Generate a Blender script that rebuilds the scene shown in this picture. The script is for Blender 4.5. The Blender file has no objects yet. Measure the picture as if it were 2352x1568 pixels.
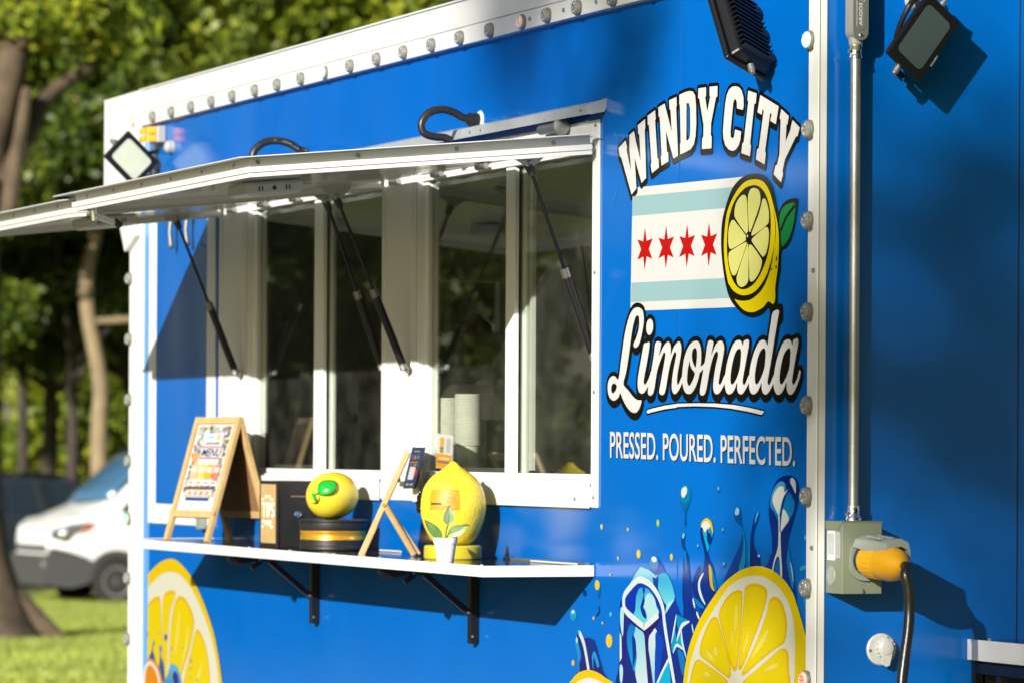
import bpy, bmesh, math, random
import numpy as np
from mathutils import Vector, Matrix
from mathutils.geometry import tessellate_polygon
random.seed(7)
rng = np.random.default_rng(11)
scene = bpy.context.scene
COL = scene.collection
R = math.radians

# ------------------------------------------------------------------ camera
W, H = 2352.0, 1568.0                      # measuring grid used for the photograph
F = 9473.0; ROLL = .0055; PX, PY = 1176.0, 1035.5
PHI = math.atan(3726 / F)
FW = np.array([-math.cos(PHI), math.sin(PHI), 0.0]); RT = np.array([FW[1], -FW[0], 0.0]); UP = np.array([0, 0, 1.0])
def ray(x, y):
    dx = x - PX; dy = -(y - PY); c, s = math.cos(ROLL), math.sin(ROLL)
    return FW * F + RT * (dx * c - dy * s) + UP * (dx * s + dy * c)
_r = ray(1882, 1035.5); _r = _r / (_r @ FW)
CAM = -_r * 9.18; CAM[2] = 1.65
def onY(x, y, yy=0.0):                      # point of the plane y = yy seen at (x, y)
    r = ray(x, y); return CAM + (yy - CAM[1]) / r[1] * r
def onX(x, y, xx=0.0):
    r = ray(x, y); return CAM + (xx - CAM[0]) / r[0] * r
def atD(x, y, d):                           # point at distance d in front of the camera
    r = ray(x, y); return CAM + r / (r @ FW) * d
def AX(px, yy=0.0): return float(onY(px, 800, yy)[0])
cam_d = bpy.data.cameras.new("camera"); cam = bpy.data.objects.new("camera", cam_d); COL.objects.link(cam)
c_, s_ = math.cos(ROLL), math.sin(ROLL)
Rv = RT * c_ + UP * s_; Uv = -RT * s_ + UP * c_
m = Matrix(((Rv[0], Uv[0], -FW[0], CAM[0]), (Rv[1], Uv[1], -FW[1], CAM[1]), (Rv[2], Uv[2], -FW[2], CAM[2]), (0, 0, 0, 1)))
cam.matrix_world = m
cam_d.sensor_width = 36; cam_d.lens = F / W * 36; cam_d.shift_y = (PY - H / 2) / W
cam_d.clip_start = .1; cam_d.clip_end = 900
cam_d.dof.use_dof = True; cam_d.dof.focus_distance = 9.75; cam_d.dof.aperture_fstop = 6.0; cam_d.dof.aperture_blades = 0
scene.camera = cam

# ------------------------------------------------------------------ light
SUN = np.array([-.6192, .7167, -.3209]); SUN /= np.linalg.norm(SUN)
wd = bpy.data.worlds.new("World"); scene.world = wd; wd.use_nodes = True
nt = wd.node_tree; nt.nodes.clear()
sky = nt.nodes.new("ShaderNodeTexSky"); sky.sky_type = 'NISHITA'; sky.sun_disc = False
sky.sun_elevation = math.asin(-SUN[2]); sky.sun_rotation = math.atan2(-SUN[0], -SUN[1])
sky.air_density = 1.0; sky.dust_density = 1.2; sky.ozone_density = 1.0
bg = nt.nodes.new("ShaderNodeBackground"); bg.inputs[1].default_value = .05
wo = nt.nodes.new("ShaderNodeOutputWorld")
nt.links.new(sky.outputs[0], bg.inputs[0]); nt.links.new(bg.outputs[0], wo.inputs[0])
sl = bpy.data.lights.new("sun", 'SUN'); sl.energy = 5.0; sl.angle = R(.53); sl.color = (1.0, .96, .88)
so = bpy.data.objects.new("sun", sl); COL.objects.link(so)
so.rotation_euler = Vector(SUN).to_track_quat('-Z', 'Y').to_euler(); so.location = (12, -14, 20)
scene.view_settings.view_transform = 'Standard'; scene.view_settings.look = 'None'
scene.view_settings.gamma = 1; scene.view_settings.use_curve_mapping = False
scene.view_settings.exposure = .80
cy = scene.cycles
cy.max_bounces = 7; cy.diffuse_bounces = 3; cy.glossy_bounces = 4; cy.transmission_bounces = 5
cy.transparent_max_bounces = 10; cy.sample_clamp_indirect = 6; cy.use_denoising = True
cy.caustics_reflective = False; cy.caustics_refractive = False

# ------------------------------------------------------------------ materials
def srgb(r, g, b):
    return tuple(((v / 255) / 12.92 if v / 255 <= .04045 else (((v / 255) + .055) / 1.055) ** 2.4) for v in (r, g, b))
MATS = {}
def mat(name, col=(.5, .5, .5), rough=.5, metal=0.0, bump=0.0, bscale=200, var=0.0, vscale=4, spec=.5, coat=0.0,
        emit=None, est=0.0, trans=0.0, wave=0.0, wscale=1.2, attr=None, sub=0.0, aniso=0, alpha=1.0):
    if name in MATS: return MATS[name]
    M = bpy.data.materials.new(name); M.use_nodes = True; n = M.node_tree; N = n.nodes; L = n.links
    b = N["Principled BSDF"]
    b.inputs["Base Color"].default_value = (*col, 1); b.inputs["Roughness"].default_value = rough
    b.inputs["Metallic"].default_value = metal; b.inputs["Specular IOR Level"].default_value = spec
    b.inputs["Coat Weight"].default_value = coat; b.inputs["Coat Roughness"].default_value = .05
    b.inputs["Alpha"].default_value = alpha
    if trans: b.inputs["Transmission Weight"].default_value = trans
    if emit: b.inputs["Emission Color"].default_value = (*emit, 1); b.inputs["Emission Strength"].default_value = est
    tc = N.new("ShaderNodeTexCoord"); src = None
    if attr:
        a = N.new("ShaderNodeAttribute"); a.attribute_name = attr; src = a.outputs["Color"]
    if var:
        nz = N.new("ShaderNodeTexNoise"); nz.inputs["Scale"].default_value = vscale; nz.inputs["Detail"].default_value = 8
        nz.inputs["Roughness"].default_value = .65
        L.new(tc.outputs["Object"], nz.inputs["Vector"])
        mr = N.new("ShaderNodeMapRange"); mr.inputs[1].default_value = .3; mr.inputs[2].default_value = .7
        mr.inputs[3].default_value = 1 - var; mr.inputs[4].default_value = 1 + var
        L.new(nz.outputs[0], mr.inputs[0])
        mx = N.new("ShaderNodeVectorMath"); mx.operation = 'SCALE'
        if src: L.new(src, mx.inputs[0])
        else: mx.inputs[0].default_value = col
        L.new(mr.outputs[0], mx.inputs["Scale"]); src = mx.outputs[0]
        rr = N.new("ShaderNodeMapRange"); rr.inputs[3].default_value = max(0, rough - .12 * (rough > .02)); rr.inputs[4].default_value = min(1, rough + .12)
        L.new(nz.outputs[0], rr.inputs[0]); L.new(rr.outputs[0], b.inputs["Roughness"])
    if src: L.new(src, b.inputs["Base Color"])
    nrm = None
    if bump:
        nb = N.new("ShaderNodeTexNoise"); nb.inputs["Scale"].default_value = bscale; nb.inputs["Detail"].default_value = 4
        L.new(tc.outputs["Object"], nb.inputs["Vector"])
        bp = N.new("ShaderNodeBump"); bp.inputs["Strength"].default_value = bump; bp.inputs["Distance"].default_value = .002
        L.new(nb.outputs[0], bp.inputs["Height"]); nrm = bp
    if wave:
        nw = N.new("ShaderNodeTexNoise"); nw.inputs["Scale"].default_value = wscale; nw.inputs["Detail"].default_value = 1.5
        mp = N.new("ShaderNodeMapping"); mp.inputs["Scale"].default_value = (1, 1, .75)
        L.new(tc.outputs["Object"], mp.inputs["Vector"]); L.new(mp.outputs[0], nw.inputs["Vector"])
        bw = N.new("ShaderNodeBump"); bw.inputs["Strength"].default_value = 1; bw.inputs["Distance"].default_value = wave
        L.new(nw.outputs[0], bw.inputs["Height"])
        if nrm: L.new(nrm.outputs[0], bw.inputs["Normal"])
        nrm = bw
    if nrm: L.new(nrm.outputs[0], b.inputs["Normal"])
    MATS[name] = M; return M

BLUE = (.0003, .100, .400)
M_blue = mat("blue vinyl wrap", BLUE, .09, var=.05, vscale=2.2, wave=.007, wscale=1.9, bump=.05, bscale=900, spec=.5)
M_print = mat("printed vinyl", (1, 1, 1), .16, attr="Col", wave=.006, wscale=1.6)
M_white = mat("white painted aluminium", (.76, .76, .74), .32)
M_trim = mat("white trim extrusion", (.64, .64, .61), .28)
M_frame = mat("white window frame", (.72, .73, .70), .3)
M_under = mat("glossy white panel", (.74, .73, .69), .07, var=.02, wave=.010, wscale=1.3)
M_black = mat("black powder coat", (.006, .006, .007), .32, spec=.35, bump=.25, bscale=700)
M_blackp = mat("black plastic", (.014, .014, .015), .4, var=.2, vscale=40)
M_rubber = mat("black rubber hose", (.016, .015, .014), .38, var=.15, vscale=60)
M_shelf = mat("dark glossy shelf top", (.012, .013, .018), .09, var=.1, vscale=7)
M_galv = mat("galvanised steel", (.36, .37, .36), .42, metal=.85, var=.10, vscale=35, bump=.15, bscale=400)
M_chrome = mat("zinc plated steel", (.75, .75, .73), .12, metal=1, var=.05, vscale=60)
M_greybox = mat("grey green enamel", (.165, .19, .13), .42, var=.04, vscale=14, bump=.3, bscale=900)
M_greyp = mat("grey plastic", (.20, .225, .19), .4, var=.05)
M_yellow = mat("yellow rubber", (.62, .31, .004), .38, var=.05, vscale=20)
M_cable = mat("black cable jacket", (.013, .013, .012), .3, bump=.2, bscale=120)
M_whitep = mat("white plastic", (.50, .50, .48), .35, var=.02)
M_fx = mat("pale grey fitting", (.34, .34, .32), .4)
M_dark = mat("dark joint", (.01, .012, .02), .6)
M_wood = mat("pine wood", (.44, .295, .125), .5, var=.16, vscale=30)
M_hard = mat("brown hardboard", (.19, .095, .04), .7, var=.1, vscale=20)
M_lemon = mat("lemon yellow plastic", (.72, .56, .035), .28, var=.04, vscale=12, bump=.9, bscale=130)
M_lemon2 = mat("smooth lemon plastic", (.70, .53, .03), .22, var=.04, vscale=12, bump=.25, bscale=60)
M_yell2 = mat("yellow moulded base", (.46, .38, .02), .35)
M_gold = mat("gold band", (.80, .42, .04), .26, metal=.7)
M_leafp = mat("green plastic leaf", (.01, .30, .03), .35)
M_pot = mat("white pot", (.80, .80, .78), .35)
M_inter = mat("dim interior panel", (.50, .50, .46), .6, var=.1)
M_metalin = mat("stainless interior", (.25, .25, .24), .4, metal=.7)
M_paper = mat("paper cup", (.80, .78, .70), .6)
M_flat = mat("flat print", (1, 1, 1), .5, attr="Col")
def glass(name, tint=(.88, .90, .87), f0=.10, rough=.0):
    M = bpy.data.materials.new(name); M.use_nodes = True; N = M.node_tree.nodes; L = M.node_tree.links
    N.clear(); o = N.new("ShaderNodeOutputMaterial"); t = N.new("ShaderNodeBsdfTransparent"); g = N.new("ShaderNodeBsdfGlossy")
    t.inputs[0].default_value = (*tint, 1); g.inputs["Roughness"].default_value = rough; g.inputs[0].default_value = (.95, 1, .95, 1)
    lw = N.new("ShaderNodeLayerWeight"); lw.inputs[0].default_value = .5
    fr = N.new("ShaderNodeMath"); fr.operation = 'POWER'; fr.inputs[1].default_value = 5.0; L.new(lw.outputs["Facing"], fr.inputs[0])
    nz = N.new("ShaderNodeTexNoise"); nz.inputs["Scale"].default_value = 1.1; tc = N.new("ShaderNodeTexCoord"); L.new(tc.outputs["Object"], nz.inputs["Vector"])
    bp = N.new("ShaderNodeBump"); bp.inputs["Distance"].default_value = .0015; L.new(nz.outputs[0], bp.inputs["Height"]); L.new(bp.outputs[0], g.inputs["Normal"])
    mr = N.new("ShaderNodeMath"); mr.operation = 'MULTIPLY_ADD'; mr.inputs[1].default_value = 1.15; mr.inputs[2].default_value = .05; mr.use_clamp = True
    x = N.new("ShaderNodeMixShader"); L.new(fr.outputs[0], mr.inputs[0]); L.new(mr.outputs[0], x.inputs[0]); L.new(t.outputs[0], x.inputs[1]); L.new(g.outputs[0], x.inputs[2])
    df = N.new("ShaderNodeBsdfDiffuse"); df.inputs[0].default_value = (.7, .7, .62, 1); n2 = N.new("ShaderNodeTexNoise"); n2.inputs["Scale"].default_value = 9; n2.inputs["Detail"].default_value = 7; L.new(tc.outputs["Object"], n2.inputs["Vector"])
    m2 = N.new("ShaderNodeMapRange"); m2.inputs[1].default_value = .35; m2.inputs[2].default_value = .75; m2.inputs[3].default_value = .003; m2.inputs[4].default_value = .022; L.new(n2.outputs[0], m2.inputs[0])
    x2 = N.new("ShaderNodeMixShader"); L.new(m2.outputs[0], x2.inputs[0]); L.new(x.outputs[0], x2.inputs[1]); L.new(df.outputs[0], x2.inputs[2]); L.new(x2.outputs[0], o.inputs[0])
    MATS[name] = M; return M
M_glass = glass("window glass")
M_lens = mat("clear lens", (.20, .21, .19), .10, var=.35, vscale=160, bump=.8, bscale=260, coat=.6)
M_lensbase = mat("lens rim", (.15, .145, .115), .3, bump=.5, bscale=500)

# ------------------------------------------------------------------ mesh helpers
class MB:
    def __init__(s): s.v = []; s.f = []; s.c = {}
    def add(s, vs, fs, col=None):
        k = len(s.v); s.v += [tuple(float(a) for a in p) for p in vs]
        for f in fs:
            if col is not None: s.c[len(s.f)] = col
            s.f.append(tuple(i + k for i in f))
        return s
    def box(s, x0, x1, y0, y1, z0, z1, col=None):
        v = [(x, y, z) for x in (x0, x1) for y in (y0, y1) for z in (z0, z1)]
        return s.add(v, [(0, 1, 3, 2), (4, 6, 7, 5), (0, 4, 5, 1), (2, 3, 7, 6), (0, 2, 6, 4), (1, 5, 7, 3)], col)
    def obox(s, c, ax, ay, az, col=None):   # oriented box: centre + half vectors
        c, ax, ay, az = (np.array(a, float) for a in (c, ax, ay, az))
        v = [c + i * ax + j * ay + k * az for i in (-1, 1) for j in (-1, 1) for k in (-1, 1)]
        return s.add(v, [(0, 1, 3, 2), (4, 6, 7, 5), (0, 4, 5, 1), (2, 3, 7, 6), (0, 2, 6, 4), (1, 5, 7, 3)], col)
    def bar(s, a, b, w, t, up=(0, 0, 1)):
        a, b = np.array(a, float), np.array(b, float); d = b - a; l = np.linalg.norm(d); d /= l
        u = np.array(up, float); x = np.cross(d, u); x /= np.linalg.norm(x); y = np.cross(x, d)
        return s.obox((a + b) / 2, d * l / 2, x * w / 2, y * t / 2)
    def poly(s, pts, col=None):
        tr = tessellate_polygon([[Vector(p) for p in pts]]); return s.add(pts, [tuple(t) for t in tr], col)
    def prism(s, pts, ext):
        pts = [np.array(p, float) for p in pts]; e = np.array(ext, float); n = len(pts)
        tr = tessellate_polygon([[Vector(p) for p in pts]])
        s.add(pts, [tuple(t) for t in tr]); s.add([p + e for p in pts], [tuple(t)[::-1] for t in tr])
        s.add(pts + [p + e for p in pts], [(i, (i + 1) % n, n + (i + 1) % n, n + i) for i in range(n)]); return s
    def tube(s, path, rad, seg=12, cap=True):
        P = [np.array(p, float) for p in path]; n = len(P)
        if not hasattr(rad, '__len__'): rad = [rad] * n
        k0 = len(s.v); t0 = None
        for i in range(n):
            d = P[min(i + 1, n - 1)] - P[max(i - 1, 0)]; d = d / (np.linalg.norm(d) + 1e-12)
            if t0 is None:
                a = np.array([0, 0, 1.0]) if abs(d[2]) < .9 else np.array([1.0, 0, 0]); u = np.cross(d, a)
            else: u = u - d * (u @ d)
            u /= np.linalg.norm(u); w = np.cross(d, u); t0 = d
            for j in range(seg):
                an = 2 * math.pi * j / seg; s.v.append(tuple(P[i] + rad[i] * (math.cos(an) * u + math.sin(an) * w)))
        for i in range(n - 1):
            for j in range(seg):
                a = k0 + i * seg + j; b = k0 + i * seg + (j + 1) % seg; s.f.append((a, b, b + seg, a + seg))
        if cap: s.f.append(tuple(k0 + j for j in range(seg))[::-1]); s.f.append(tuple(k0 + (n - 1) * seg + j for j in range(seg)))
        return s
    def lathe(s, prof, o, ax=(0, 0, 1), seg=28, sy=1.0):   # prof = [(r, h)...] round axis ax through o
        ax = np.array(ax, float); ax /= np.linalg.norm(ax); a = np.array([0, 0, 1.0]) if abs(ax[2]) < .9 else np.array([1.0, 0, 0])
        u = np.cross(ax, a); u /= np.linalg.norm(u); w = np.cross(ax, u); o = np.array(o, float); k0 = len(s.v)
        for r, h in prof:
            for j in range(seg):
                t = 2 * math.pi * j / seg; s.v.append(tuple(o + ax * h + max(r, 1e-5) * (math.cos(t) * u + sy * math.sin(t) * w)))
        for i in range(len(prof) - 1):
            for j in range(seg):
                a_ = k0 + i * seg + j; b_ = k0 + i * seg + (j + 1) % seg; s.f.append((a_, b_, b_ + seg, a_ + seg))
        s.f.append(tuple(k0 + j for j in range(seg))[::-1]); s.f.append(tuple(k0 + (len(prof) - 1) * seg + j for j in range(seg)))
        return s
    def build(s, name, mt, parent=None, smooth=False, bevel=0, angle=35, label=None, col=None):
        off = np.zeros(3); p = parent
        while p is not None: off += np.array(p.location); p = p.parent
        me = bpy.data.meshes.new(name); me.from_pydata([tuple(np.array(q) - off) for q in s.v], [], s.f)
        if s.c or col:
            ca = me.color_attributes.new("Col", 'FLOAT_COLOR', 'CORNER')
            for i, pl in enumerate(me.polygons):
                c = s.c.get(i, col)
                for li in pl.loop_indices: ca.data[li].color = (*c, 1)
        b = bmesh.new(); b.from_mesh(me); bmesh.ops.recalc_face_normals(b, faces=b.faces) if s.__dict__.get('fix', True) else None
        b.to_mesh(me); b.free()
        if smooth:
            me.shade_smooth(); me.set_sharp_from_angle(angle=R(angle))
        ob = bpy.data.objects.new(name, me); COL.objects.link(ob)
        if mt: me.materials.append(mt)
        if parent: ob.parent = parent
        if bevel:
            bv = ob.modifiers.new("bevel", 'BEVEL'); bv.width = bevel; bv.segments = 2; bv.limit_method = 'ANGLE'; bv.angle_limit = R(40); bv.harden_normals = False
        if label: ob["label"] = label
        return ob
def B(*a): return MB().box(*a)
def tag(o, label=None, cat=None, group=None, kind=None):
    if label: o["label"] = label
    if cat: o["category"] = cat
    if group: o["group"] = group
    if kind: o["kind"] = kind
    return o
def thing(name, label, cat, loc=(0, 0, 0), group=None):
    o = bpy.data.objects.new(name, None); COL.objects.link(o); o.location = tuple(float(v) for v in loc); o.empty_display_size = .1
    return tag(o, label, cat, group)
def copy_tree(o, parent=None):
    c = o.copy(); COL.objects.link(c)
    if parent: c.parent = parent
    for ch in list(o.children): copy_tree(ch, c)
    return c
def cr(pts, n=6, closed=True):              # Catmull-Rom smoothing of a traced outline
    P = [np.array(p, float) for p in pts]; N = len(P); out = []
    for i in range(N if closed else N - 1):
        if closed: a, b, c, d = P[i - 1], P[i], P[(i + 1) % N], P[(i + 2) % N]
        else: a, b, c, d = P[max(i - 1, 0)], P[i], P[i + 1], P[min(i + 2, N - 1)]
        for k in range(n):
            t = k / n; out.append(.5 * ((2 * b) + (c - a) * t + (2 * a - 5 * b + 4 * c - d) * t * t + (3 * b - a - 3 * c + d) * t ** 3))
    if not closed: out.append(P[-1])
    return out
def text_mesh(txt, bold=0.0, italic=0.0, spacing=1.0):   # outline letters as 2-D verts and faces, one list per glyph island
    cu = bpy.data.curves.new("t", 'FONT'); cu.body = txt; cu.offset = bold; cu.shear = italic; cu.space_character = spacing; cu.resolution_u = 4
    ob = bpy.data.objects.new("t", cu); COL.objects.link(ob)
    dg = bpy.context.evaluated_depsgraph_get(); me = bpy.data.meshes.new_from_object(ob.evaluated_get(dg))
    v = np.array([q.co[:2] for q in me.vertices]); f = [tuple(p.vertices) for p in me.polygons]
    bpy.data.objects.remove(ob); bpy.data.curves.remove(cu); bpy.data.meshes.remove(me)
    return v, f
def put_text(name, txt, o, ux, uy, mt, parent, col=None, bold=0.0, italic=0.0, spacing=1.0, fit=True, label=None):
    v, f = text_mesh(txt, bold, italic, spacing); lo, hi = v.min(0), v.max(0)
    o, ux, uy = (np.array(a, float) for a in (o, ux, uy))
    u = (v - lo) / (hi - lo) if fit else v
    b = MB(); b.add([o + ux * a + uy * c for a, c in u], f); b.fix = False
    return b.build(name, mt, parent, col=col, label=label)

# ================================================================== FOOD TRAILER
TR = thing("food_trailer", "blue wrapped lemonade food trailer with raised awnings, serving windows and lemon graphics", "food trailer", (0, 0, 0))
XL = -5.47; ZB, ZT = .48, 2.75
HOLES = [(-4.165, -2.896, 1.57, 2.44), (-2.605, -1.314, 1.57, 2.44)]
# side wall in sheets around the two window openings
def wallA():
    b = MB(); t = .03
    xs = sorted([XL, -.054] + [h[i] for h in HOLES for i in (0, 1)])
    for x0, x1 in zip(xs, xs[1:]):
        if any(h[0] <= x0 + 1e-6 and x1 <= h[1] + 1e-6 for h in HOLES):
            b.box(x0, x1, 0, t, ZB, 1.57); b.box(x0, x1, 0, t, 2.44, ZT + .05)
        else: b.box(x0, x1, 0, t, ZB, ZT + .05)
    return b.build("side_wall", M_blue, TR)
wallA()
B(-.03, 0, .014, .497, ZB, 2.85).build("end_wall", M_blue, TR)
B(-.03, 0, .4995, 2.14, ZB, 2.85).build("end_wall", M_blue, TR)
B(XL, 0, 2.11, 2.14, ZB, 2.8).build("far_wall", M_inter, TR)
ra, rb_ = onX(950, 772, XL + .04), onX(1163, 636, XL + .04); wy0, wy1, wz0, wz1 = float(ra[1]), float(rb_[1]), float(ra[2]), float(rb_[2])
def holed(nm, x0, x1, ya, yb, za, zb, mt):
    q = MB(); q.box(x0, x1, ya, wy0, za, zb); q.box(x0, x1, wy1, yb, za, zb); q.box(x0, x1, wy0, wy1, za, wz0); q.box(x0, x1, wy0, wy1, wz1, zb); return q.build(nm, mt, TR)
holed("rear_wall", XL, XL + .03, .02, 2.108, ZB, 2.8, M_white); holed("interior_lining", XL + .031, XL + .04, .031, 2.109, .551, 2.619, M_inter)
fw_ = MB(); fw_.box(XL + .01, XL + .055, wy0, wy1, wz1 - .02, wz1 - .001); fw_.box(XL + .01, XL + .055, wy0, wy1, wz0 + .001, wz0 + .02); fw_.box(XL + .011, XL + .054, wy0 + .001, wy0 + .03, wz0 + .021, wz1 - .021); fw_.box(XL + .011, XL + .054, wy1 - .03, wy1 - .001, wz0 + .021, wz1 - .021)
fwo = fw_.build("rear_window", M_frame, TR); B(XL + .03, XL + .034, wy0 + .03, wy1 - .03, wz0 + .021, wz1 - .021).build("glass_pane", M_glass, fwo)
B(XL - .1, .02, .0, 2.16, 2.855, 2.875).build("roof", M_white, TR)
B(XL + .03, -.03, .03, 2.11, .48, .55).build("trailer_floor", M_inter, TR)
B(XL + .03, -.03, .03, 2.11, 2.62, 2.63).build("interior_ceiling", M_inter, TR)
B(-.04, -.031, .03, 2.11, .55, 2.62).build("interior_lining", M_inter, TR)
# joint cover of the wrap
B(-.7795, -.7775, -.0012, .001, ZB, 2.745).build("panel_joint", mat("wrap seam", (.004, .07, .28), .3), TR)
B(-.0012, .0008, .4965, .4995, ZB, 2.85).build("panel_joint", M_dark, TR)
# fascia and corner posts
fb = MB()
fb.box(-5.31, .0, -.022, .06, 2.752, 2.80); fb.box(-5.31, .0, -.020, .06, 2.802, 2.874)
fb.build("top_fascia", M_trim, TR, bevel=.002)
MB().prism([(-5.725, -.03, 2.872), (-5.312, -.03, 2.874), (-5.312, -.03, 2.49), (-5.33, -.03, 2.38), (-5.46, -.03, 2.33), (-5.56, -.03, 2.47), (-5.725, -.03, 2.47)], (0, .07, 0)).build("corner_cap", M_trim, TR, bevel=.003)
MB().box(-5.31, .0, -.026, -.0205, 2.8735, 2.878).build("gutter_lip", M_trim, TR)
B(-5.47, -5.31, -.010, .05, ZB, 2.47).build("corner_post", M_trim, TR, bevel=.004)
cp = MB(); cp.box(-.054, .003, -.006, .0135, ZB, 2.92); cp.box(-.022, .006, -.010, -.0062, ZB, 2.92)
cp.build("corner_post", M_trim, TR, bevel=.003)
B(XL, -.054, -.012, .0, ZB - .02, ZB + .06).build("bottom_rail", M_trim, TR)
# wheels below the skirt
for wx in (-3.2, -2.4):
    wb = MB().lathe([(.0, -.1), (.25, -.1), (.33, -.09), (.34, -.04), (.34, .04), (.33, .09), (.25, .1), (0, .1)], (wx, .12, .34), (0, 1, 0), 32)
    w_ = wb.build("wheel", M_rubber, TR, smooth=True)
    MB().lathe([(.0, -.02), (.08, -.03), (.16, .0), (.19, -.02), (.2, .02), (0, .02)], (wx, .02, .34), (0, 1, 0), 28).build("rim", M_galv, w_, smooth=True)

# ---------------- marker lights
M_lensglint = mat('lens glint', (.75, .78, .75), .2)
def marker(p, ax, r=.019, tint=None, name="marker_light"):
    p = np.array(p, float); ax = np.array(ax, float)
    o = MB().lathe([(0, 0), (r * 1.04, 0), (r * 1.10, .003), (r * 1.10, .008), (r * .98, .0106), (0, .0106)], p, ax, 24).build(name, M_lensbase, TR, smooth=True, angle=50)
    lm = M_lens if tint is None else mat("tinted lens " + str(tint), tint, .12, var=.25, vscale=260, bump=.8, bscale=260, coat=1)
    MB().lathe([(r * .97, .0108), (r * .95, .0145), (r * .78, .0170), (r * .72, .0170), (r * .66, .0135), (r * .45, .0130), (r * .40, .0155), (r * .28, .0155), (.0, .0160)], p, ax, 20).build("lens", lm, o, smooth=True, angle=25)
    u = np.array([1.0, 0, 0]); w_ = np.array([0, 0, 1.0]); q = MB()
    for k in range(5): a = k * 1.257 + .4; d_ = u * math.cos(a) + w_ * math.sin(a); t_ = u * -math.sin(a) + w_ * math.cos(a); q.obox(p + ax * .0142 + d_ * r * .56, d_ * r * .10, t_ * r * .05, ax * .0012)
    q.build("painted_glint", M_lensglint, o)  # small white bars stand in for glints on the lens
    return o
for i, px in enumerate((323, 365.7, 409, 454.5, 501.4, 549.6, 601.5, 653, 707.5, 761.9, 821, 882.5, 944, 1008.6, 1073.9, 1143, 1216.4, 1274.5, 1344.6, 1426, 1508)):
    t = {0: (.95, .45, .38), 9: (.60, .88, .72), 16: (.93, .66, .60)}.get(i)
    marker((AX(px), -.022, 2.772), (0, -1, 0), .0185, t)
for px in (1232, 1310, 1385): MB().lathe([(.0, 0), (.006, 0), (.005, .004), (0, .005)], (AX(px), -.022, 2.776), (0, -1, 0), 10).build("screw", M_galv, TR)
for y, t in ((91, (.55, .90, .72)), (296, None), (506, None), (716, None), (930, None), (1139, None), (1350, None), (1562, 'red')):
    p = onY(1867.5, y, -.012)
    if t == 'red':
        o = marker((-.036, -.008, p[2]), (0, -1, 0), .0195, (.75, .50, .46))
        e = mat("red led", (.8, .02, .01), .3, emit=(1, .05, .02), est=2.5)
        bb = MB()
        for k in range(7):
            a = k * math.pi / 3; rr_ = 0 if k == 6 else .0085
            bb.lathe([(0, 0), (.0032, 0), (.002, .002), (0, .0022)], (-.036 + rr_ * math.cos(a), -.008 - .0160, p[2] + rr_ * math.sin(a)), (0, -1, 0), 8)
        bb.build("led_cluster", e, o)
    else: marker((-.036, -.008, p[2]), (0, -1, 0), .0195, t)
for y in (498, 640, 778.3, 916.7, 1058, 1191, 1327.6, 1467.8):
    p = onY(305, y, -.01)
    marker((-5.452, -.010, p[2]), (0, -1, 0), .0195, (.30, .85, .50) if y == 1191 else None)
for y in (621, 1258): 
    p = onY(1875, y, -.01); MB().lathe([(0, 0), (.006, 0), (.005, .004), (0, .005)], (-.012, -.010, p[2]), (0, -1, 0), 10).build("screw", M_galv, TR)

# ---------------- framed access panel (left)
fr = MB(); x0, x1, x2, x3 = -5.247, -5.164, -4.583, -4.493
fr.box(x0, x1, -.005, 0, 1.40, 2.53); fr.box(x2, x3, -.005, 0, 1.40, 2.53)
fr.box(x1, x2, -.005, 0, 1.40, 1.467); fr.box(x1, x2, -.005, 0, 2.452, 2.53)
dr = fr.build("access_door", M_trim, TR, bevel=.002)
B(x1, x2, -.003, -.001, 1.467, 2.452).build("door_panel", M_blue, dr)
for px in (392, 449):                       # hold-back hooks hanging from the awning hinge
    xx = AX(px, -.03) if px < 420 else -4.72
    q = MB(); q.bar((xx, -.02, 2.50), (xx, -.03, 2.40), .022, .008, (0, 1, 0)); q.tube([(xx, -.03, 2.42), (xx, -.035, 2.37), (xx, -.03, 2.33)], [.009, .007, .010], 10)
    q.lathe([(0, -.011), (.009, -.006), (.011, 0), (.009, .006), (0, .011)], (xx, -.03, 2.325), (0, 0, 1), 12)
    q.build("hold_back", mat('dull steel', (.16, .16, .15), .4, metal=.6), TR, smooth=True)
B(-5.312, -5.247, -.004, -.0005, ZB + .06, 2.75).build("edge_strip", mat("pale blue strip", (.09, .26, .55), .25), TR)

# ---------------- serving windows
GY = .03
def window(xL, xR, mull, hidden_left=None, screen=False, pillar=None, flangeR=None):
    z0, z1 = 1.593, 2.405
    b = MB()
    # reveal ring standing behind the wall plane, with stepped sill
    b.box(xL - .004, xR + .004, -.006, GY + .012, 1.512, 1.560)
    b.box(xL, xR, .006, GY + .014, 1.562, 1.578); b.box(xL, xR, .016, GY + .016, 1.579, z0)
    b.box(xL, xR, .008, GY + .016, z1, 2.426); b.box(xL - .004, xR + .004, -.003, GY + .017, 2.4262, 2.4425)
    b.box(xL, xL + .034, GY - .012, GY + .02, z0, z1); b.box(xR - .02, xR, GY - .012, GY + .02, z0, z1)
    b.box(xL - .006, xL, -.001, GY + .02, 1.561, 2.439); b.box(xR, xR + .006, -.001, GY + .02, 1.561, 2.439)
    w = b.build("serving_window", M_frame, TR, bevel=.0018)
    m0, m1 = mull
    B(m0, m1, GY - .016, GY - .002, z0, z1).build("mullion", M_frame, w, bevel=.002)
    B(m1 + .002, m1 + .030, GY + .006, GY + .018, z0, z1).build("mullion", M_frame, w, bevel=.002)
    B(xL + .034, m0, GY, GY + .003, z0, z1).build("glass_pane", M_glass, w)
    B(m1, xR - .02, GY + .001, GY + .004, z0, z1).build("glass_pane", M_glass, w)
    B(xL + .02, m0, GY + .022, GY + .03, z0 - .0, z0 + .012).build("slide_track", M_metalin, w)
    return w
w1 = window(-4.160, -2.900, (AX(725, .02), AX(745, .02)))
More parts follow.
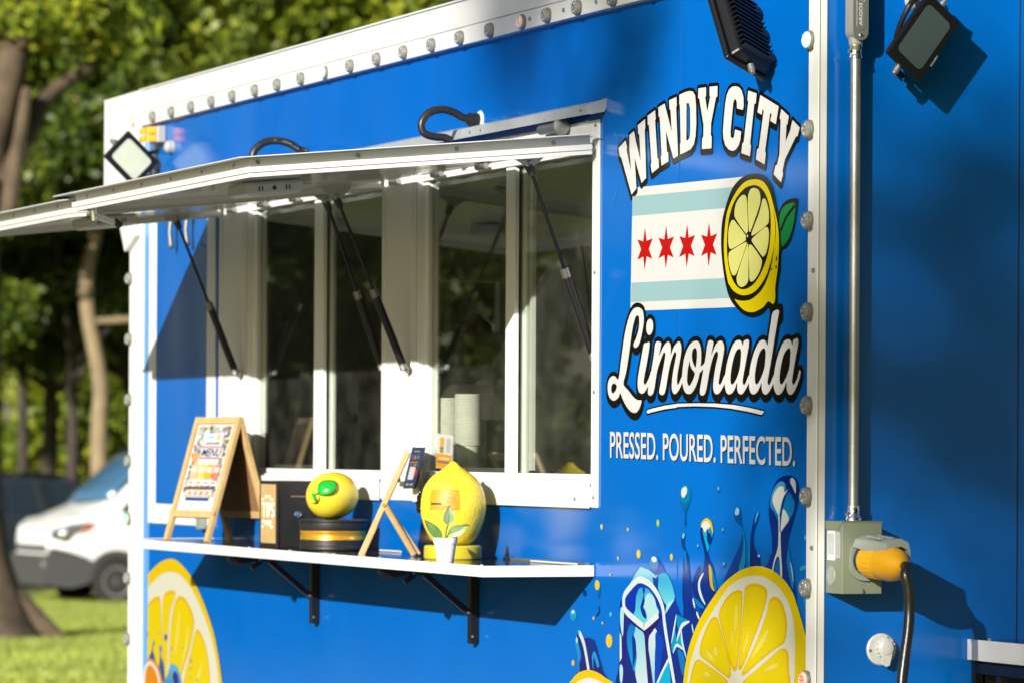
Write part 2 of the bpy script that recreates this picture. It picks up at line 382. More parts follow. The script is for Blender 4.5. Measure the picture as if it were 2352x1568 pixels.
w2 = window(-2.600, -1.318, (AX(1165, .02), AX(1185, .02)))
# insect screen behind the right pane of the near window
sc = bpy.data.materials.new("insect screen"); sc.use_nodes = True; n_ = sc.node_tree.nodes; l_ = sc.node_tree.links
bs = n_["Principled BSDF"]; bs.inputs["Base Color"].default_value = (.014, .014, .011, 1); bs.inputs["Roughness"].default_value = .6; bs.inputs["Alpha"].default_value = .55
B(AX(1185, .05), -1.34, .052, .053, 1.60, 2.40).build("insect_screen", sc, w2)
for px in (1220,): B(AX(px, .045), AX(px, .045) + .02, .04, .05, 1.60, 2.40).build("screen_stile", M_frame, w2)
# white pillars and outer flange round both windows
for a, b_ in ((-4.455, -4.167), (-2.890, -2.607)):
    wp = B(a, b_, -.004, 0, 1.509, 2.484).build("window_pillar", M_trim, TR, bevel=.002)
    for q in (a + .028, b_ - .030): B(q - .003, q + .003, -.0065, -.0042, 1.51, 2.48).build("pillar_bead", M_frame, wp)
fl = MB(); fl.box(-1.314, -1.271, -.005, 0, 1.509, 2.484); fl.box(-4.165, -2.8925, -.0048, 0, 2.4435, 2.484); fl.box(-2.605, -1.3145, -.0048, 0, 2.4435, 2.484)
fl.box(-4.165, -2.8925, -.0115, -.0065, 1.507, 1.5715); fl.box(-2.605, -1.3145, -.0115, -.0065, 1.507, 1.5715)
fl.build("window_flange", M_trim, TR, bevel=.0015)
for z in (1.535, 1.80, 2.10, 2.40, 2.47):
    MB().lathe([(0, 0), (.005, 0), (.004, .003), (0, .0035)], (-1.292, -.005, z), (0, -1, 0), 10).build("screw", M_galv, TR)
MB().lathe([(0, 0), (.005, 0), (.004, .003), (0, .0035)], (-1.40, -.0115, 1.53), (0, -1, 0), 10).build("screw", M_galv, TR)
# drip rail over the windows
M_alu = mat('mill aluminium', (.42, .44, .43), .3, metal=.35, var=.12, vscale=9)
dr_ = MB().prism([(-4.5, 0, 2.532), (-4.5, -.040, 2.520), (-4.5, -.044, 2.494), (-4.5, -.041, 2.494), (-4.5, -.036, 2.516), (-4.5, 0, 2.526)], (3.26, 0, 0))
dr_.build("drip_rail", M_alu, TR)
MB().prism([(-1.2398, 0, 2.534), (-1.2398, -.040, 2.521), (-1.2398, -.044, 2.492), (-1.2398, -.005, 2.500), (-1.2398, 0, 2.51)], (.004, 0, 0)).build("rail_end", M_alu, TR)
for x in (-1.30, -2.0, -2.08, -2.9): MB().lathe([(0, 0), (.004, 0), (.003, .003), (0, .003)], (x, -.043, 2.506), (0, -1, 0), 8).build("screw", M_galv, TR)

# ---------------- awnings
def awning(xa, xb, zf, zh=2.4015, yf=-.918, idx=0):
    # local frame: from hinge line (y=-.02, z=zh) to front edge (y=yf, z=zf); underside is glossy white
    d = np.array([0, yf + .02, zf - zh]); L_ = np.linalg.norm(d); d /= L_; nrm = np.cross(np.array([1.0, 0, 0]), d); nrm = nrm if nrm[2] > 0 else -nrm
    def P(x, s, h): return np.array([x, -.02, zh]) + d * s + nrm * h
    def slab(b, xa, xb, s0, s1, h0, h1):
        v = [P(x, s, h) for x in (xa, xb) for s in (s0, s1) for h in (h0, h1)]
        b.add(v, [(0, 1, 3, 2), (4, 6, 7, 5), (0, 4, 5, 1), (2, 3, 7, 6), (0, 2, 6, 4), (1, 5, 7, 3)])
    bt = MB(); slab(bt, xa + .012, xb - .012, .062, L_ - .012, .012, .030)
    A = bt.build("awning", M_under, TR)
    top = MB(); slab(top, xa - .03, xb + .006, .062, L_ + .006, .0450, .0462); top.build("awning_skin", mat("blue skin", (.004, .13, .5), .2), A)
    r = MB()
    for (s0, s1, x0, x1) in ((0, L_, xb - .012, xb), (0, L_, xa, xa + .012)): slab(r, x0, x1, s0, s1, .0005, .0418)
    slab(r, xa + .012, xb - .012, L_ - .012, L_, .0005, .0418)
    # lower lips standing out and upper overhang that shades the web
    for w, h0, h1 in ((.010, .0055, .0195), (.007, -.006, .0045), (.038, .0420, .0446)):
        slab(r, xb, xb + w, 0, L_ + w, h0, h1); slab(r, xa - w - (.06 if w > .02 else 0), xa, 0, L_ + w, h0, h1); slab(r, xa, xb, L_, L_ + w, h0, h1)
    r.build("awning_rim", M_trim, A, bevel=.001)
    sb = MB()
    for k in range(4): 
        c = P(xb, .10 + k * .26, .030); sb.lathe([(0, 0), (.006, 0), (.005, .003), (.002, .003), (.002, .001), (0, .001)], c, (1, 0, 0), 12)
    for k in range(6):
        c = P(xa + .12 + k * (xb - xa - .24) / 5, L_, .030); sb.lathe([(0, 0), (.006, 0), (.005, .003), (0, .003)], c, d, 10)
    sb.build("rim_screws", M_galv, A)["kind"] = "stuff"
    # hinge line
    for k in range(5):
        xk = xa + .10 + k * (xb - xa - .20) / 4; hb = MB(); hb.tube([(xk - .035, -.012, zh + .012), (xk + .035, -.012, zh + .012)], .008, 10); v = [P(xx, s, h) for xx in (xk - .03, xk + .03) for s in (-.002, .075) for h in (.0305, .0335)]; hb.add(v, [(0, 1, 3, 2), (4, 6, 7, 5), (0, 4, 5, 1), (2, 3, 7, 6), (0, 2, 6, 4), (1, 5, 7, 3)]); hb.build("hinge", M_galv, A)
    # square ceiling light
    def clight(px, py, half=.080):
        xc = (xa + xb) / 2
        s = None
        best = 1e9
        for k in range(200):
            ss = .2 + k * .0038; q = P(xc, ss, -.01) - CAM; zz = q @ FW; pxx = PX + F * (q @ RT) / zz
            if abs(pxx - px) < best: best = abs(pxx - px); s = ss
        lb = MB()
        def ring(hw, h): return [P(xc + i * hw, s + j * hw, h) for i, j in ((-1, -1), (1, -1), (1, 1), (-1, 1))]
        v = ring(half * .93, .0095) + ring(half, .002) + ring(half * .97, -.020) + ring(half * .80, -.0262)
        f = [(a + i, a + (i + 1) % 4, a + 4 + (i + 1) % 4, a + 4 + i) for a in (0, 4, 8) for i in range(4)] + [(0, 3, 2, 1), (12, 13, 14, 15)]
        lb.add(v, f); o = lb.build("ceiling_light", M_whitep, A, bevel=.002)
        vb = MB()
        for k in (-.042, -.033, .033, .042):
            c = P(xc + half * .99, s + k, -.009); vb.obox(c, (.0012, 0, 0), d * .0016, nrm * .006)
        c = P(xc + half * .99, s, -.009); vb.lathe([(0, 0), (.006, 0), (.004, .002), (0, .002)], c, (1, 0, 0), 12)
        vb.build("light_vents", M_blackp, o)["kind"] = "stuff"
    clight(606, 420) if idx == 0 else clight(236, 480)
    # gas struts with brackets
    def strut(bx, by, bz, tx, ty, tz):
        a = np.array([bx, by, bz]); t_ = np.array([tx, ty, tz]); m_ = a + (t_ - a) * .455
        g = MB().tube([a, m_], .0115, 14).tube([a + (t_ - a) * .0, a + (t_ - a) * .02], .009, 12).build("gas_strut", M_black, A, smooth=True)
        MB().tube([m_ - (t_ - a) * .045, m_ + (t_ - a) * .001], .0121, 14).build("strut_collar", mat("brushed collar", (.2, .19, .17), .3, metal=.8), g, smooth=True)
        MB().tube([m_, t_], .0048, 10).build("piston_rod", mat("dark steel rod", (.03, .03, .03), .2, metal=.9), g, smooth=True)
        e1 = (t_ - a) / np.linalg.norm(t_ - a)
        MB().tube([t_ - e1 * .035, t_ - e1 * .01, t_ + e1 * .006], [.009, .013, .014], 10).build("strut_end", M_blackp, g, smooth=True)
        q = MB().tube([a - e1 * .004, a + e1 * .03], [.013, .010], 10); q.lathe([(0, 0), (.012, 0), (.012, .004), (.006, .006), (.006, .02), (0, .02)], (bx, by + .012, bz - .004), (0, -1, 0), 14); q.build("ball_stud", M_galv, g, smooth=True)
        tp = P(tx, 0, 0); s_ = float((t_ - np.array([tx, -.02, zh])) @ d)
        hb_ = float((t_ - np.array([tx, -.02, zh])) @ nrm) - .010; pl = [P(tx, s_ - .042, .004), P(tx, s_ + .042, .004), P(tx, s_ + .040, -.004), P(tx, s_ + .009, hb_), P(tx, s_ - .009, hb_), P(tx, s_ - .040, -.004)]
        k = MB().prism([q_ + np.array([.009, 0, 0]) for q_ in pl], (.003, 0, 0)); k.add([P(tx - .03, s_ - .045, .0095), P(tx + .012, s_ - .045, .0095), P(tx + .012, s_ + .045, .0095), P(tx - .03, s_ + .045, .0095), P(tx - .03, s_ - .045, .006), P(tx + .012, s_ - .045, .006), P(tx + .012, s_ + .045, .006), P(tx - .03, s_ + .045, .006)], [(0, 1, 2, 3), (4, 5, 6, 7), (0, 4, 5, 1), (1, 5, 6, 2), (2, 6, 7, 3), (3, 7, 4, 0)])
        k.lathe([(0, 0), (.006, 0), (.005, .003), (0, .004)], P(tx, s_, hb_ + .010) + np.array([.012, 0, 0]), (1, 0, 0), 10)
        k.build("strut_bracket", M_galv, g)
    if idx == 0: sts = ((-1.335, .012, 1.888, 1213, 374), (-2.629, -.03, 1.884, 772, 451))
    else: sts = ((-2.925, .012, 1.888, 748, 459), (-4.189, -.03, 1.894, 404, 503))
    for bx_, by_, bz_, tpx, tpy in sts:
        e_ = onX(tpx, tpy, bx_ - .005); strut(bx_, by_, bz_, *e_)
    # latch knob near the outer corner
    if idx == 0:
        c = P(xa + .03, L_ - .04, -.02)
        lk = MB().tube([c + nrm * .02, c - nrm * .016], .012, 12).tube([c, c + np.array([0, .06, -.02])], [.012, .009], 10); lk.build("latch", M_chrome, A, smooth=True)
        MB().tube([c + np.array([0, .058, -.014]), c + np.array([0, .078, -.03])], .010, 10).build("latch_tip", M_blackp, A, smooth=True)
    return A
aw1 = awning(-2.865, -1.285, 2.317, idx=0)
aw2 = awning(-4.40, -2.93, 2.303, idx=1)
# cylinder latch at the near window head
lc = MB().tube([(-1.60, -.03, 2.478), (-1.47, -.03, 2.478)], .013, 14); lc.lathe([(0, 0), (.022, 0), (.022, .012), (.010, .016), (0, .016)], (-1.47, -.03, 2.478), (1, 0, 0), 16)
lc.build("hinge_latch", M_galv, TR, smooth=True)

# ---------------- corrugated hoses from wall to awning
def hose(name, pts, xx, r=.0105, ends=True):
    P = cr([onX(px, py, xx + dx) for px, py, dx in pts], 10, False); P = np.array(P)
    seg = np.r_[0, np.cumsum(np.linalg.norm(np.diff(P, axis=0), axis=1))]; n = int(seg[-1] / .0023)
    t = np.linspace(0, seg[-1], n); Q = np.stack([np.interp(t, seg, P[:, k]) for k in range(3)], 1)
    return MB().tube(Q, [r * (1.08 if k % 2 else .90) for k in range(n)], 12).build(name, M_rubber, TR, smooth=True, angle=80)
xh = AX(1100)
hose("corrugated_hose", [(1080, 276, 0), (1062, 270, 0), (1040, 258, 0), (1015, 252, 0), (988, 258, 0), (971, 276, 0), (968, 295, 0), (978, 309, 0), (1000, 315, 0), (1022, 317, 0), (1036, 324, 0)], xh)
c0 = onX(1108, 276, xh)
cn = MB().tube([(xh, -.004, c0[2]), (xh, -.036, c0[2])], .0165, 18).tube([(xh, -.010, c0[2]), (xh, -.014, c0[2])], .0185, 18).tube([(xh, -.026, c0[2]), (xh, -.031, c0[2])], .0185, 18)
cn.build("hose_connector", M_rubber, TR, smooth=True)
MB().lathe([(0, 0), (.026, 0), (.022, .005), (0, .006)], (xh, 0, c0[2]), (0, -1, 0), 20).build("sealant_ring", mat("silicone", (.5, .6, .62), .3), TR, smooth=True)
xh2 = AX(705)
hose("corrugated_hose", [(703, 348, 0), (690, 346, 0), (668, 332, 0), (640, 324, 0), (612, 326, 0), (592, 338, 0), (582, 352, 0), (580, 372, 0)], xh2, .0115)

# ---------------- flip shelf on brackets
SH = B(-4.489, -1.299, -.296, -.002, 1.3385, 1.3615).build("serving_shelf", mat("shelf underside", (.10, .10, .095), .4), TR)
MB().box(-4.487, -1.301, -.294, -.012, 1.3617, 1.3632).build("shelf_top", M_shelf, SH)
rb = MB(); rb.box(-4.491, -1.297, -.302, -.2962, 1.336, 1.3645); rb.box(-1.2988, -1.2935, -.3019, -.002, 1.336, 1.3645); rb.box(-4.4945, -4.4892, -.3019, -.002, 1.336, 1.3645)
rb.box(-4.489, -1.299, -.2960, -.2935, 1.3618, 1.3645)
rb.build("shelf_edge", M_trim, SH, bevel=.0015)
sb = MB()
for k in range(9): sb.lathe([(0, 0), (.006, 0), (.0045, .003), (0, .0035)], (-1.36 - k * .38, -.28, 1.3632), (0, 0, 1), 10)
sb.build("shelf_rivets", M_galv, SH)["kind"] = "stuff"
MB().box(-1.86, -1.31, -.02, -.008, 1.3634, 1.370).build("shelf_hinge", M_galv, SH)
for px in (735, 1101):
    x = AX(px)
    g = MB(); g.box(x - .012, x + .012, -.026, -.001, 1.13, 1.335); k = g.build("shelf_bracket", M_black, SH, bevel=.001)
    g = MB(); g.box(x - .011, x + .011, -.285, -.026, 1.318, 1.336); g.prism([(x + .011, -.285, 1.336), (x + .011, -.285, 1.310), (x + .011, -.265, 1.306), (x + .011, -.20, 1.320), (x + .011, -.20, 1.336)], (.003, 0, 0)); g.build("bracket_arm", M_black, k)
    MB().bar((x + .004, -.155, 1.318), (x + .004, -.03, 1.215), .016, .012, (1, 0, 0)).build("brace", M_black, k)
    MB().bar((x + .006, -.215, 1.298), (x + .006, -.185, 1.318), .014, .01, (1, 0, 0)).build("release_lever", M_black, k)
    g = MB()
    for q in ((-.032, 1.214), (-.19, 1.322), (-.02, 1.15)): g.lathe([(0, 0), (.004, 0), (.003, .002), (0, .002)], (x + .013, q[0], q[1]), (1, 0, 0), 8)
    g.build("bracket_bolts", M_galv, k)["kind"] = "stuff"

# ---------------- floodlights
def floodlight(c, a, t, mdir, LA, LS, mount, label, face_mat, fins=True):
    # c centre, a long axis, t short axis, mdir facing direction of the glass
    c, a, t, m_ = (np.array(v, float) for v in (c, a, t, mdir)); a /= np.linalg.norm(a); t -= a * (t @ a); t /= np.linalg.norm(t); n = np.cross(a, t); n = n if n @ m_ > 0 else -n
    o = MB().obox(c, a * LA / 2, t * LS / 2, n * .0065).build("floodlight", M_black, TR, bevel=.004, label=label)
    def frus(h0, s0, h1, s1, nm, mt, bev=.003):
        v = [c + a * i * s0[0] + t * j * s0[1] + n * h0 for i, j in ((-1, -1), (1, -1), (1, 1), (-1, 1))] + [c + a * i * s1[0] + t * j * s1[1] + n * h1 for i, j in ((-1, -1), (1, -1), (1, 1), (-1, 1))]
        return MB().add(v, [(0, 1, 2, 3), (4, 5, 6, 7)] + [(i, (i + 1) % 4, 4 + (i + 1) % 4, 4 + i) for i in range(4)]).build(nm, mt, o, bevel=bev)
    frus(-.0066, (LA * .47, LS * .44), -.034, (LA * .44, LS * .38), "housing", M_black, .006)
    g = MB(); hw, hh = LA * .38, LS * .36; rr = .012; pts = []
    for cx, cy_, a0 in ((hw - rr, hh - rr, 0), (-hw + rr, hh - rr, 90), (-hw + rr, -hh + rr, 180), (hw - rr, -hh + rr, 270)):
        for k in range(5): an = R(a0 + k * 22.5); pts.append(c + a * (cx + rr * math.cos(an)) + t * (cy_ + rr * math.sin(an)) + n * .0066)
    g.prism(pts, n * .001).build("lamp_glass", face_mat, o)
    if fins:
        nf = 13
        for k in range(nf):
            q = c + a * (-LA * .40 + k * LA * .80 / (nf - 1)) - n * .040
            MB().obox(q, a * .0016, t * LS * .36, n * .0075).build("cooling_fin", M_black, o)
        for k in (-.33, 0.0, .33):
            MB().obox(c + a * LA * k + t * LS * .36 - n * .036, a * .009, t * .009, n * .011).build("driver_lug", M_black, o)
    mt_ = np.array(mount, float)
    for sgn in (-1, 1):
        e = c + a * sgn * (LA / 2 + .008) - n * .014
        MB().lathe([(0, -.012), (.008, -.012), (.008, .004), (.006, .005), (.006, .011), (0, .011)], e, a * sgn, 12).build("pivot_bolt", M_galv, o, smooth=True)
    u = MB(); e0, e1 = (c + a * s * (LA / 2 + .008) - n * .014 for s in (-1, 1)); f0, f1 = mt_ - a * (LA / 2 + .008), mt_ + a * (LA / 2 + .008)
    u.bar(e0, f0, .018, .003, n + t * .01); u.bar(e1, f1, .018, .003, n + t * .01); u.bar(f0, f1, .018, .004, np.cross(a, n)); u.build("bracket", M_black, o)
    return o
M_lampg = mat("grey lamp glass", (.045, .066, .070), .18, spec=.6)
M_lampw = mat("sun paled lamp glass", (.42, .46, .36), .4, spec=.4, var=.1, vscale=9)  # pale base colour stands in for sun shining on the glass
# near side light, tilted on the wall above the lettering
aA = np.array([.56, 0, -.83]); fA = np.array([-.427, .857, -.29]); mA = np.array([-.711, -.516, -.48])
cA = onY(1690, 80, -.085)
floodlight(cA, aA, fA, mA, .205, .150, onY(1722, 86, -.004), "floodlight seen from its finned back above the lettering", M_lampg)
pc = onY(1681, 6, -.075)
cab = cr([onY(1684, 8, -.06), onY(1700, 12, -.05), onY(1722, 35, -.035), onY(1738, 80, -.03), onY(1745, 118, -.03), onY(1743, 128, -.05)], 8, False)
MB().tube(cab, .0042, 8).build("lamp_cable", M_cable, TR, smooth=True)
# end wall light
cB = onX(2119, 86, .115)
floodlight(cB, (0, .60, .80), (.12, -.79, .60), (.97, .12, -.20), .172, .108, onX(2124, 104, .022), "floodlight with grey glass tilted on the end wall", M_lampg, False)
put_text("lamp_lettering", "tecnolite", onX(2139, 154, .118), (0, .017, .0225), (0, -.0050, .0038), mat("pale print", (.35, .37, .36), .5), TR)
hp = cr([onX(2105, -6, .01), onX(2095, 4, .05), onX(2080, 30, .07), onX(2066, 62, .075), onX(2058, 88, .07)], 30, False)
MB().tube(hp, [.0062 * (1.1 if k % 2 else .88) for k in range(len(hp))], 10).build("lamp_hose", M_rubber, TR, smooth=True, angle=80)
MB().lathe([(0, 0), (.022, 0), (.018, .012), (.012, .02), (0, .02)], onX(2098, 2, 0), (1, 0, 0), 20).build("cable_gland", M_fx, TR, smooth=True)
# far floodlight with bright glass
cL = onY(301, 366, -.15)
cL = np.array([-5.12, 0, 0]) * [1, 0, 0] + np.array([0, *onX(301, 366, -5.12)[1:]])
floodlight(cL, (0, .080, -.077), (0, .060, .090), (1, -.15, .2), .150, .125, np.array([-5.17, -.02, cL[2] - .02]), "far floodlight with pale glass painted as if shining in the sun", M_lampw, False)
MB().tube(cr([onX(340, 352, -5.16), onX(365, 350, -5.16), onX(383, 366, -5.16), onX(386, 385, -5.16)], 8, False), .007, 10).build("lamp_cable", M_cable, TR, smooth=True)
# amber marker lamp
p = onY(372, 311, 0)
am = B(p[0] - .05, p[0] + .05, -.03, 0, p[2] - .028, p[2] + .028).build("amber_lamp", M_fx, TR, bevel=.004)
for k in (0, 1):
    for j in (0, 1): B(p[0] - .062 + j * .05, p[0] - .016 + j * .05, -.062, -.0305, p[2] + .002 - k * .026, p[2] + .024 - k * .026).build("amber_lens", mat("amber lens", (.90, .30, .01), .15, coat=1, emit=(1, .28, .0), est=.55), am, bevel=.004)
MB().lathe([(0, 0), (.022, 0), (.02, .02), (.012, .028), (0, .028)], onY(397, 338, 0), (0, -1, 0), 16).build("cable_gland", M_fx, TR, smooth=True)

# ---------------- conduit run and inlet box on the end wall
cx = .038
yc = float(onX(1962.8, 600, cx)[1])
def cz(y): return float(onX(1962, y, cx)[2])
MB().tube([(cx, yc, cz(1190)), (cx, yc, cz(118))], .0117, 24).build("conduit", M_galv, TR, smooth=True)
for ya, yb in ((104, 134), (1160, 1194)):
    z0, z1 = cz(yb), cz(ya)
    q = MB().lathe([(.0118, 0), (.0155, 0), (.0155, .004), (.0138, .007), (.0138, z1 - z0 - .009), (.0155, z1 - z0 - .004), (.0155, z1 - z0), (.0118, z1 - z0)] if ya < 500 else
                   [(.012, 0), (.019, 0), (.019, .006), (.0145, .012), (.0145, z1 - z0), (.0118, z1 - z0)], (cx, yc, z0), (0, 0, 1), 24)
    q.tube([(cx + .004, yc - .012, z0 + .014), (cx + .006, yc - .0195, z0 + .014)], .0045, 8)
    q.build("conduit_coupling", M_chrome, TR, smooth=True, angle=40)
# access fitting with cover plate
zb = cz(94); zt = 2.80
fbm = MB(); fy0, fy1 = yc - .018, yc + .021
pr = []
for k in range(9): an = math.pi * k / 8; pr.append((cx - .016, (fy0 + fy1) / 2 - (fy1 - fy0) / 2 * math.cos(an), zb + .020 - .020 * math.sin(an)))
fbm.prism(pr + [(cx - .016, fy1, zt), (cx - .016, fy0, zt)], (.036, 0, 0)); fbm.lathe([(.016, 0), (.016, .02)], (cx, yc, cz(106)), (0, 0, 1), 20)
fit = fbm.build("conduit_fitting", M_greyp if False else mat("grey cast metal", (.22, .22, .19), .35, bump=.15, bscale=300), TR, bevel=.004)
pr = []
for k in range(11): an = math.pi * k / 10; pr.append((cx + .0202, (fy0 + fy1) / 2 - .0185 * math.cos(an), zb + .018 - .019 * math.sin(an)))
fit2 = MB().prism(pr + [(cx + .0202, (fy0 + fy1) / 2 + .0185, zt), (cx + .0202, (fy0 + fy1) / 2 - .0185, zt)], (.0025, 0, 0)).build("cover_plate", M_galv, fit, bevel=.0008)
pr = []
for k in range(11): an = math.pi * k / 10; pr.append((cx + .0228, (fy0 + fy1) / 2 - .010 * math.cos(an), zb + .034 - .012 * math.sin(an)))
MB().prism(pr + [(cx + .0228, (fy0 + fy1) / 2 + .010, zt), (cx + .0228, (fy0 + fy1) / 2 - .010, zt)], (.0015, 0, 0)).build("raised_rib", M_galv, fit, bevel=.0006)
ym = (fy0 + fy1) / 2
MB().lathe([(0, 0), (.0042, 0), (.0035, .003), (0, .0035)], (cx + .0227, ym, zb + .010), (1, 0, 0), 12).build("cover_screw", M_chrome, fit, smooth=True)
put_text("cast_lettering", "ARGOS", (cx + .0246, ym + .002, zb + .032), (0, 0, .050), (0, -.0075, 0), mat("raised letter edge", (.6, .6, .57), .3), fit)
put_text("cast_lettering", "LB TYPE", (cx + .0246, ym + .001, zb + .088), (0, 0, .030), (0, -.0045, 0), MATS["raised letter edge"], fit)
put_text("cast_lettering", "3/4\" COVER", (cx + .0246, ym + .0085, zb + .084), (0, 0, .040), (0, -.0035, 0), MATS["raised letter edge"], fit)

bx = .085; k0 = float(onX(1893.8, 1280, 0)[1]); by0 = float(onX(1934.5, 1280, bx)[1]); by1 = float(onX(2025.5, 1280, bx)[1]); bz0 = float(onX(1980, 1363, bx)[2]); bz1 = float(onX(1980, 1198, bx)[2])
by0 = max(by0, .0155)
BX = B(.001, bx, by0, by1, bz0, bz1).build("inlet_box", M_greybox, TR, bevel=.0015)
lid = MB().prism([(.001, by0 - .0015, bz1 + .002), (bx + .001, by0 - .0015, bz1 + .002), (bx + .001, by0 - .0015, bz1 - .004), (.072, by0 - .0015, bz1 - .010), (.066, by0 - .0015, bz1 - .016), (.001, by0 - .0015, bz1 - .016)], (0, .0012, 0))
lid.box(.001, bx + .001, by0, by1 + .001, bz1 + .0005, bz1 + .002); lid.build("box_lid", M_greybox, BX)
B(.012, .050, by0 - .0012, by0 - .0004, bz1 - .085, bz1 - .020).build("rating_label", mat("white label", (.75, .75, .72), .5), BX)
B(.053, .076, by0 - .0012, by0 - .0004, bz1 - .080, bz1 - .022).build("rating_label", mat("silver label", (.36, .37, .37), .4), BX)
g = MB()
for k in range(11): g.box(.0155 + k * .003, .0165 + k * .003, by0 - .0016, by0 - .0013, bz1 - .080 + (k * 7 % 3) * .004, bz1 - .026)
for k in range(5): g.box(.056 + k * .004, .0565 + k * .004, by0 - .0016, by0 - .0013, bz1 - .075, bz1 - .03 - (k % 2) * .02)
g.build("label_print", mat("grey ink", (.18, .18, .18), .6), BX)["kind"] = "stuff"
MB().lathe([(0, 0), (.0215, 0), (.0205, .0018), (0, .002)], (.030, by0 - .0002, bz0 + .039), (0, -1, 0), 24, 1.0).build("knockout", mat("dull knockout", (.25, .26, .24), .4), BX, smooth=True)
for yy, zz in ((.5 * (by0 + by1) + .002, bz0 + .006),): MB().lathe([(0, 0), (.0045, 0), (.0045, .002), (.003, .004), (0, .004)], (bx, yy, zz), (1, 0, 0), 12).build("box_screw", M_chrome, BX, smooth=True)
yi = float(onX(1988, 1283, bx)[1]); zi = float(onX(1986, 1285, bx)[2])
# inlet flange
pts = []
for k in range(24):
    an = 2 * math.pi * k / 24; rx = .040; rz = .046
    pts.append((bx + .0002, yi + rx * math.copysign(abs(math.cos(an)) ** .8, math.cos(an)), zi + rz * math.copysign(abs(math.sin(an)) ** .65, math.sin(an))))
MB().prism(pts, (.007, 0, 0)).build("inlet_flange", M_greyp, BX, bevel=.002)
MB().lathe([(0, 0), (.0345, 0), (.0345, .012), (.031, .014), (0, .014)], (bx + .0072, yi, zi), (1, 0, 0), 28).build("inlet_ring", M_blackp, BX, smooth=True)
for sy, sz in ((-1, 1), (-1, -1)): MB().lathe([(0, 0), (.004, 0), (.003, .003), (0, .004)], (bx + .0212, yi + sy * .026, zi + sz * .021 ), (1, 0, 0), 10).build("ring_screw", M_chrome, BX, smooth=True)
# hinged weather cover lifted over the plug
hz = zi + .036; cvx = bx + .012
def roof_pt(x, y, z): return (x, y, z)
cv = MB()
prof = [(-.034, -.006), (-.030, .008), (-.012, .016), (.012, .018), (.032, .010), (.038, -.010)]
a0 = [(bx + .008, yi + u, hz + .004 + w * .9) for u, w in prof]; a1 = [(bx + .135, yi + u * .86 + .010, hz - .004 + w * 1.0) for u, w in prof]
n6 = len(prof)
a0b = [(x, y, z - .006) for x, y, z in a0]; a1b = [(x, y, z - .018) for x, y, z in a1]
cv.add(a0 + a1 + a0b + a1b, [(i, i + 1, n6 + i + 1, n6 + i) for i in range(n6 - 1)] + [(2 * n6 + i, 3 * n6 + i, 3 * n6 + i + 1, 2 * n6 + i + 1) for i in range(n6 - 1)] +
       [(n6 + i, n6 + i + 1, 3 * n6 + i + 1, 3 * n6 + i) for i in range(n6 - 1)] + [(i + 1, i, 2 * n6 + i, 2 * n6 + i + 1) for i in range(n6 - 1)] + [(0, n6, 3 * n6, 2 * n6), (n6 - 1, 3 * n6 - 1, 4 * n6 - 1, 2 * n6 + n6 - 1)][:1] + [(n6 - 1, 2 * n6 - 1, 4 * n6 - 1, 3 * n6 - 1)])
cvo = cv.build("weather_cover", mat("translucent grey cover", (.24, .27, .235), .3, spec=.6), BX, bevel=.003)
g = MB()
for s in (-.014, .012): g.obox((bx + .075, yi + s, hz + .0155), (.032, 0, -.002), (0, .007, 0), (0, 0, .0035))
g.build("cover_rib", MATS["translucent grey cover"], BX, bevel=.003)

# yellow plug and its cable
PL = thing("power_plug", "yellow rubber power plug pushed into the grey inlet box under its raised cover", "power plug", (bx, yi, zi))
pb = MB(); r0 = .0375
pb.lathe([(0, .0215), (.030, .0215), (.036, .024), (r0, .034), (r0 + .0005, .080), (r0 - .001, .092), (r0 + .001, .104), (.0385, .120), (.036, .140), (.029, .158), (.019, .172), (.0135, .180), (.0135, .184), (0, .184)], (bx, yi, zi), (1, .02, -.045), 40)
pb.build("plug_body", M_yellow, PL, smooth=True)
g = MB()
for k in range(22):
    an = 2 * math.pi * k / 22
    u = np.array([0, math.cos(an), math.sin(an)]); c = np.array([bx, yi, zi]) + np.array([.060, .0012, -.0027]) + u * (r0 + .0003)
    g.obox(c, (.022, 0, -.001), np.cross(u, (1, 0, 0)) * .0022, u * .0008)
g.build("grip_ribs", M_yellow, PL)["kind"] = "stuff"
e = np.array([bx, yi, zi]) + np.array([1, .02, -.045]) * .176
kp = [e, e + [.016, .002, -.003], onX(2080, 1318, e[0] + .030), onX(2087, 1352, e[0] + .034)]
for px, py in ((2089, 1400), (2086, 1450), (2078, 1510), (2071, 1575), (2070, 1680)): kp.append(onX(px, py, e[0] + .034 + (py - 1400) * .0001))
kp += [np.array([.30, .30, .5]), np.array([.33, .34, .06]), np.array([.7, .6, .02]), np.array([1.6, .9, .02])]
kb = MB().tube(cr(kp, 8, False), .0118, 18).build("power_cable", M_cable, None, smooth=True)
tag(kb, "thick black cable drooping from the yellow plug to the ground", "cable")

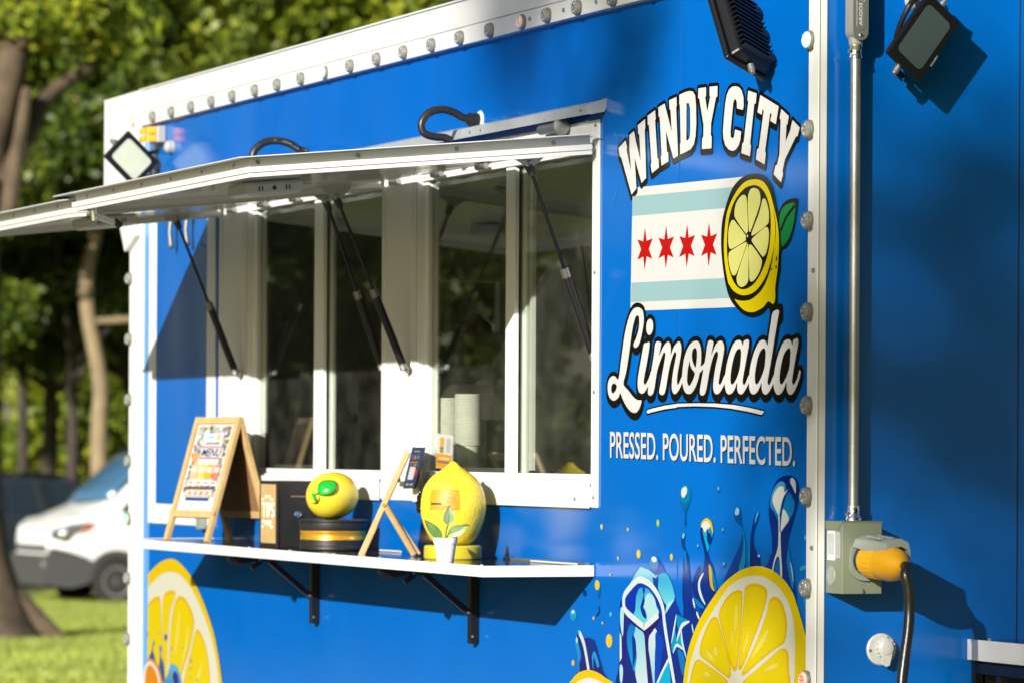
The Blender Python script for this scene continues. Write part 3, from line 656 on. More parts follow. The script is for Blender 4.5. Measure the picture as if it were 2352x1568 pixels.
# fresh water inlet
wi = onX(2023, 1490, 0); WI = MB().lathe([(0, 0), (.036, 0), (.036, .003), (.033, .006), (.026, .0065), (0, .0065)], (0, wi[1], wi[2]), (1, 0, 0), 36).build("water_inlet", M_whitep, TR, smooth=True, angle=30)
q = onX(2034, 1487, .012)
cp_ = MB().lathe([(0, .004), (.021, .004), (.020, .018), (.0165, .021), (0, .021)], (0, q[1], q[2]), (1, 0, 0), 30)
for k in range(14): an = 2 * math.pi * k / 14; cp_.obox((.012, q[1] + .0205 * math.cos(an), q[2] + .0205 * math.sin(an)), (.006, 0, 0), (0, .0022, 0), (0, 0, .0022))
cp_.build("inlet_cap", M_whitep, WI, smooth=True, angle=35)
q2 = onX(2040, 1488, .03)
tb = MB().lathe([(0, 0), (.016, 0), (.0155, .006), (.013, .007), (0, .007)], (.0215, q2[1] - .0, q2[2]), (1, 0, 0), 26); tb.prism([(.0217, q2[1] - .011, q2[2] - .010), (.0217, q2[1] + .013, q2[2] - .008), (.0217, q2[1] + .006, q2[2] - .038), (.0217, q2[1] - .002, q2[2] - .041), (.0217, q2[1] - .013, q2[2] - .036)], (.005, 0, 0))
tb.build("cap_tab", M_whitep, WI, smooth=True, bevel=.001)
for a in (60, 185, 320):
    an = R(a); MB().lathe([(0, 0), (.004, 0), (.003, .002), (0, .0025)], (.006, wi[1] - .0 + .029 * math.cos(an), wi[2] + .029 * math.sin(an)), (1, 0, 0), 10).build("inlet_screw", M_galv, WI)

# white topped equipment shelf at the edge of the frame
ry = float(onX(2226, 1470, 0)[1]); rz = float(onX(2226, 1467, 0)[2])
RK = B(.004, .42, ry, ry + .6, rz - .006, rz - .001).build("equipment_shelf", mat("dark wet tray", (.02, .03, .05), .15), TR)
g = MB(); g.box(.002, .425, ry - .006, ry - .0002, rz - .046, rz + .001); g.box(.4202, .4255, ry, ry + .6, rz - .046, rz + .001); g.build("shelf_edge", M_trim, RK, bevel=.001)
g = MB(); g.box(.003, .022, ry + .004, ry + .024, rz - .40, rz - .047); g.box(.023, .42, ry + .004, ry + .024, rz - .076, rz - .052); g.box(.12, .14, ry + .004, ry + .024, rz - .4, rz - .077); g.box(.003, .022, ry + .03, ry + .6, rz - .12, rz - .07)
g.build("rack_frame", M_black, RK, bevel=.0015)
MB().lathe([(0, 0), (.006, 0), (.004, .004), (0, .005)], (.06, ry + .02, rz), (0, 0, 1), 10).build("shelf_rivet", M_galv, RK)

# ================================================================== PRINTED WRAP GRAPHICS (flat vinyl laid on the wall)
SC = 4096 / 2352
def Zf(ox, oy, s): return lambda p: ((ox + p[0] / s) / SC, (oy + p[1] / s) / SC)
CNT = [0]
def wallpt(d, layer): return onY(d[0], d[1], -(.0013 + .0003 * layer + (CNT[0] % 120) * 2e-6))
def lin(c): return srgb(*c) if max(c) > 1 else c
PRN = {}
ALB = .50
def alb(c):                                   # printed ink colour as reflectance
    return tuple(v * ALB for v in srgb(*c))
def shape(z, pts, c, layer, name, smooth=True, parent=None, c2=None, n=5):
    CNT[0] += 1; P = cr(pts, n) if smooth else pts
    D = [z(p) for p in P]; W3 = [wallpt(d, layer) for d in D]
    b = MB(); b.fix = False; tr = tessellate_polygon([[Vector((w[0], 0, w[2])) for w in W3]])
    b.add(W3, [tuple(t) for t in tr]); o = b.build(name, M_print, parent or TR, col=alb(c))
    if c2:                                    # linear colour run from top to bottom of the printed shape
        me = o.data; ca = me.color_attributes["Col"]; zs = [w[2] for w in W3]; lo, hi = min(zs), max(zs); A1, A2 = np.array(alb(c)), np.array(alb(c2))
        for lp in me.loops:
            t = (W3[lp.vertex_index][2] - lo) / (hi - lo); ca.data[lp.index].color = (*(A2 + (A1 - A2) * t), 1)
    return o
def stroke(z, pts, w, c, layer, name, parent=None, taper=False):   # printed line of even width w (wall metres)
    CNT[0] += 1; w *= .55; P = [wallpt(z(p), layer) for p in cr(pts, 6, False)]; L_, R_ = [], []; n = len(P)
    for i in range(n):
        d = P[min(i + 1, n - 1)] - P[max(i - 1, 0)]; d /= np.linalg.norm(d) + 1e-9; q = np.array([-d[2], 0, d[0]])
        ww = w / 2 * (math.sin(math.pi * (.08 + .84 * i / (n - 1))) if taper else 1)
        L_.append(P[i] + q * ww); R_.append(P[i] - q * ww)
    b = MB(); b.fix = False; b.add(L_ + R_, [(i, i + 1, n + i + 1, n + i) for i in range(n - 1)])
    return b.build(name, M_print, parent or TR, col=alb(c))
def ell(z, cx, cy, rx, ry, c, layer, name, parent=None, c2=None, tilt=0):
    pts = []
    for k in range(18):
        a = 2 * math.pi * k / 18; x, y = rx * math.cos(a), ry * math.sin(a)
        pts.append((cx + x - tilt * y, cy + y))
    return shape(z, pts, c, layer, name, False, parent, c2)
def field(polys, w, g=.0016, drop=0.0):
    """signed distance field of the union of polygons (wall x, z)"""
    allp = np.concatenate([np.array(p) for p in polys]); lo = allp.min(0) - w - .01; hi = allp.max(0) + w + .01
    nx, nz = int((hi[0] - lo[0]) / g) + 1, int((hi[1] - lo[1]) / g) + 1
    X = lo[0] + np.arange(nx) * g; Z = lo[1] + np.arange(nz) * g; GX, GZ = np.meshgrid(X, Z)
    out = np.full(GX.shape, 9.0)
    for grp in polys:
        rings = grp if isinstance(grp[0][0], (list, tuple, np.ndarray)) and not np.isscalar(grp[0][0]) and len(np.shape(grp)) == 3 else [grp]
        ins = np.zeros(GX.shape, bool); dist = np.full(GX.shape, 9.0)
        for r in rings:
            P = np.array(r); Q = np.roll(P, -1, 0); m_ = w + 4 * g
            for a, b in zip(P, Q):
                if a[1] != b[1]:
                    rows = (Z >= min(a[1], b[1])) & (Z < max(a[1], b[1]))
                    if rows.any():
                        xi = a[0] + (Z[rows] - a[1]) / (b[1] - a[1]) * (b[0] - a[0]); ins[rows] ^= X[None, :] < xi[:, None]
                i0, i1 = np.searchsorted(X, (min(a[0], b[0]) - m_, max(a[0], b[0]) + m_)); j0, j1 = np.searchsorted(Z, (min(a[1], b[1]) - m_, max(a[1], b[1]) + m_))
                if i1 > i0 and j1 > j0:
                    px, pz = GX[j0:j1, i0:i1] - a[0], GZ[j0:j1, i0:i1] - a[1]; d = b - a; t = np.clip((px * d[0] + pz * d[1]) / (d @ d + 1e-15), 0, 1)
                    dd = np.hypot(px - t * d[0], pz - t * d[1]); dist[j0:j1, i0:i1] = np.minimum(dist[j0:j1, i0:i1], dd)
        out = np.minimum(out, np.where(ins, -dist, dist))
    return X, Z, out
def sheet(X, Z, Fd, lv, layer, c, name, parent=None):
    """flat vinyl cut along the level lv of the field: whole rows of cells as strips, edge cells cut exactly"""
    y = -(.0013 + .0003 * layer); f = Fd - lv; S = f < 0; nx = len(X); V, Fc, idx = [], [], {}
    full = S[:-1, :-1] & S[:-1, 1:] & S[1:, 1:] & S[1:, :-1]; anyc = (S[:-1, :-1] | S[:-1, 1:] | S[1:, 1:] | S[1:, :-1]) & ~full
    for j in range(full.shape[0]):
        d = np.diff(np.r_[0, full[j].astype(int), 0]); st, en = np.nonzero(d == 1)[0], np.nonzero(d == -1)[0]
        for i0, i1 in zip(st, en): k = len(V); V += [(X[i0], y, Z[j]), (X[i1], y, Z[j]), (X[i1], y, Z[j + 1]), (X[i0], y, Z[j + 1])]; Fc.append((k, k + 1, k + 2, k + 3))
    for j, i in zip(*np.nonzero(anyc)):
        cs = [(j, i), (j, i + 1), (j + 1, i + 1), (j + 1, i)]; P = []
        for (a, b_), (a2, b2) in zip(cs, cs[1:] + cs[:1]):
            fa, fb = f[a, b_], f[a2, b2]
            if fa < 0: P.append((X[b_], y, Z[a]))
            if (fa < 0) != (fb < 0): t = fa / (fa - fb); P.append((X[b_] + (X[b2] - X[b_]) * t, y, Z[a] + (Z[a2] - Z[a]) * t))
        if len(P) > 2: k = len(V); V += P; Fc.append(tuple(range(k, k + len(P))))
    b = MB(); b.fix = False; b.add(V, Fc); return b.build(name, M_print, parent or TR, col=alb(c))
def xz(z, pts, smooth=0):
    if smooth: pts = cr(pts, smooth)
    out = []
    for p in pts: w = wallpt(z(p), 0); out.append((w[0], w[2]))
    return out
INK, WHT, SKYB, RED = (26, 24, 22), (255, 255, 252), (172, 214, 220), (215, 18, 18)

# ---- flag with four stars
ZFl = Zf(2400, 680, 2.6133)
flag = shape(ZFl, [(341, 189), (1500, 73), (1480, 1432), (318, 1475)], (250, 250, 248), 0, "flag_print", False)
shape(ZFl, [(339, 278), (1500, 172), (1500, 383), (336, 483)], SKYB, 1, "flag_stripe", False, flag)
shape(ZFl, [(328, 1180), (1500, 1120), (1480, 1335), (322, 1382)], SKYB, 1, "flag_stripe", False, flag)
star = [(470, 607), (487, 742), (550, 717), (509, 827), (545, 930), (487, 905), (465, 1042), (451, 907), (390, 940), (429, 830), (391, 729), (451, 747)]
for dx, dy, s in ((0, 0, 1), (221, -17, 1.02), (440, -32, 1.03), (669, -45, 1.05)):
    shape(ZFl, [(470 + dx + (x - 470) * s, 825 + dy + (y - 825) * s) for x, y in star], RED, 2, "star", False, flag)

# ---- arched WINDY CITY
Z1 = Zf(2440, 380, 3.5636); Z2 = Zf(2400, 280, 2.6133); Z3 = Zf(3000, 400, 3.92)
LT = [
 ("W", Z1, [(122, 763), (222, 650), (242, 740), (236, 790), (300, 1085), (278, 780), (276, 575), (342, 518), (370, 675), (437, 940), (418, 565), (403, 560), (395, 435), (500, 347), (503, 468), (495, 500), (516, 1185), (450, 1258), (352, 905), (376, 1335), (308, 1425), (158, 888), (143, 885)], None),
 ("I", Z1, [(535, 300), (643, 222), (652, 345), (642, 362), (676, 905), (690, 915), (698, 1038), (597, 1120), (580, 1000), (592, 965), (555, 435), (538, 428)], None),
 ("N", Z1, [(688, 182), (778, 125), (880, 528), (862, 215), (848, 210), (843, 80), (947, 32), (952, 160), (942, 178), (970, 870), (906, 910), (795, 515), (812, 815), (828, 822), (833, 948), (735, 1012), (725, 885), (736, 862), (708, 320), (692, 312)], None),
 ("D", Z2, [(833, 262), (890, 235), (940, 222), (975, 228), (998, 270), (1007, 370), (1010, 550), (1003, 690), (985, 780), (950, 832), (900, 860), (842, 886), (840, 775), (847, 762), (838, 368), (832, 362)], [(908, 350), (932, 350), (944, 400), (947, 600), (943, 695), (927, 733), (906, 742)]),
 ("Y", Z2, [(1028, 195), (1108, 183), (1108, 275), (1100, 290), (1122, 437), (1152, 280), (1145, 270), (1145, 178), (1229, 170), (1227, 278), (1212, 290), (1161, 560), (1158, 685), (1168, 700), (1165, 822), (1065, 830), (1068, 715), (1080, 698), (1082, 580), (1038, 305), (1025, 295)], None),
 ("C", Z2, [(1412, 172), (1450, 180), (1480, 215), (1500, 290), (1502, 380), (1493, 420), (1432, 405), (1430, 340), (1420, 310), (1405, 308), (1392, 350), (1378, 500), (1364, 640), (1368, 705), (1382, 718), (1400, 705), (1412, 625), (1475, 645), (1468, 730), (1450, 790), (1420, 835), (1385, 850), (1345, 835), (1310, 790), (1290, 720), (1285, 640), (1295, 500), (1310, 350), (1325, 265), (1350, 205), (1380, 178)], None),
 ("I", Z2, [(1550, 218), (1637, 248), (1628, 350), (1612, 362), (1570, 765), (1578, 800), (1567, 905), (1478, 872), (1488, 770), (1502, 758), (1550, 330), (1540, 318)], None),
 ("T", Z2, [(1675, 265), (1868, 383), (1838, 570), (1780, 535), (1795, 460), (1778, 455), (1725, 850), (1733, 875), (1720, 990), (1630, 937), (1643, 830), (1660, 820), (1712, 425), (1698, 415), (1690, 470), (1645, 445)], None),
 ("Y", Z3, [(490, 145), (607, 255), (588, 385), (572, 398), (558, 658), (635, 470), (640, 425), (668, 318), (779, 435), (745, 575), (722, 573), (548, 935), (508, 1120), (520, 1155), (487, 1297), (370, 1168), (400, 1028), (425, 1020), (462, 850), (480, 320), (465, 285)], None)]
polys = [[xz(z, p)] for _, z, p, h in LT]
X_, Z_, Fd = field([p[0] for p in polys], .012)
X2, Z2_, Fd2 = X_, Z_, Fd.copy(); k = 2
Fd2[:-k] = np.minimum(Fd[:-k], np.maximum(Fd[k:], Fd[k:])); Fd2[:-2 * k] = np.minimum(Fd2[:-2 * k], Fd[2 * k:])
arch = sheet(X_, Z_, Fd2, .0084, 1, INK, "arched_lettering")
for nm, z, p, h in LT:
    if h:
        b = MB(); b.fix = False; A_, B_ = [Vector((*q, 0)) for q in xz(z, p)], [Vector((*q, 0)) for q in xz(z, h)]
        tr = tessellate_polygon([A_, B_]); y = -(.0013 + .0003 * 3); b.add([(v[0], y, v[1]) for v in A_ + B_], [tuple(t) for t in tr]); b.build("letter", M_print, arch, col=alb(WHT))
    else: shape(z, p, WHT, 3, "letter", False, arch)
shape(Z2, [(915, 385), (928, 375), (932, 420), (936, 690), (924, 700), (915, 640)], (10, 118, 210), 4, "letter_gap", True, arch)

# ---- script lettering
ZL = Zf(2420, 1190, 3.136); ZM = Zf(2680, 1290, 3.92)
S_ = [
 (ZL, [(430, 127), (470, 150), (490, 210), (493, 300), (480, 400), (455, 520), (425, 600), (390, 628), (370, 615), (365, 580), (385, 540), (410, 470), (432, 380), (437, 290), (430, 238), (415, 225), (390, 245), (370, 310), (350, 400), (325, 570), (300, 760), (270, 940), (238, 1080), (300, 1160), (370, 1250), (420, 1282), (463, 1285), (455, 1340), (430, 1400), (400, 1435), (365, 1440), (320, 1415), (270, 1350), (230, 1270), (198, 1192), (180, 1240), (140, 1280), (100, 1285), (60, 1240), (42, 1170), (42, 1080), (60, 1020), (90, 985), (130, 982), (175, 1020), (200, 850), (225, 660), (260, 430), (310, 240), (360, 150), (400, 127)], [[(85, 1130), (95, 1090), (115, 1073), (140, 1082), (155, 1105), (145, 1150), (120, 1190), (100, 1195), (88, 1170)]]),
 (ZL, [(497, 578), (530, 567), (568, 572), (535, 800), (497, 1000), (493, 1060), (503, 1087), (525, 1070), (560, 1000), (590, 910), (610, 960), (570, 1060), (530, 1140), (495, 1190), (460, 1200), (430, 1170), (417, 1100), (420, 1000), (445, 850), (475, 680)], []),
 (ZL, [(570, 267), (600, 290), (611, 345), (605, 410), (585, 455), (562, 471), (540, 455), (526, 410), (526, 350), (540, 295)], []),
 (ZL, [(642, 563), (711, 563), (700, 640), (683, 735), (720, 650), (760, 580), (800, 552), (825, 580), (833, 640), (830, 722), (860, 640), (895, 580), (930, 550), (955, 570), (965, 640), (955, 740), (920, 930), (910, 1040), (917, 1085), (935, 1070), (975, 980), (995, 1010), (965, 1090), (930, 1160), (890, 1205), (860, 1190), (845, 1130), (848, 1030), (865, 900), (900, 720), (890, 680), (868, 700), (830, 810), (800, 950), (755, 1195), (687, 1193), (710, 1040), (762, 740), (757, 690), (742, 688), (705, 780), (660, 920), (612, 1195), (543, 1190), (590, 900), (620, 720)], []),
 (ZM, [(410, 287), (455, 300), (485, 360), (498, 460), (497, 580), (488, 700), (470, 800), (440, 920), (400, 1020), (350, 1095), (300, 1115), (250, 1090), (215, 1010), (203, 900), (200, 800), (215, 650), (240, 520), (290, 390), (350, 310)], [[(315, 600), (325, 660), (350, 720), (395, 785), (385, 850), (350, 930), (320, 980), (295, 975), (278, 920), (278, 840), (290, 720)], [(400, 393), (425, 420), (432, 500), (425, 600), (410, 700), (380, 650), (358, 580), (353, 500), (365, 430)]]),
 (ZM, [(455, 800), (485, 700), (530, 655), (575, 590), (560, 690), (520, 735), (480, 780)], []),
 (ZM, [(605, 298), (688, 298), (675, 400), (655, 515), (700, 400), (750, 310), (805, 283), (840, 310), (857, 380), (850, 480), (800, 750), (775, 900), (775, 950), (790, 968), (815, 940), (865, 820), (890, 850), (865, 950), (820, 1040), (780, 1100), (735, 1118), (700, 1085), (685, 1010), (690, 900), (720, 700), (760, 520), (757, 460), (735, 450), (700, 500), (660, 620), (620, 800), (560, 1105), (475, 1103), (520, 800), (560, 580)], []),
 (ZM, [(1085, 273), (1130, 300), (1155, 365), (1168, 288), (1250, 288), (1200, 600), (1155, 850), (1148, 930), (1165, 970), (1190, 950), (1245, 820), (1265, 860), (1235, 960), (1190, 1050), (1150, 1105), (1115, 1120), (1080, 1095), (1062, 1030), (1062, 930), (1030, 1020), (990, 1090), (935, 1120), (895, 1090), (872, 1010), (868, 900), (880, 760), (910, 600), (960, 430), (1020, 310)], [[(1095, 405), (1120, 430), (1122, 520), (1105, 700), (1065, 840), (1020, 930), (980, 968), (960, 930), (958, 840), (975, 700), (1010, 540), (1050, 440)]]),
 (ZM, [(1465, 268), (1510, 295), (1538, 355), (1560, 200), (1590, 0), (1623, -161), (1717, -188), (1690, 0), (1600, 560), (1550, 850), (1538, 930), (1555, 970), (1580, 950), (1635, 820), (1660, 860), (1625, 960), (1580, 1050), (1540, 1105), (1500, 1122), (1465, 1095), (1447, 1030), (1445, 935), (1410, 1020), (1365, 1095), (1310, 1120), (1270, 1085), (1248, 1000), (1247, 880), (1260, 740), (1290, 590), (1340, 430), (1400, 310)], [[(1480, 400), (1505, 430), (1508, 520), (1490, 700), (1445, 840), (1400, 930), (1365, 965), (1345, 930), (1340, 840), (1355, 700), (1390, 540), (1430, 440)]]),
 (ZM, [(1860, 262), (1905, 290), (1930, 355), (1943, 272), (2025, 272), (1970, 600), (1930, 850), (1925, 930), (1943, 970), (1975, 930), (2010, 850), (2030, 760), (2045, 738), (2057, 760), (2050, 830), (2020, 930), (1980, 1030), (1940, 1100), (1895, 1127), (1855, 1095), (1838, 1020), (1838, 930), (1800, 1020), (1755, 1100), (1700, 1127), (1660, 1085), (1635, 1000), (1635, 870), (1650, 740), (1680, 590), (1730, 430), (1790, 300)], [[(1875, 395), (1897, 430), (1897, 520), (1880, 700), (1835, 840), (1790, 930), (1755, 965), (1732, 930), (1728, 840), (1745, 700), (1780, 540), (1825, 440)]])]
def sharp_cr(z, p): return xz(z, p, 3)
X_ = None
fields = []
outer = [sharp_cr(z, p) for z, p, h in S_]; holes = [sharp_cr(z, q) for z, p, h in S_ for q in h]
Xs, Zs, Fo = field(outer, .016)
# carve the counters
def carve(X, Z, Fd, hs):
    GX, GZ = np.meshgrid(X, Z); F2 = Fd.copy()
    for h in hs:
        P = np.array(h); Q = np.roll(P, -1, 0); ins = np.zeros(GX.shape, bool); dist = np.full(GX.shape, 9.0); i0, i1 = np.searchsorted(X, (P[:, 0].min() - .02, P[:, 0].max() + .02)); j0, j1 = np.searchsorted(Z, (P[:, 1].min() - .02, P[:, 1].max() + .02))
        for a, b in zip(P, Q):
            if a[1] != b[1]:
                rows = (Z >= min(a[1], b[1])) & (Z < max(a[1], b[1]))
                if rows.any(): xi = a[0] + (Z[rows] - a[1]) / (b[1] - a[1]) * (b[0] - a[0]); ins[rows] ^= X[None, :] < xi[:, None]
            px, pz = GX[j0:j1, i0:i1] - a[0], GZ[j0:j1, i0:i1] - a[1]; d = b - a; t = np.clip((px * d[0] + pz * d[1]) / (d @ d + 1e-15), 0, 1)
            dist[j0:j1, i0:i1] = np.minimum(dist[j0:j1, i0:i1], np.hypot(px - t * d[0], pz - t * d[1]))
        sd = np.where(ins, -dist, dist); F2 = np.maximum(F2, -sd)
    return F2
Fw = carve(Xs, Zs, Fo, holes)
Fk = Fo.copy(); Fk[:-4] = np.minimum(Fk[:-4], Fo[4:]); Fk[:-2] = np.minimum(Fk[:-2], Fo[2:])
scr = sheet(Xs, Zs, Fk, .0115, 4, INK, "script_lettering")
sheet(Xs, Zs, Fw, 0.0, 5, WHT, "script_letters", scr)
sw = [ZL(p) for p in ((521, 1430), (532, 1405), (600, 1385), (750, 1350), (900, 1328))] + [ZM(p) for p in ((110, 1265), (400, 1258), (700, 1262), (1000, 1285), (1250, 1330), (1478, 1385), (1440, 1440), (1200, 1385), (950, 1340), (700, 1315), (400, 1305), (110, 1315))] + [ZL(p) for p in ((900, 1375), (750, 1395), (600, 1430), (545, 1447), (525, 1445))]
idn = lambda p: p
swp = [(wallpt(q, 0)[0], wallpt(q, 0)[2]) for q in sw]
Xa, Za, Fa = field([swp], .006)
us = sheet(Xa, Za, Fa, .0035, 3, INK, "underline_swoosh"); shape(idn, sw, WHT, 5, "swoosh_fill", False, us)
for x in (305, 520, 745, 935):               # black drips joining the script to its underline
    w_ = 40 if x < 900 else 26
    shape(ZM, [(x - w_ * 1.3, 1130), (x + w_ * 1.3, 1130), (x + w_ * .9, 1190), (x + w_, 1258), (x - w_, 1258), (x - w_ * .9, 1190)], INK, 3, "outline_drip", False, scr)

# ---- lemon emblem
em = shape(ZFl, [(1640, 40), (1720, 65), (1790, 150), (1832, 290), (1862, 440), (1900, 370), (1960, 315), (2062, 300), (2062, 400), (2040, 560), (2000, 720), (1950, 810), (1895, 855), (1885, 1050), (1858, 1220), (1858, 1390), (1905, 1410), (1900, 1600), (1790, 1600), (1765, 1445), (1690, 1510), (1600, 1540), (1510, 1520), (1430, 1450), (1350, 1330), (1300, 1130), (1268, 850), (1270, 600), (1300, 430), (1370, 220), (1450, 110), (1540, 55)], INK, 3, "lemon_emblem", True, None, None, 4)
shape(ZFl, [(1620, 100), (1700, 122), (1760, 200), (1805, 340), (1855, 560), (1870, 750), (1860, 1000), (1832, 1220), (1832, 1330), (1812, 1402), (1757, 1375), (1700, 1440), (1600, 1487), (1510, 1470), (1440, 1400), (1395, 1330), (1345, 1200), (1305, 980), (1295, 760), (1315, 520), (1350, 380), (1430, 220), (1520, 125)], (250, 228, 10), 4, "lemon_skin", True, em)
shape(ZFl, [(1815, 395), (1838, 640), (1800, 900), (1730, 1120), (1620, 1270), (1500, 1312), (1400, 1270), (1340, 1190), (1385, 1325), (1440, 1362), (1520, 1368), (1600, 1340), (1700, 1240), (1775, 1060), (1815, 850), (1832, 640), (1822, 480)], INK, 5, "rind_shadow", True, em)
shape(ZFl, [(1640, 165), (1705, 215), (1752, 310), (1780, 450), (1783, 650), (1762, 850), (1700, 1040), (1610, 1190), (1500, 1250), (1420, 1205), (1360, 1080), (1330, 900), (1327, 720), (1350, 500), (1410, 320), (1500, 205), (1570, 168)], INK, 5, "pulp_outline", True, em)
for k, p in enumerate(([(1610, 190), (1660, 215), (1677, 300), (1660, 400), (1574, 640), (1558, 640), (1545, 400), (1548, 280), (1570, 210)],
    [(1500, 262), (1530, 290), (1540, 420), (1548, 640), (1530, 672), (1420, 515), (1405, 450), (1420, 360), (1460, 290)],
    [(1395, 525), (1420, 550), (1525, 690), (1520, 740), (1390, 820), (1355, 820), (1340, 750), (1345, 620), (1370, 540)],
    [(1525, 755), (1530, 785), (1440, 1050), (1400, 1105), (1370, 1070), (1345, 960), (1345, 890), (1370, 845)],
    [(1550, 790), (1552, 1100), (1540, 1180), (1490, 1225), (1445, 1205), (1428, 1150), (1440, 1080), (1535, 790)],
    [(1562, 780), (1680, 920), (1690, 980), (1670, 1060), (1630, 1130), (1590, 1168), (1565, 1150), (1560, 1050)],
    [(1590, 720), (1700, 620), (1745, 598), (1765, 650), (1760, 760), (1740, 860), (1710, 905), (1685, 890), (1585, 745)],
    [(1585, 660), (1660, 460), (1700, 310), (1735, 320), (1762, 420), (1765, 520), (1740, 580), (1600, 685)])):
    shape(ZFl, p, (244, 242, 140), 6, "lemon_segment", True, em)
ell(ZFl, 1555, 712, 33, 68, INK, 7, "lemon_core", em); ell(ZFl, 1541, 692, 6, 16, (240, 240, 240), 8, "core_glint", em)
shape(ZFl, [(2037, 350), (2035, 480), (2005, 640), (1960, 740), (1900, 800), (1890, 660), (1875, 560), (1880, 480), (1905, 410), (1950, 365)], (0, 150, 72), 5, "emblem_leaf", True, em)
stroke(ZFl, [(2037, 375), (1985, 440), (1935, 520), (1888, 640)], .016, INK, 6, "leaf_vein", em)
for a in ((1846, 928, 6, 27), (1840, 1015, 6, 18), (1792, 1036, 6, 13)): ell(ZFl, *a, INK, 6, "lemon_pore", em)

# ---- tagline
tv, tf = text_mesh("PRESSED. POURED. PERFECTED.", bold=.012)
lo, hi = tv.min(0), tv.max(0); uv = (tv - lo) / (hi - lo)
c00, c10, c01, c11 = (wallpt(d, 2) for d in ((1401.2, 1050.6), (1826.2, 1070.3), (1401.2, 989.6), (1826.2, 1003.0)))
pts3 = np.array([(c00 * (1 - u) + c10 * u) * (1 - v) + (c01 * (1 - u) + c11 * u) * v for u, v in uv])
par = list(range(len(tv)))
def fnd(i):
    while par[i] != i: par[i] = par[par[i]]; i = par[i]
    return i
for f in tf:
    for a in f[1:]: par[fnd(a)] = fnd(f[0])
groups = {}
for f in tf: groups.setdefault(fnd(f[0]), []).append(f)
tg = None
for root, fs in sorted(groups.items(), key=lambda kv: uv[[i for f in kv[1] for i in f], 0].min()):
    ids = sorted({i for f in fs for i in f}); mp = {i: n for n, i in enumerate(ids)}
    for dy, colr, sc_, lay in ((0, (245, 245, 240), 1, 0), (.0002, (12, 30, 70), 1.0, -1)):
        b = MB(); b.fix = False; q = pts3[ids].copy()
        if lay < 0: q = q + np.array([.0022, .0003, -.0016])
        b.add(q, [tuple(mp[i] for i in f) for f in fs])
        if tg is None: tg = thing("tagline", None, None); tg.parent = TR
        b.build("letter" if lay == 0 else "letter_edge", M_print, tg, col=alb(colr))

# ---- splash, ice and fruit art
Ra, Rb, Rc, Rd, Rl = Zf(2240, 1880, 3.485), Zf(2240, 2281, 3.485), Zf(2640, 1880, 3.485), Zf(2640, 2281, 3.485), Zf(500, 2180, 2.846)
ART = thing("splash_art", None, None); ART.parent = TR
def A(z, p, c, l, n, c2=None, sm=True): return shape(z, p, c, l, n, sm, ART, c2)
NV, MB_, CY, PC = (8, 45, 140), (10, 85, 200), (0, 185, 235), (190, 240, 246)
A(Rb, [(1715, -60), (1790, -90), (1830, 170), (1880, 40), (1960, -60), (2120, 250), (2150, 500), (2000, 900), (1860, 1250), (1780, 1700), (1590, 1750), (1560, 1000), (1620, 600), (1712, 652)], NV, 0, "water_splash", (10, 60, 170))
A(Rb, [(832, 480), (870, 400), (905, 300), (1000, 110), (1060, 0), (1110, -47), (1180, -40), (1245, -10), (1250, -130), (1270, -190), (1310, -207), (1350, -190), (1420, -90), (1470, 30), (1540, 130), (1590, 290), (1605, 400), (1640, 500), (1680, 600), (1725, 655), (1805, 705), (1740, 800), (1760, 1200), (1720, 1750), (830, 1750), (822, 1300), (828, 900)], (14, 70, 190), 1, "ice_cube", (20, 30, 130))
A(Rb, [(905, 320), (1000, 130), (1110, -40), (1180, -35), (1250, -5), (1330, 60), (1372, 50), (1330, 100), (1290, 90), (1295, 180), (1200, 120), (1110, 112), (1020, 160), (935, 290)], (150, 225, 245), 2, "ice_facet", (60, 180, 230))
A(Rb, [(1255, -130), (1275, -185), (1310, -200), (1345, -185), (1370, -100), (1330, 20), (1275, -20), (1250, -60)], (90, 190, 235), 2, "ice_facet", (20, 70, 180))
A(Rb, [(1275, -185), (1310, -200), (1340, -180), (1345, -145), (1315, -120), (1285, -140)], WHT, 3, "ice_glint")
A(Rb, [(1380, 60), (1470, 30), (1540, 130), (1588, 290), (1592, 390), (1490, 480), (1400, 330), (1368, 240), (1372, 140)], (0, 175, 230), 2, "ice_facet", (120, 230, 245))
A(Rb, [(1590, 400), (1500, 455), (1480, 520), (1465, 600), (1520, 520), (1570, 440)], PC, 3, "ice_facet")
A(Rb, [(925, 330), (1000, 222), (1080, 165), (1150, 158), (1240, 210), (1330, 345), (1382, 600), (1200, 745), (1150, 745), (1010, 605), (925, 525), (915, 430)], (10, 60, 190), 2, "ice_hollow")
A(Rb, [(1060, 300), (1130, 235), (1220, 250), (1290, 330), (1345, 480), (1375, 600), (1210, 735), (1140, 730), (1030, 620), (1050, 540), (1052, 400)], (60, 170, 232), 3, "ice_tone", (100, 225, 240))
A(Rb, [(1180, 430), (1200, 345), (1245, 312), (1315, 380), (1345, 500), (1372, 600), (1230, 690), (1212, 620), (1190, 540), (1168, 510)], PC, 4, "ice_tone")
A(Rb, [(1150, 240), (1185, 250), (1170, 340), (1180, 440), (1160, 500), (1190, 570), (1205, 660), (1160, 640), (1120, 520), (1140, 430), (1162, 340)], (10, 50, 165), 4, "ice_tone")
A(Rb, [(950, 350), (1000, 285), (1060, 262), (1090, 265), (1062, 350), (1050, 480), (1020, 550), (962, 520), (940, 430)], (6, 55, 190), 4, "ice_tone")
A(Rb, [(1060, 780), (1150, 830), (1180, 900), (1200, 1100), (1225, 1300), (1262, 1750), (1140, 1750), (1050, 1440), (1070, 1200), (1050, 1000), (1025, 850)], (140, 225, 242), 2, "ice_tone", (235, 245, 248))
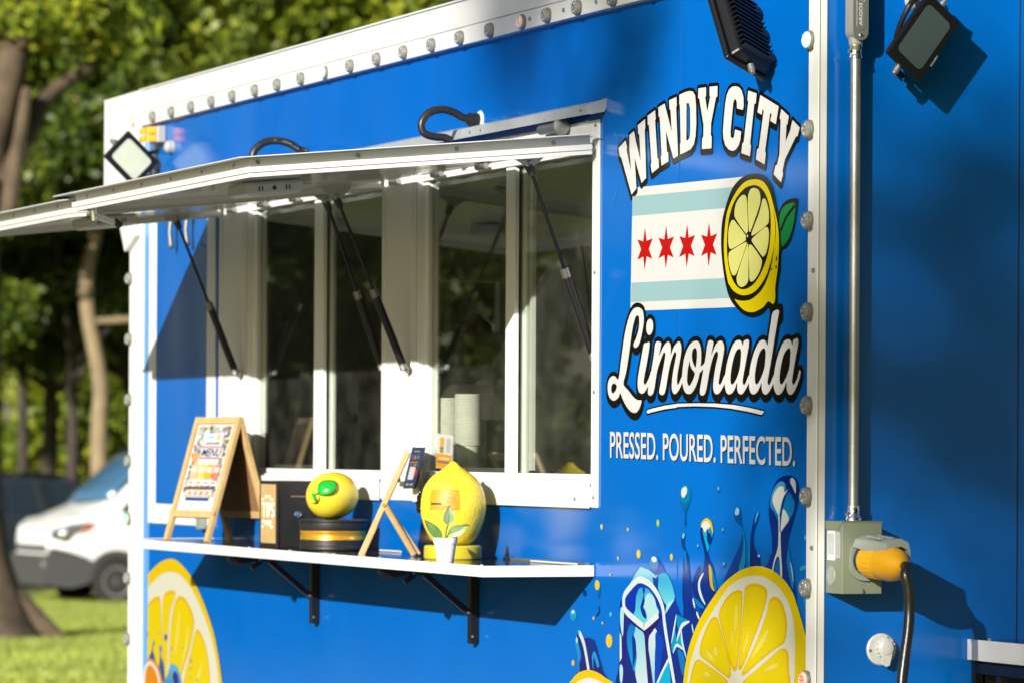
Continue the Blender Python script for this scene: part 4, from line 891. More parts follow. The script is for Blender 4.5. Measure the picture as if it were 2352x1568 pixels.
A(Rb, [(985, 740), (1050, 800), (1030, 900), (1045, 1010), (1065, 1200), (1040, 1400), (1000, 1300), (960, 1150), (935, 1000), (940, 850)], (20, 120, 215), 2, "ice_tone", (0, 175, 232))
A(Rb, [(1005, 900), (1050, 960), (1062, 1120), (1045, 1250), (1015, 1340), (1012, 1150)], (10, 50, 165), 3, "ice_tone")
A(Rb, [(1325, 800), (1355, 880), (1335, 1000), (1322, 1200), (1315, 1750), (1285, 1500), (1240, 1150), (1232, 950), (1270, 850)], (225, 245, 248), 2, "ice_tone", (130, 220, 240))
A(Rb, [(1335, 860), (1420, 920), (1450, 1000), (1430, 1150), (1400, 1350), (1340, 1750), (1318, 1500), (1330, 1100)], (8, 70, 200), 3, "ice_tone")
A(Rb, [(935, 590), (1100, 755), (1160, 800), (1230, 790), (1382, 610), (1388, 680), (1290, 840), (1240, 920), (1232, 1080), (1262, 1300), (1310, 1750), (1245, 1750), (1190, 1100), (1168, 880), (1090, 805), (960, 690)], (44, 24, 120), 4, "ice_tone")
A(Rb, [(1520, 1230), (1560, 1750), (1300, 1750), (1420, 1430)], (0, 185, 235), 3, "ice_tone", None, False)
A(Rb, [(845, 525), (885, 515), (890, 640), (878, 900), (858, 860), (838, 700)], PC, 3, "ice_glint"); A(Rb, [(832, 850), (855, 920), (862, 1210), (832, 1270)], (235, 245, 248), 3, "ice_glint", None, False)
A(Rb, [(832, 1330), (855, 1305), (878, 1370), (868, 1540), (845, 1560), (832, 1480)], PC, 3, "ice_glint")
A(Rb, [(890, 560), (912, 560), (915, 1700), (895, 1700), (872, 1200), (880, 900)], (40, 30, 130), 2, "ice_tone", None, False)
stroke(Rb, [(1370, 612), (1190, 770), (1150, 765), (1000, 640), (905, 540), (888, 430), (905, 330), (1000, 205), (1080, 132), (1150, 130), (1260, 195), (1370, 350), (1432, 520), (1455, 720), (1485, 930), (1535, 1230), (1580, 1500), (1620, 1750)], .030, (232, 246, 246), 5, "ice_edge", ART)
stroke(Rb, [(1520, 1222), (1430, 1400), (1350, 1580), (1300, 1700)], .016, (232, 246, 246), 5, "ice_edge", ART)
A(Rb, [(1620, 610), (1660, 625), (1720, 655), (1805, 705), (1720, 740), (1660, 820), (1625, 720)], (0, 150, 212), 2, "water_tone"); A(Rb, [(1590, 760), (1625, 980), (1640, 1040), (1575, 1140), (1552, 1010)], (0, 165, 215), 2, "water_tone")
A(Rb, [(1690, 830), (1712, 1000), (1735, 1110), (1625, 1030), (1650, 900)], (0, 175, 222), 2, "water_tone")
for pts, w_ in (([(1620, 610), (1595, 780), (1552, 1010)], .014), ([(1805, 705), (1710, 755), (1665, 850), (1625, 980)], .022), ([(1690, 830), (1705, 1000), (1762, 1220)], .018), ([(1575, 1150), (1625, 1035), (1732, 1110)], .014), ([(2000, 30), (1945, 140), (1940, 250), (1975, 370), (2025, 470)], .022), ([(1850, 380), (1880, 520)], .016), ([(1900, 570), (1945, 680)], .016), ([(1838, 740), (1860, 870)], .012)):
    stroke(Rb, pts, w_, (225, 245, 246), 3, "water_edge", ART, True)
A(Rb, [(1640, 1100), (1700, 1130), (1740, 1250), (1720, 1450), (1690, 1400), (1660, 1250)], (0, 130, 215), 2, "water_tone")
A(Rb, [(1740, 60), (1800, 100), (1860, 300), (1900, 430), (1960, 560), (1980, 620), (1900, 560), (1820, 400), (1770, 200)], (10, 80, 190), 1, "water_tone")
A(Rb, [(1880, 380), (1930, 420), (2010, 510), (1960, 520), (1900, 460)], (0, 130, 215), 2, "water_tone")
# tall drop column
A(Rc, [(1780, 68), (1860, 85), (1915, 150), (1940, 280), (1925, 450), (1880, 620), (1830, 800), (1790, 950), (1780, 1080), (1810, 1250), (1850, 1420), (1880, 1560), (1895, 1850), (1700, 1650), (1560, 1420), (1450, 1340), (1500, 1250), (1555, 1150), (1560, 1000), (1550, 850), (1520, 650), (1520, 450), (1560, 280), (1620, 150), (1700, 85)], (6, 42, 130), 1, "water_splash", (10, 60, 170))
A(Rc, [(1690, 150), (1740, 180), (1750, 250), (1735, 300), (1782, 260), (1722, 370), (1690, 480), (1660, 640), (1648, 700), (1590, 580), (1535, 500), (1545, 370), (1565, 300), (1620, 200)], (70, 175, 225), 2, "drop_tone", (0, 120, 205))
A(Rc, [(1660, 225), (1720, 230), (1735, 300), (1782, 260), (1722, 370), (1690, 480), (1658, 620), (1600, 520), (1568, 420), (1590, 320)], (240, 240, 226), 3, "drop_glint", (220, 238, 236))
A(Rc, [(1790, 300), (1850, 380), (1880, 480), (1830, 640), (1700, 790), (1690, 640), (1740, 420)], (0, 120, 205), 2, "drop_tone", (20, 160, 220))
A(Rc, [(1715, 540), (1770, 600), (1795, 690), (1730, 790), (1682, 850), (1690, 700)], (225, 240, 236), 3, "drop_glint")
A(Rc, [(1822, 108), (1862, 112), (1890, 170), (1895, 260), (1886, 318), (1852, 240), (1816, 165)], (205, 226, 226), 3, "drop_glint")
A(Rc, [(1652, 600), (1668, 620), (1668, 845), (1692, 850), (1680, 900), (1690, 1200), (1702, 1380), (1697, 1510), (1678, 1480), (1668, 1260), (1640, 1195), (1600, 1280), (1578, 1400), (1562, 1388), (1590, 1250), (1640, 1080), (1652, 900)], (228, 238, 230), 4, "drop_stem")
A(Rc, [(1790, 1080), (1825, 1250), (1868, 1560), (1840, 1640), (1790, 1420), (1765, 1250)], (0, 140, 215), 2, "water_tone"); stroke(Rc, [(1815, 1270), (1840, 1400), (1860, 1560)], .012, (190, 232, 240), 3, "water_edge", ART, True)
A(Rc, [(1640, 1225), (1668, 1320), (1665, 1480), (1600, 1400)], (10, 110, 205), 3, "water_tone")
# single drop
A(Rc, [(350, 195), (400, 225), (428, 310), (420, 420), (390, 520), (362, 600), (360, 680), (368, 740), (350, 775), (342, 740), (348, 620), (310, 520), (278, 420), (270, 320), (300, 220)], (0, 150, 200), 1, "water_drop", (6, 50, 150))
A(Rc, [(340, 225), (372, 240), (375, 300), (350, 355), (318, 382), (296, 335), (302, 262)], (240, 243, 230), 2, "drop_glint"); A(Rc, [(300, 360), (350, 400), (400, 360), (405, 410), (350, 450), (300, 420)], (0, 140, 205), 2, "drop_tone")
# yellow capped drop
A(Rc, [(650, 660), (710, 700), (740, 800), (735, 930), (690, 1050), (670, 1130), (690, 1230), (740, 1350), (765, 1568), (790, 1690), (600, 1850), (540, 1750), (540, 1480), (600, 1360), (620, 1180), (600, 1060), (570, 960), (560, 850), (570, 760), (600, 690)], (6, 42, 140), 1, "water_splash", (8, 50, 150))
A(Rc, [(650, 662), (708, 702), (735, 790), (738, 880), (715, 880), (700, 780), (650, 735), (600, 765), (572, 800), (575, 740), (602, 692)], (240, 205, 20), 2, "drop_cap")
A(Rc, [(640, 702), (688, 735), (697, 790), (655, 820), (628, 862), (600, 815), (584, 755)], (245, 246, 232), 3, "drop_glint")
A(Rc, [(590, 830), (628, 862), (655, 850), (655, 960), (685, 1060), (662, 1130), (640, 1050), (602, 890)], (0, 185, 225), 2, "drop_tone"); A(Rc, [(700, 800), (732, 870), (728, 940), (700, 880), (660, 840)], (0, 165, 210), 2, "drop_tone")
A(Rc, [(680, 1320), (718, 1370), (735, 1568), (760, 1680), (700, 1600)], (225, 190, 30), 3, "drop_tone"); A(Rc, [(600, 1250), (625, 1200), (600, 1380), (560, 1470)], (0, 120, 205), 2, "drop_tone")
A(Rc, [(725, 1340), (750, 1450), (790, 1675), (770, 1660), (735, 1500)], (0, 150, 200), 4, "drop_tone")
# thin left splash
A(Rc, [(330, 860), (352, 900), (340, 1010), (360, 1110), (392, 1180), (402, 1300), (402, 1500), (430, 1568), (450, 1850), (320, 1850), (320, 1300), (345, 1150), (305, 1050), (295, 930)], (6, 70, 165), 1, "water_splash", (10, 50, 150))
A(Rc, [(330, 868), (345, 895), (330, 940), (312, 945), (306, 905)], (110, 215, 225), 2, "drop_glint"); stroke(Rc, [(352, 1110), (352, 1220), (372, 1400)], .012, (0, 170, 225), 2, "water_edge", ART, True)
# middle pair
A(Rc, [(1080, 508), (1120, 550), (1135, 700), (1150, 830), (1185, 980), (1190, 1350), (1200, 1400), (1050, 1560), (850, 1720), (900, 1500), (1020, 1240), (1100, 1060), (1142, 900), (1130, 790), (1050, 700), (1035, 600)], (0, 85, 185), 1, "water_splash", (6, 60, 160))
A(Rc, [(1080, 512), (1105, 550), (1095, 610), (1050, 620), (1048, 560)], (150, 222, 235), 2, "drop_glint"); A(Rc, [(1145, 800), (1185, 985), (1185, 1320), (1095, 1390), (1140, 1200), (1165, 1000)], (0, 155, 215), 2, "water_tone")
A(Rc, [(1360, 563), (1380, 600), (1370, 680), (1330, 790), (1305, 900), (1310, 1050), (1350, 1160), (1390, 1180), (1385, 1400), (1235, 1400), (1235, 1150), (1265, 900), (1290, 750), (1320, 620)], (4, 60, 160), 1, "water_splash", (8, 45, 140))
A(Rc, [(1362, 570), (1374, 600), (1350, 660), (1325, 740), (1330, 650)], (70, 190, 225), 2, "drop_glint"); A(Rc, [(1268, 850), (1255, 1000), (1250, 1360), (1232, 1360), (1235, 1130)], (0, 165, 215), 2, "water_tone")
ell(Rc, 1377, 1187, 16, 20, (200, 240, 240), 3, "drop_glint", ART)
A(Rc, [(1480, 1130), (1530, 1180), (1500, 1300), (1445, 1340), (1455, 1200)], (10, 110, 195), 1, "water_tone")
for a in ((815, 267, 18, 47), (875, 838, 16, 40), (528, 1060, 16, 38), (892, 1315, 20, 43), (2033, 960, 26, 72)): ell(Rc, *a, (60, 185, 225), 1, "droplet", ART, (4, 70, 160)); ell(Rc, a[0] - a[2] * .2, a[1] - a[3] * .35, a[2] * .4, a[3] * .3, (170, 232, 240), 2, "droplet_glint", ART)
A(Rc, [(2052, 1325), (2010, 1380), (1950, 1395), (1960, 1345), (2000, 1325)], (60, 190, 215), 1, "droplet"); A(Rd, [(2005, 200), (2030, 240), (2040, 400), (2055, 560), (2030, 540), (2000, 400), (1990, 280)], (0, 165, 210), 1, "droplet")
for a in ((580, 783, 18, 39), (945, 820, 13, 25), (1095, 1163, 29, 62), (808, 1222, 12, 27), (700, 1452, 10, 18)): ell(Ra, *a, (245, 215, 60), 1, "juice_drop", ART); ell(Ra, a[0] - a[2] * .25, a[1] - a[3] * .2, a[2] * .45, a[3] * .6, (252, 226, 110), 2, "juice_glint", ART)
ell(Ra, 1368, 738, 24, 58, (60, 200, 160), 1, "juice_drop", ART); ell(Ra, 1362, 725, 15, 42, (230, 215, 50), 2, "juice_glint", ART); ell(Ra, 753, 650, 12, 20, (0, 150, 180), 1, "droplet", ART)
ell(Rc, 160, 1205, 21, 48, (240, 215, 40), 1, "juice_drop", ART)
A(Rb, [(482, 180), (500, 140), (530, 130), (562, 190), (562, 260), (542, 390), (520, 300), (485, 240)], (0, 150, 190), 1, "water_drop", (6, 90, 190)); ell(Rb, 518, 198, 33, 70, (248, 215, 50), 2, "juice_drop", ART)
for a in ((467, 660, 13, 24), (591, 727, 11, 20), (685, 975, 46, 95), (182, 1283, 20, 41)): ell(Rb, *a, (246, 205, 60), 1, "juice_drop", ART)
ell(Rb, 678, 965, 28, 66, (252, 222, 90), 2, "juice_glint", ART)
ell(Rb, 185, 620, 45, 85, (60, 185, 235), 1, "droplet", ART, (20, 150, 220)); ell(Rb, 180, 572, 20, 26, (235, 246, 248), 2, "droplet_glint", ART); ell(Rb, 706, 605, 18, 33, (90, 205, 235), 1, "droplet", ART)
ell(Rb, 343, 310, 25, 45, (4, 60, 140), 1, "droplet", ART); stroke(Rb, [(542, 480), (545, 570), (505, 635)], .012, (20, 30, 30), 1, "ink_flaw", ART, True)
# lower left splash and slice
A(Rb, [(240, 890), (262, 825), (285, 828), (320, 930), (400, 930), (450, 950), (490, 1000), (540, 1180), (600, 1400), (660, 1560), (200, 1560), (235, 1400), (230, 1200), (210, 1000), (215, 925)], (20, 60, 160), 1, "water_splash", (40, 26, 110))
A(Rb, [(225, 925), (252, 1000), (292, 1180), (270, 1300), (276, 1440), (240, 1450), (235, 1200), (212, 1000)], (40, 170, 230), 2, "water_tone", (20, 120, 215)); A(Rb, [(228, 915), (248, 960), (240, 1010), (220, 975)], PC, 3, "drop_glint")
stroke(Rb, [(272, 860), (330, 1010), (372, 1220), (402, 1420)], .028, (225, 244, 248), 3, "water_edge", ART)
A(Rb, [(250, 835), (275, 830), (300, 900), (270, 900)], (110, 215, 240), 2, "drop_glint"); A(Rb, [(470, 1125), (500, 1150), (545, 1300), (520, 1345), (470, 1200), (462, 1380), (445, 1200)], (30, 165, 235), 2, "water_tone")
FS = A(Rb, [(120, 1580), (180, 1500), (230, 1440), (300, 1400), (400, 1380), (500, 1405), (580, 1450), (650, 1500), (760, 1580), (800, 1750), (90, 1750)], (252, 212, 20), 4, "lemon_slice"); A(Rb, [(200, 1590), (300, 1515), (420, 1490), (540, 1530), (640, 1590), (700, 1750), (150, 1750)], (250, 250, 240), 5, "slice_pith")

def slice_art(z, rind, pith, segs, nm, yel=(252, 222, 12), crm=(246, 246, 222), hl=(), core=None, lay=6):
    o = shape(z, rind, yel, lay, nm, True); shape(z, pith, crm, lay + 1, "pith", True, o)
    for s in segs:
        shape(z, s, (250, 200, 0), lay + 2, "slice_segment", True, o)
        P = np.array(s, float); c = P.mean(0); shape(z, [tuple(c + (p - c) * .91) for p in P], (252, 226, 18), lay + 3, "segment_pulp", True, o)
    for p in hl: stroke(z, p[0], p[1], (254, 240, 110), lay + 4, "pulp_streak", o, True)
    return o
slice_art(Rd, [(330, 1500), (355, 1300), (410, 1040), (500, 790), (600, 590), (720, 400), (860, 205), (1000, 75), (1150, -20), (1330, -67), (1480, -45), (1600, 15), (1750, 150), (1850, 310), (1900, 450), (1960, 650), (2010, 830), (2056, 1050), (2066, 1300), (2066, 1700), (1990, 2000), (1200, 2200), (380, 2000), (312, 1750)],
    [(385, 1500), (430, 1250), (560, 870), (700, 620), (850, 370), (960, 220), (1080, 125), (1200, 80), (1320, 65), (1450, 85), (1560, 150), (1680, 260), (1780, 420), (1850, 640), (1880, 900), (1882, 1200), (1860, 1600), (1700, 1950), (1100, 2100), (450, 1900), (372, 1700)],
    [[(1190, 240), (1230, 195), (1310, 175), (1400, 190), (1470, 240), (1495, 310), (1480, 420), (1430, 600), (1330, 880), (1150, 1340), (1105, 1375), (1092, 1340), (1115, 1000), (1150, 600), (1175, 330)],
     [(1110, 268), (1140, 290), (1147, 340), (1140, 600), (1110, 1000), (1075, 1340), (1040, 1398), (1010, 1370), (960, 1220), (900, 980), (830, 700), (822, 600), (850, 500), (930, 370), (1020, 290)],
     [(765, 640), (800, 660), (830, 760), (900, 1010), (960, 1220), (985, 1330), (985, 1460), (960, 1492), (900, 1460), (650, 1260), (570, 1190), (553, 1120), (570, 1000), (640, 800), (710, 670)],
     [(520, 1238), (570, 1250), (700, 1340), (880, 1470), (940, 1540), (940, 1600), (900, 1750), (420, 1750), (425, 1500), (470, 1300)],
     [(1580, 362), (1640, 375), (1700, 440), (1745, 580), (1768, 720), (1765, 850), (1745, 960), (1710, 1020), (1600, 1090), (1400, 1250), (1200, 1430), (1150, 1460), (1137, 1430), (1180, 1330), (1330, 1010), (1470, 640), (1520, 420)],
     [(1720, 1078), (1765, 1100), (1790, 1180), (1795, 1350), (1770, 1750), (1160, 1750), (1145, 1590), (1200, 1500), (1400, 1330), (1560, 1190), (1660, 1100)]], "lemon_slice",
    hl=[([(1060, 460), (1065, 620), (1045, 860)], .03), ([(760, 1060), (775, 1110), (795, 1170)], .035), ([(645, 1110), (690, 1180), (755, 1255)], .022), ([(1510, 820), (1440, 960), (1290, 1200)], .03), ([(1245, 840), (1200, 1000), (1160, 1140)], .022), ([(600, 1425), (650, 1440), (712, 1465)], .02), ([(1650, 1310), (1560, 1340), (1450, 1390)], .02), ([(995, 820), (1010, 950), (1005, 1030)], .018)])
slice_art(Rl, [(182, 480), (230, 370), (300, 280), (400, 190), (510, 150), (600, 178), (700, 280), (780, 400), (870, 590), (950, 800), (1010, 1000), (1060, 1250), (1105, 1568), (1120, 1800), (1000, 2100), (500, 2200), (182, 2000), (180, 1200)],
    [(184, 640), (230, 520), (330, 400), (430, 320), (530, 300), (620, 330), (700, 410), (780, 530), (860, 700), (930, 880), (990, 1080), (1040, 1330), (1062, 1600), (1000, 1950), (500, 2050), (184, 1900), (183, 1200)],
    [[(186, 960), (250, 700), (320, 600), (375, 578), (400, 610), (410, 800), (430, 1100), (440, 1300), (440, 1900), (186, 1850)],
     [(440, 580), (470, 530), (530, 508), (572, 530), (560, 600), (520, 720), (500, 900), (490, 1100), (480, 1400), (470, 1750), (450, 1700), (440, 1200), (425, 900), (425, 700)],
     [(590, 600), (630, 570), (690, 610), (750, 720), (785, 840), (780, 940), (740, 1150), (680, 1350), (620, 1560), (600, 1800), (490, 1800), (500, 1400), (510, 1100), (530, 850), (560, 680)],
     [(800, 980), (830, 955), (870, 1010), (920, 1150), (950, 1320), (970, 1568), (960, 1850), (640, 1800), (680, 1480), (750, 1200)]], "lemon_slice", yel=(252, 216, 16), hl=[([(620, 760), (600, 1000), (560, 1250)], .05), ([(720, 900), (700, 1100), (640, 1400)], .04), ([(880, 1340), (850, 1450), (800, 1568)], .04)], lay=2)
A(Rl, [(190, 1500), (200, 1400), (235, 1310), (280, 1285), (340, 1310), (390, 1400), (430, 1568), (440, 1750), (190, 1750)], (245, 150, 20), 8, "orange_slice"); A(Rl, [(200, 1520), (215, 1400), (245, 1340), (282, 1312), (330, 1345), (375, 1430), (405, 1568), (410, 1750), (195, 1750)], (250, 245, 235), 9, "slice_pith"); A(Rl, [(230, 1540), (245, 1400), (285, 1360), (330, 1400), (360, 1480), (380, 1568), (380, 1750), (225, 1750)], (246, 150, 20), 10, "slice_pulp")
for p in ([(200, 950), (230, 930), (255, 970), (260, 1040), (235, 1100), (245, 1280), (215, 1290), (228, 1120), (205, 1040)], [(390, 1140), (412, 1150), (415, 1200), (405, 1240), (440, 1350), (450, 1480), (440, 1560), (400, 1480), (385, 1400), (395, 1250)], [(450, 1010), (475, 1010), (480, 1050), (460, 1085), (448, 1060)], [(270, 1290), (300, 1200), (320, 1100), (330, 1070), (335, 1110), (318, 1180), (345, 1300), (360, 1350), (320, 1320)]): A(Rl, p, (70, 140, 215), 7, "water_splash", (30, 50, 140))
A(Rl, [(480, 1480), (500, 1400), (530, 1340), (590, 1370), (620, 1450), (640, 1568), (620, 1750), (480, 1750), (430, 1568)], (110, 195, 235), 7, "ice_cube", (40, 90, 190)); A(Rl, [(545, 1460), (575, 1430), (600, 1480), (610, 1550), (580, 1590), (550, 1540)], (30, 50, 150), 8, "ice_tone")
for a in ((748, 1310, 10, 30), (742, 1400, 8, 18), (740, 1500, 8, 16), (815, 1530, 9, 20), (530, 1170, 9, 14), (655, 1165, 7, 12), (380, 1000, 8, 14)): ell(Rl, *a, (160, 170, 170), 7, "droplet", ART)

# scuffs and old sealant marks in the vinyl
gs = np.random.default_rng(4)
for px, py, dx, dy in ((1395, 252, 42, 8), (1398, 262, 2, 22), (1410, 300, 10, 30), (1130, 276, 24, 2), (1176, 262, -22, 26), (1188, 258, 26, 12), (1108, 276, 0, 44), (1655, 200, -4, 60), (1420, 430, -10, 40), (1790, 250, 8, 2), (1480, 118, 3, 4), (1640, 1180, 2, 12)):
    stroke(idn, [(px, py), (px + dx * .5 + gs.normal(0, 1), py + dy * .5), (px + dx, py + dy)], .008, (60, 150, 225), 0, "scuff", TR, True)

# ================================================================== THINGS ON THE SHELF
ZS = 1.3633                                   # top of the shelf
def onshelf(px, y, z=ZS): 
    q = onY(px, 1260, y); return np.array([q[0], y, z])
def P2(a, b, t): return a * (1 - t) + b * t
# ---- A-frame menu board
FL = np.array([-4.215, -.252, ZS]); wv = np.array([.285, .055, 0]); FR_ = FL + wv; dv = np.array([-.042, .222, 0]); BL = FL + dv; BR = FR_ + dv
topz = np.array([0, 0, .388]); TL = (FL + BL) / 2 + topz; TRt = TL + wv
MBD = thing("menu_board", "pine A-frame menu board with colourful printed drinks menu at the far end of the shelf", "menu board", (FL + BR) / 2)
wn = wv / np.linalg.norm(wv)
def leafpanel(F0, F1, T0, T1, front):
    dn = (T0 - F0); dn = dn / np.linalg.norm(dn); nr = np.cross(wn, dn); nr = nr if (nr[1] < 0) == front else -nr
    th = nr * .006
    for a, b in ((F0, T0), (F1, T1)):
        s = 1 if a is F0 else -1
        MB().obox((a + b) / 2 + wn * s * .011, (b - a) / 2, wn * .011, nr * .0075).build("leg", M_wood, MBD, bevel=.0012)
    Ln = np.linalg.norm(T0 - F0)
    for h, nm in ((Ln - .011, "rail"), (.088, "rail")):
        MB().obox((F0 + F1) / 2 + dn * h, wn * (np.linalg.norm(wv) / 2 - .0225), dn * .011, nr * .006).build(nm, M_wood, MBD, bevel=.001)
    c = (F0 + F1) / 2 + dn * (Ln - .011 + .088) / 2
    MB().obox(c - nr * .001, wn * (np.linalg.norm(wv) / 2 - .0225), dn * ((Ln - .011 - .088) / 2 - .0112), nr * .0018).build("panel_board", M_hard, MBD)
    return dn, nr, Ln, c
dn, nr, Ln, cc = leafpanel(FL, FR_, TL, TRt, True)
leafpanel(BL, BR, TL, TRt, False)
# printed menu sheet
hw, hh = np.linalg.norm(wv) / 2 - .026, (Ln - .011 - .088) / 2 - .012
MS = thing("menu_print", None, None); MS.parent = MBD; MS.location = (0, 0, 0)
def mp(u, v, l=0): return cc + nr * (.0016 + l * .0004) + wn * hw * (2 * u - 1) + dn * hh * (1 - 2 * v)   # u right, v down
def mrect(u0, v0, u1, v1, c, l, nm="print_block"):
    b = MB(); b.fix = False; b.add([mp(u0, v0, l), mp(u1, v0, l), mp(u1, v1, l), mp(u0, v1, l)], [(0, 1, 2, 3)]); return b.build(nm, M_flat, MS, col=alb(c))
mrect(0, 0, 1, 1, (248, 248, 246), 0, "paper"); mrect(.05, .03, .96, .90, (225, 235, 240), 1)
r_ = random.Random(5)
pal = [(40, 120, 50), (70, 150, 60), (230, 120, 40), (250, 200, 40), (210, 40, 40), (40, 90, 190), (90, 180, 220), (250, 240, 220), (120, 60, 30)]
b = MB(); b.fix = False
for k in range(420):
    side = r_.random() < .6
    u = r_.choice([r_.uniform(.05, .24), r_.uniform(.80, .93)]) if side else r_.uniform(.06, .92); v = r_.uniform(.03, .84) if side else r_.choice([r_.uniform(.03, .08), r_.uniform(.56, .62), r_.uniform(.70, .74)])
    a, c_2 = r_.uniform(.015, .04), r_.uniform(.008, .022); t = r_.uniform(0, 3.14)
    b.add([mp(u + a * math.cos(t + q) * (.6 if k % 2 else 1), v + c_2 * math.sin(t + q) * 1.4, 2 + k * .004) for q in (0, 1.57, 3.14, 4.71)], [(0, 1, 2, 3)], alb(r_.choice(pal)))
b.build("fruit_pattern", M_flat, MS)["kind"] = "stuff"
mrect(.28, .07, .76, .24, (246, 248, 250), 3); mrect(.25, .26, .88, .40, (235, 80, 60), 3); mrect(.27, .275, .86, .385, (240, 245, 250), 4)
def mtext(t, u0, v0, u1, v1, c, l, nm="print_words"):
    m0 = mat("menu ink " + str(c), alb(c), .5)
    o = mp(u0, v1, l); return put_text(nm, t, o, mp(u1, v1, l) - o, mp(u0, v0, l) - o, m0, MS, bold=.02, italic=.2)
mtext("MENU", .30, .285, .84, .375, (30, 50, 110), 5); mtext("WINDY CITY", .36, .075, .70, .11, (40, 40, 40), 4); mtext("Limonada", .34, .20, .72, .235, (40, 40, 40), 4)
mrect(.62, .115, .69, .185, (245, 205, 50), 4); mrect(.36, .13, .58, .17, (190, 220, 240), 4)
mrect(.08, .33, .22, .44, (245, 180, 90), 4)
for k, c in enumerate(((245, 210, 160), (252, 225, 110), (250, 195, 30), (235, 140, 120))):
    u = .14 + k * .205; mrect(u, .46 + k * .004, u + .17, .64, c, 4); mrect(u + .03, .50, u + .14, .56, (252, 245, 225), 5); mrect(u - .01, .655, u + .17, .715, (250, 250, 248), 5)
    mtext(["Classic", "Limon", "Mango", "Berry"][k] if False else "~~~", u + .02, .67, u + .13, .69, (80, 60, 50), 6)
mrect(.10, .735, .86, .755, (110, 60, 30), 4); mrect(.12, .765, .88, .835, (225, 160, 80), 4); mrect(.14, .772, .86, .828, (252, 248, 235), 5)
mtext("& & & &", .20, .782, .80, .818, (200, 90, 60), 6); mrect(.18, .85, .82, .885, (30, 70, 150), 4)
for s in (0, 1):
    MB().lathe([(0, 0), (.005, 0), (.003, .002), (0, .002)], (FR_ if s else FL) + dn * .09 - wn * (0 if s else 0) + nr * .0076, nr, 8).build("screw", M_galv, MBD)

# ---- tips box
x0 = AX(598, -.20); x1 = AX(637, -.20)
TB = thing("tip_box", "black tip box with wooden TIPS front between menu board and small lemon", "tip box", ((x0 + x1) / 2, -.13, ZS))
ty0, ty1, tz1 = -.200, -.075, ZS + .196
B(x0, x1, ty0, ty1, ZS, tz1).build("box", mat("satin black board", (.014, .014, .014), .32, var=.1, vscale=20), TB, bevel=.0015)
B(x0 + .018, x1 - .006, ty0 - .0015, ty0 - .0003, ZS + .012, tz1 - .010).build("wood_face", M_wood, TB)
mw = mat("pale print ink", (.85, .84, .78), .5)
put_text("lettering", "TIPS", (x0 + .030, ty0 - .002, ZS + .088), (.118, 0, 0), (0, 0, .044), mw, TB, bold=.01)
for zz in (.127, .046):
    for s in (0, 1):
        pp = [(x0 + .055 + s * .055 + .022 * math.cos(t) * (1 - 2 * s), ty0 - .002, ZS + zz + .018 + .008 * math.sin(2 * t)) for t in np.linspace(0, 3.1, 12)]
        MB().tube(pp, .0011, 5).build("flourish", mw, TB)
B(x0 + .035, x0 + .12, ty0 - .002, ty0 - .0016, ZS + .072, ZS + .078).build("small_print", mw, TB)
lx = x1 + .0005
MB().lathe([(0, 0), (.0115, 0), (.0115, .003), (.009, .006), (.0085, .003), (.004, .003), (.003, .007), (0, .007)], (lx, ty0 + .066, ZS + .098), (1, 0, 0), 24).build("lock", M_chrome, TB, smooth=True)
B(x1 + .0003, x1 + .001, ty0 + .045, ty1 - .004, ZS + .150, ZS + .1515).build("coin_slot", mat("copper slot", (.5, .25, .15), .3), TB)
MB().box(x1, x1 + .004, ty0 + .001, ty0 + .006, ZS, tz1).build("box_corner", M_blackp, TB)

# ---- small lemon on a gold banded stand
gc = onshelf(766, -.135)
GS = thing("round_stand", "round black stand with a shiny gold band under the small lemon", "display stand", gc)
MB().lathe([(0, 0), (.094, 0), (.098, .004), (.098, .012), (.096, .0145), (.096, .030), (0, .030)], gc, (0, 0, 1), 56).build("stand_base", M_blackp, GS, smooth=True)
MB().lathe([(.094, .0302), (.0965, .031), (.0965, .036), (.0955, .0375), (.0955, .050), (.0965, .0515), (.0965, .0565), (.094, .0575)], gc, (0, 0, 1), 56).build("gold_band", M_gold, GS, smooth=True)
MB().lathe([(0, .058), (.096, .058), (.098, .062), (.098, .080), (.1015, .084), (.1015, .087), (.099, .089), (0, .089)], gc, (0, 0, 1), 56).build("stand_top", M_blackp, GS, smooth=True)
lc_ = gc + np.array([-.004, 0, .089 + .067])
q = onY(762, 1146, -.135); lc_ = np.array([q[0], -.135, ZS + .0895 + .0665])
LM = thing("small_lemon", "shiny yellow plastic lemon lying on the gold banded stand with one green leaf", "lemon ornament", (lc_[0], lc_[1], lc_[2] - .067))
axl = np.array([.10, -.93, -.12]); axl = -RT * .53 - FW * .85 - UP * .04; axl /= np.linalg.norm(axl)
prof = [(0, -.088), (.018, -.086), (.034, -.078), (.050, -.064), (.061, -.045), (.0675, -.022), (.0685, 0), (.066, .022), (.060, .042), (.049, .060), (.034, .073), (.024, .079), (.019, .082), (.017, .086), (.013, .090), (.006, .0915), (0, .0915)]
MB().lathe(prof, lc_, axl, 48).build("lemon_body", M_lemon2, LM, smooth=True, angle=80)
tip = lc_ + axl * .090
d0 = (lc_ - CAM) @ FW
lo_ = [(728.6, 1132), (730, 1113), (740.7, 1102.5), (757, 1101), (771.5, 1104.6), (772, 1121), (762, 1133), (746, 1137.3), (734, 1136)]
ring = cr(lo_, 4); cpt = np.array([751.0, 1119.0]); vs = []; nr_ = 5
for k in range(nr_ + 1):
    for q in ring:
        p2 = cpt + (np.array(q) - cpt) * (k / nr_ if k else .001); e2 = ((p2[0] - 762) * 1.255e-3) ** 2 + ((p2[1] - 1146) * 1.255e-3) ** 2
        vs.append(atD(p2[0], p2[1], d0 - math.sqrt(max(.0, .078 ** 2 - e2)) - .006 * (1 - (k / nr_) ** 2) - .012))
nn = len(ring)
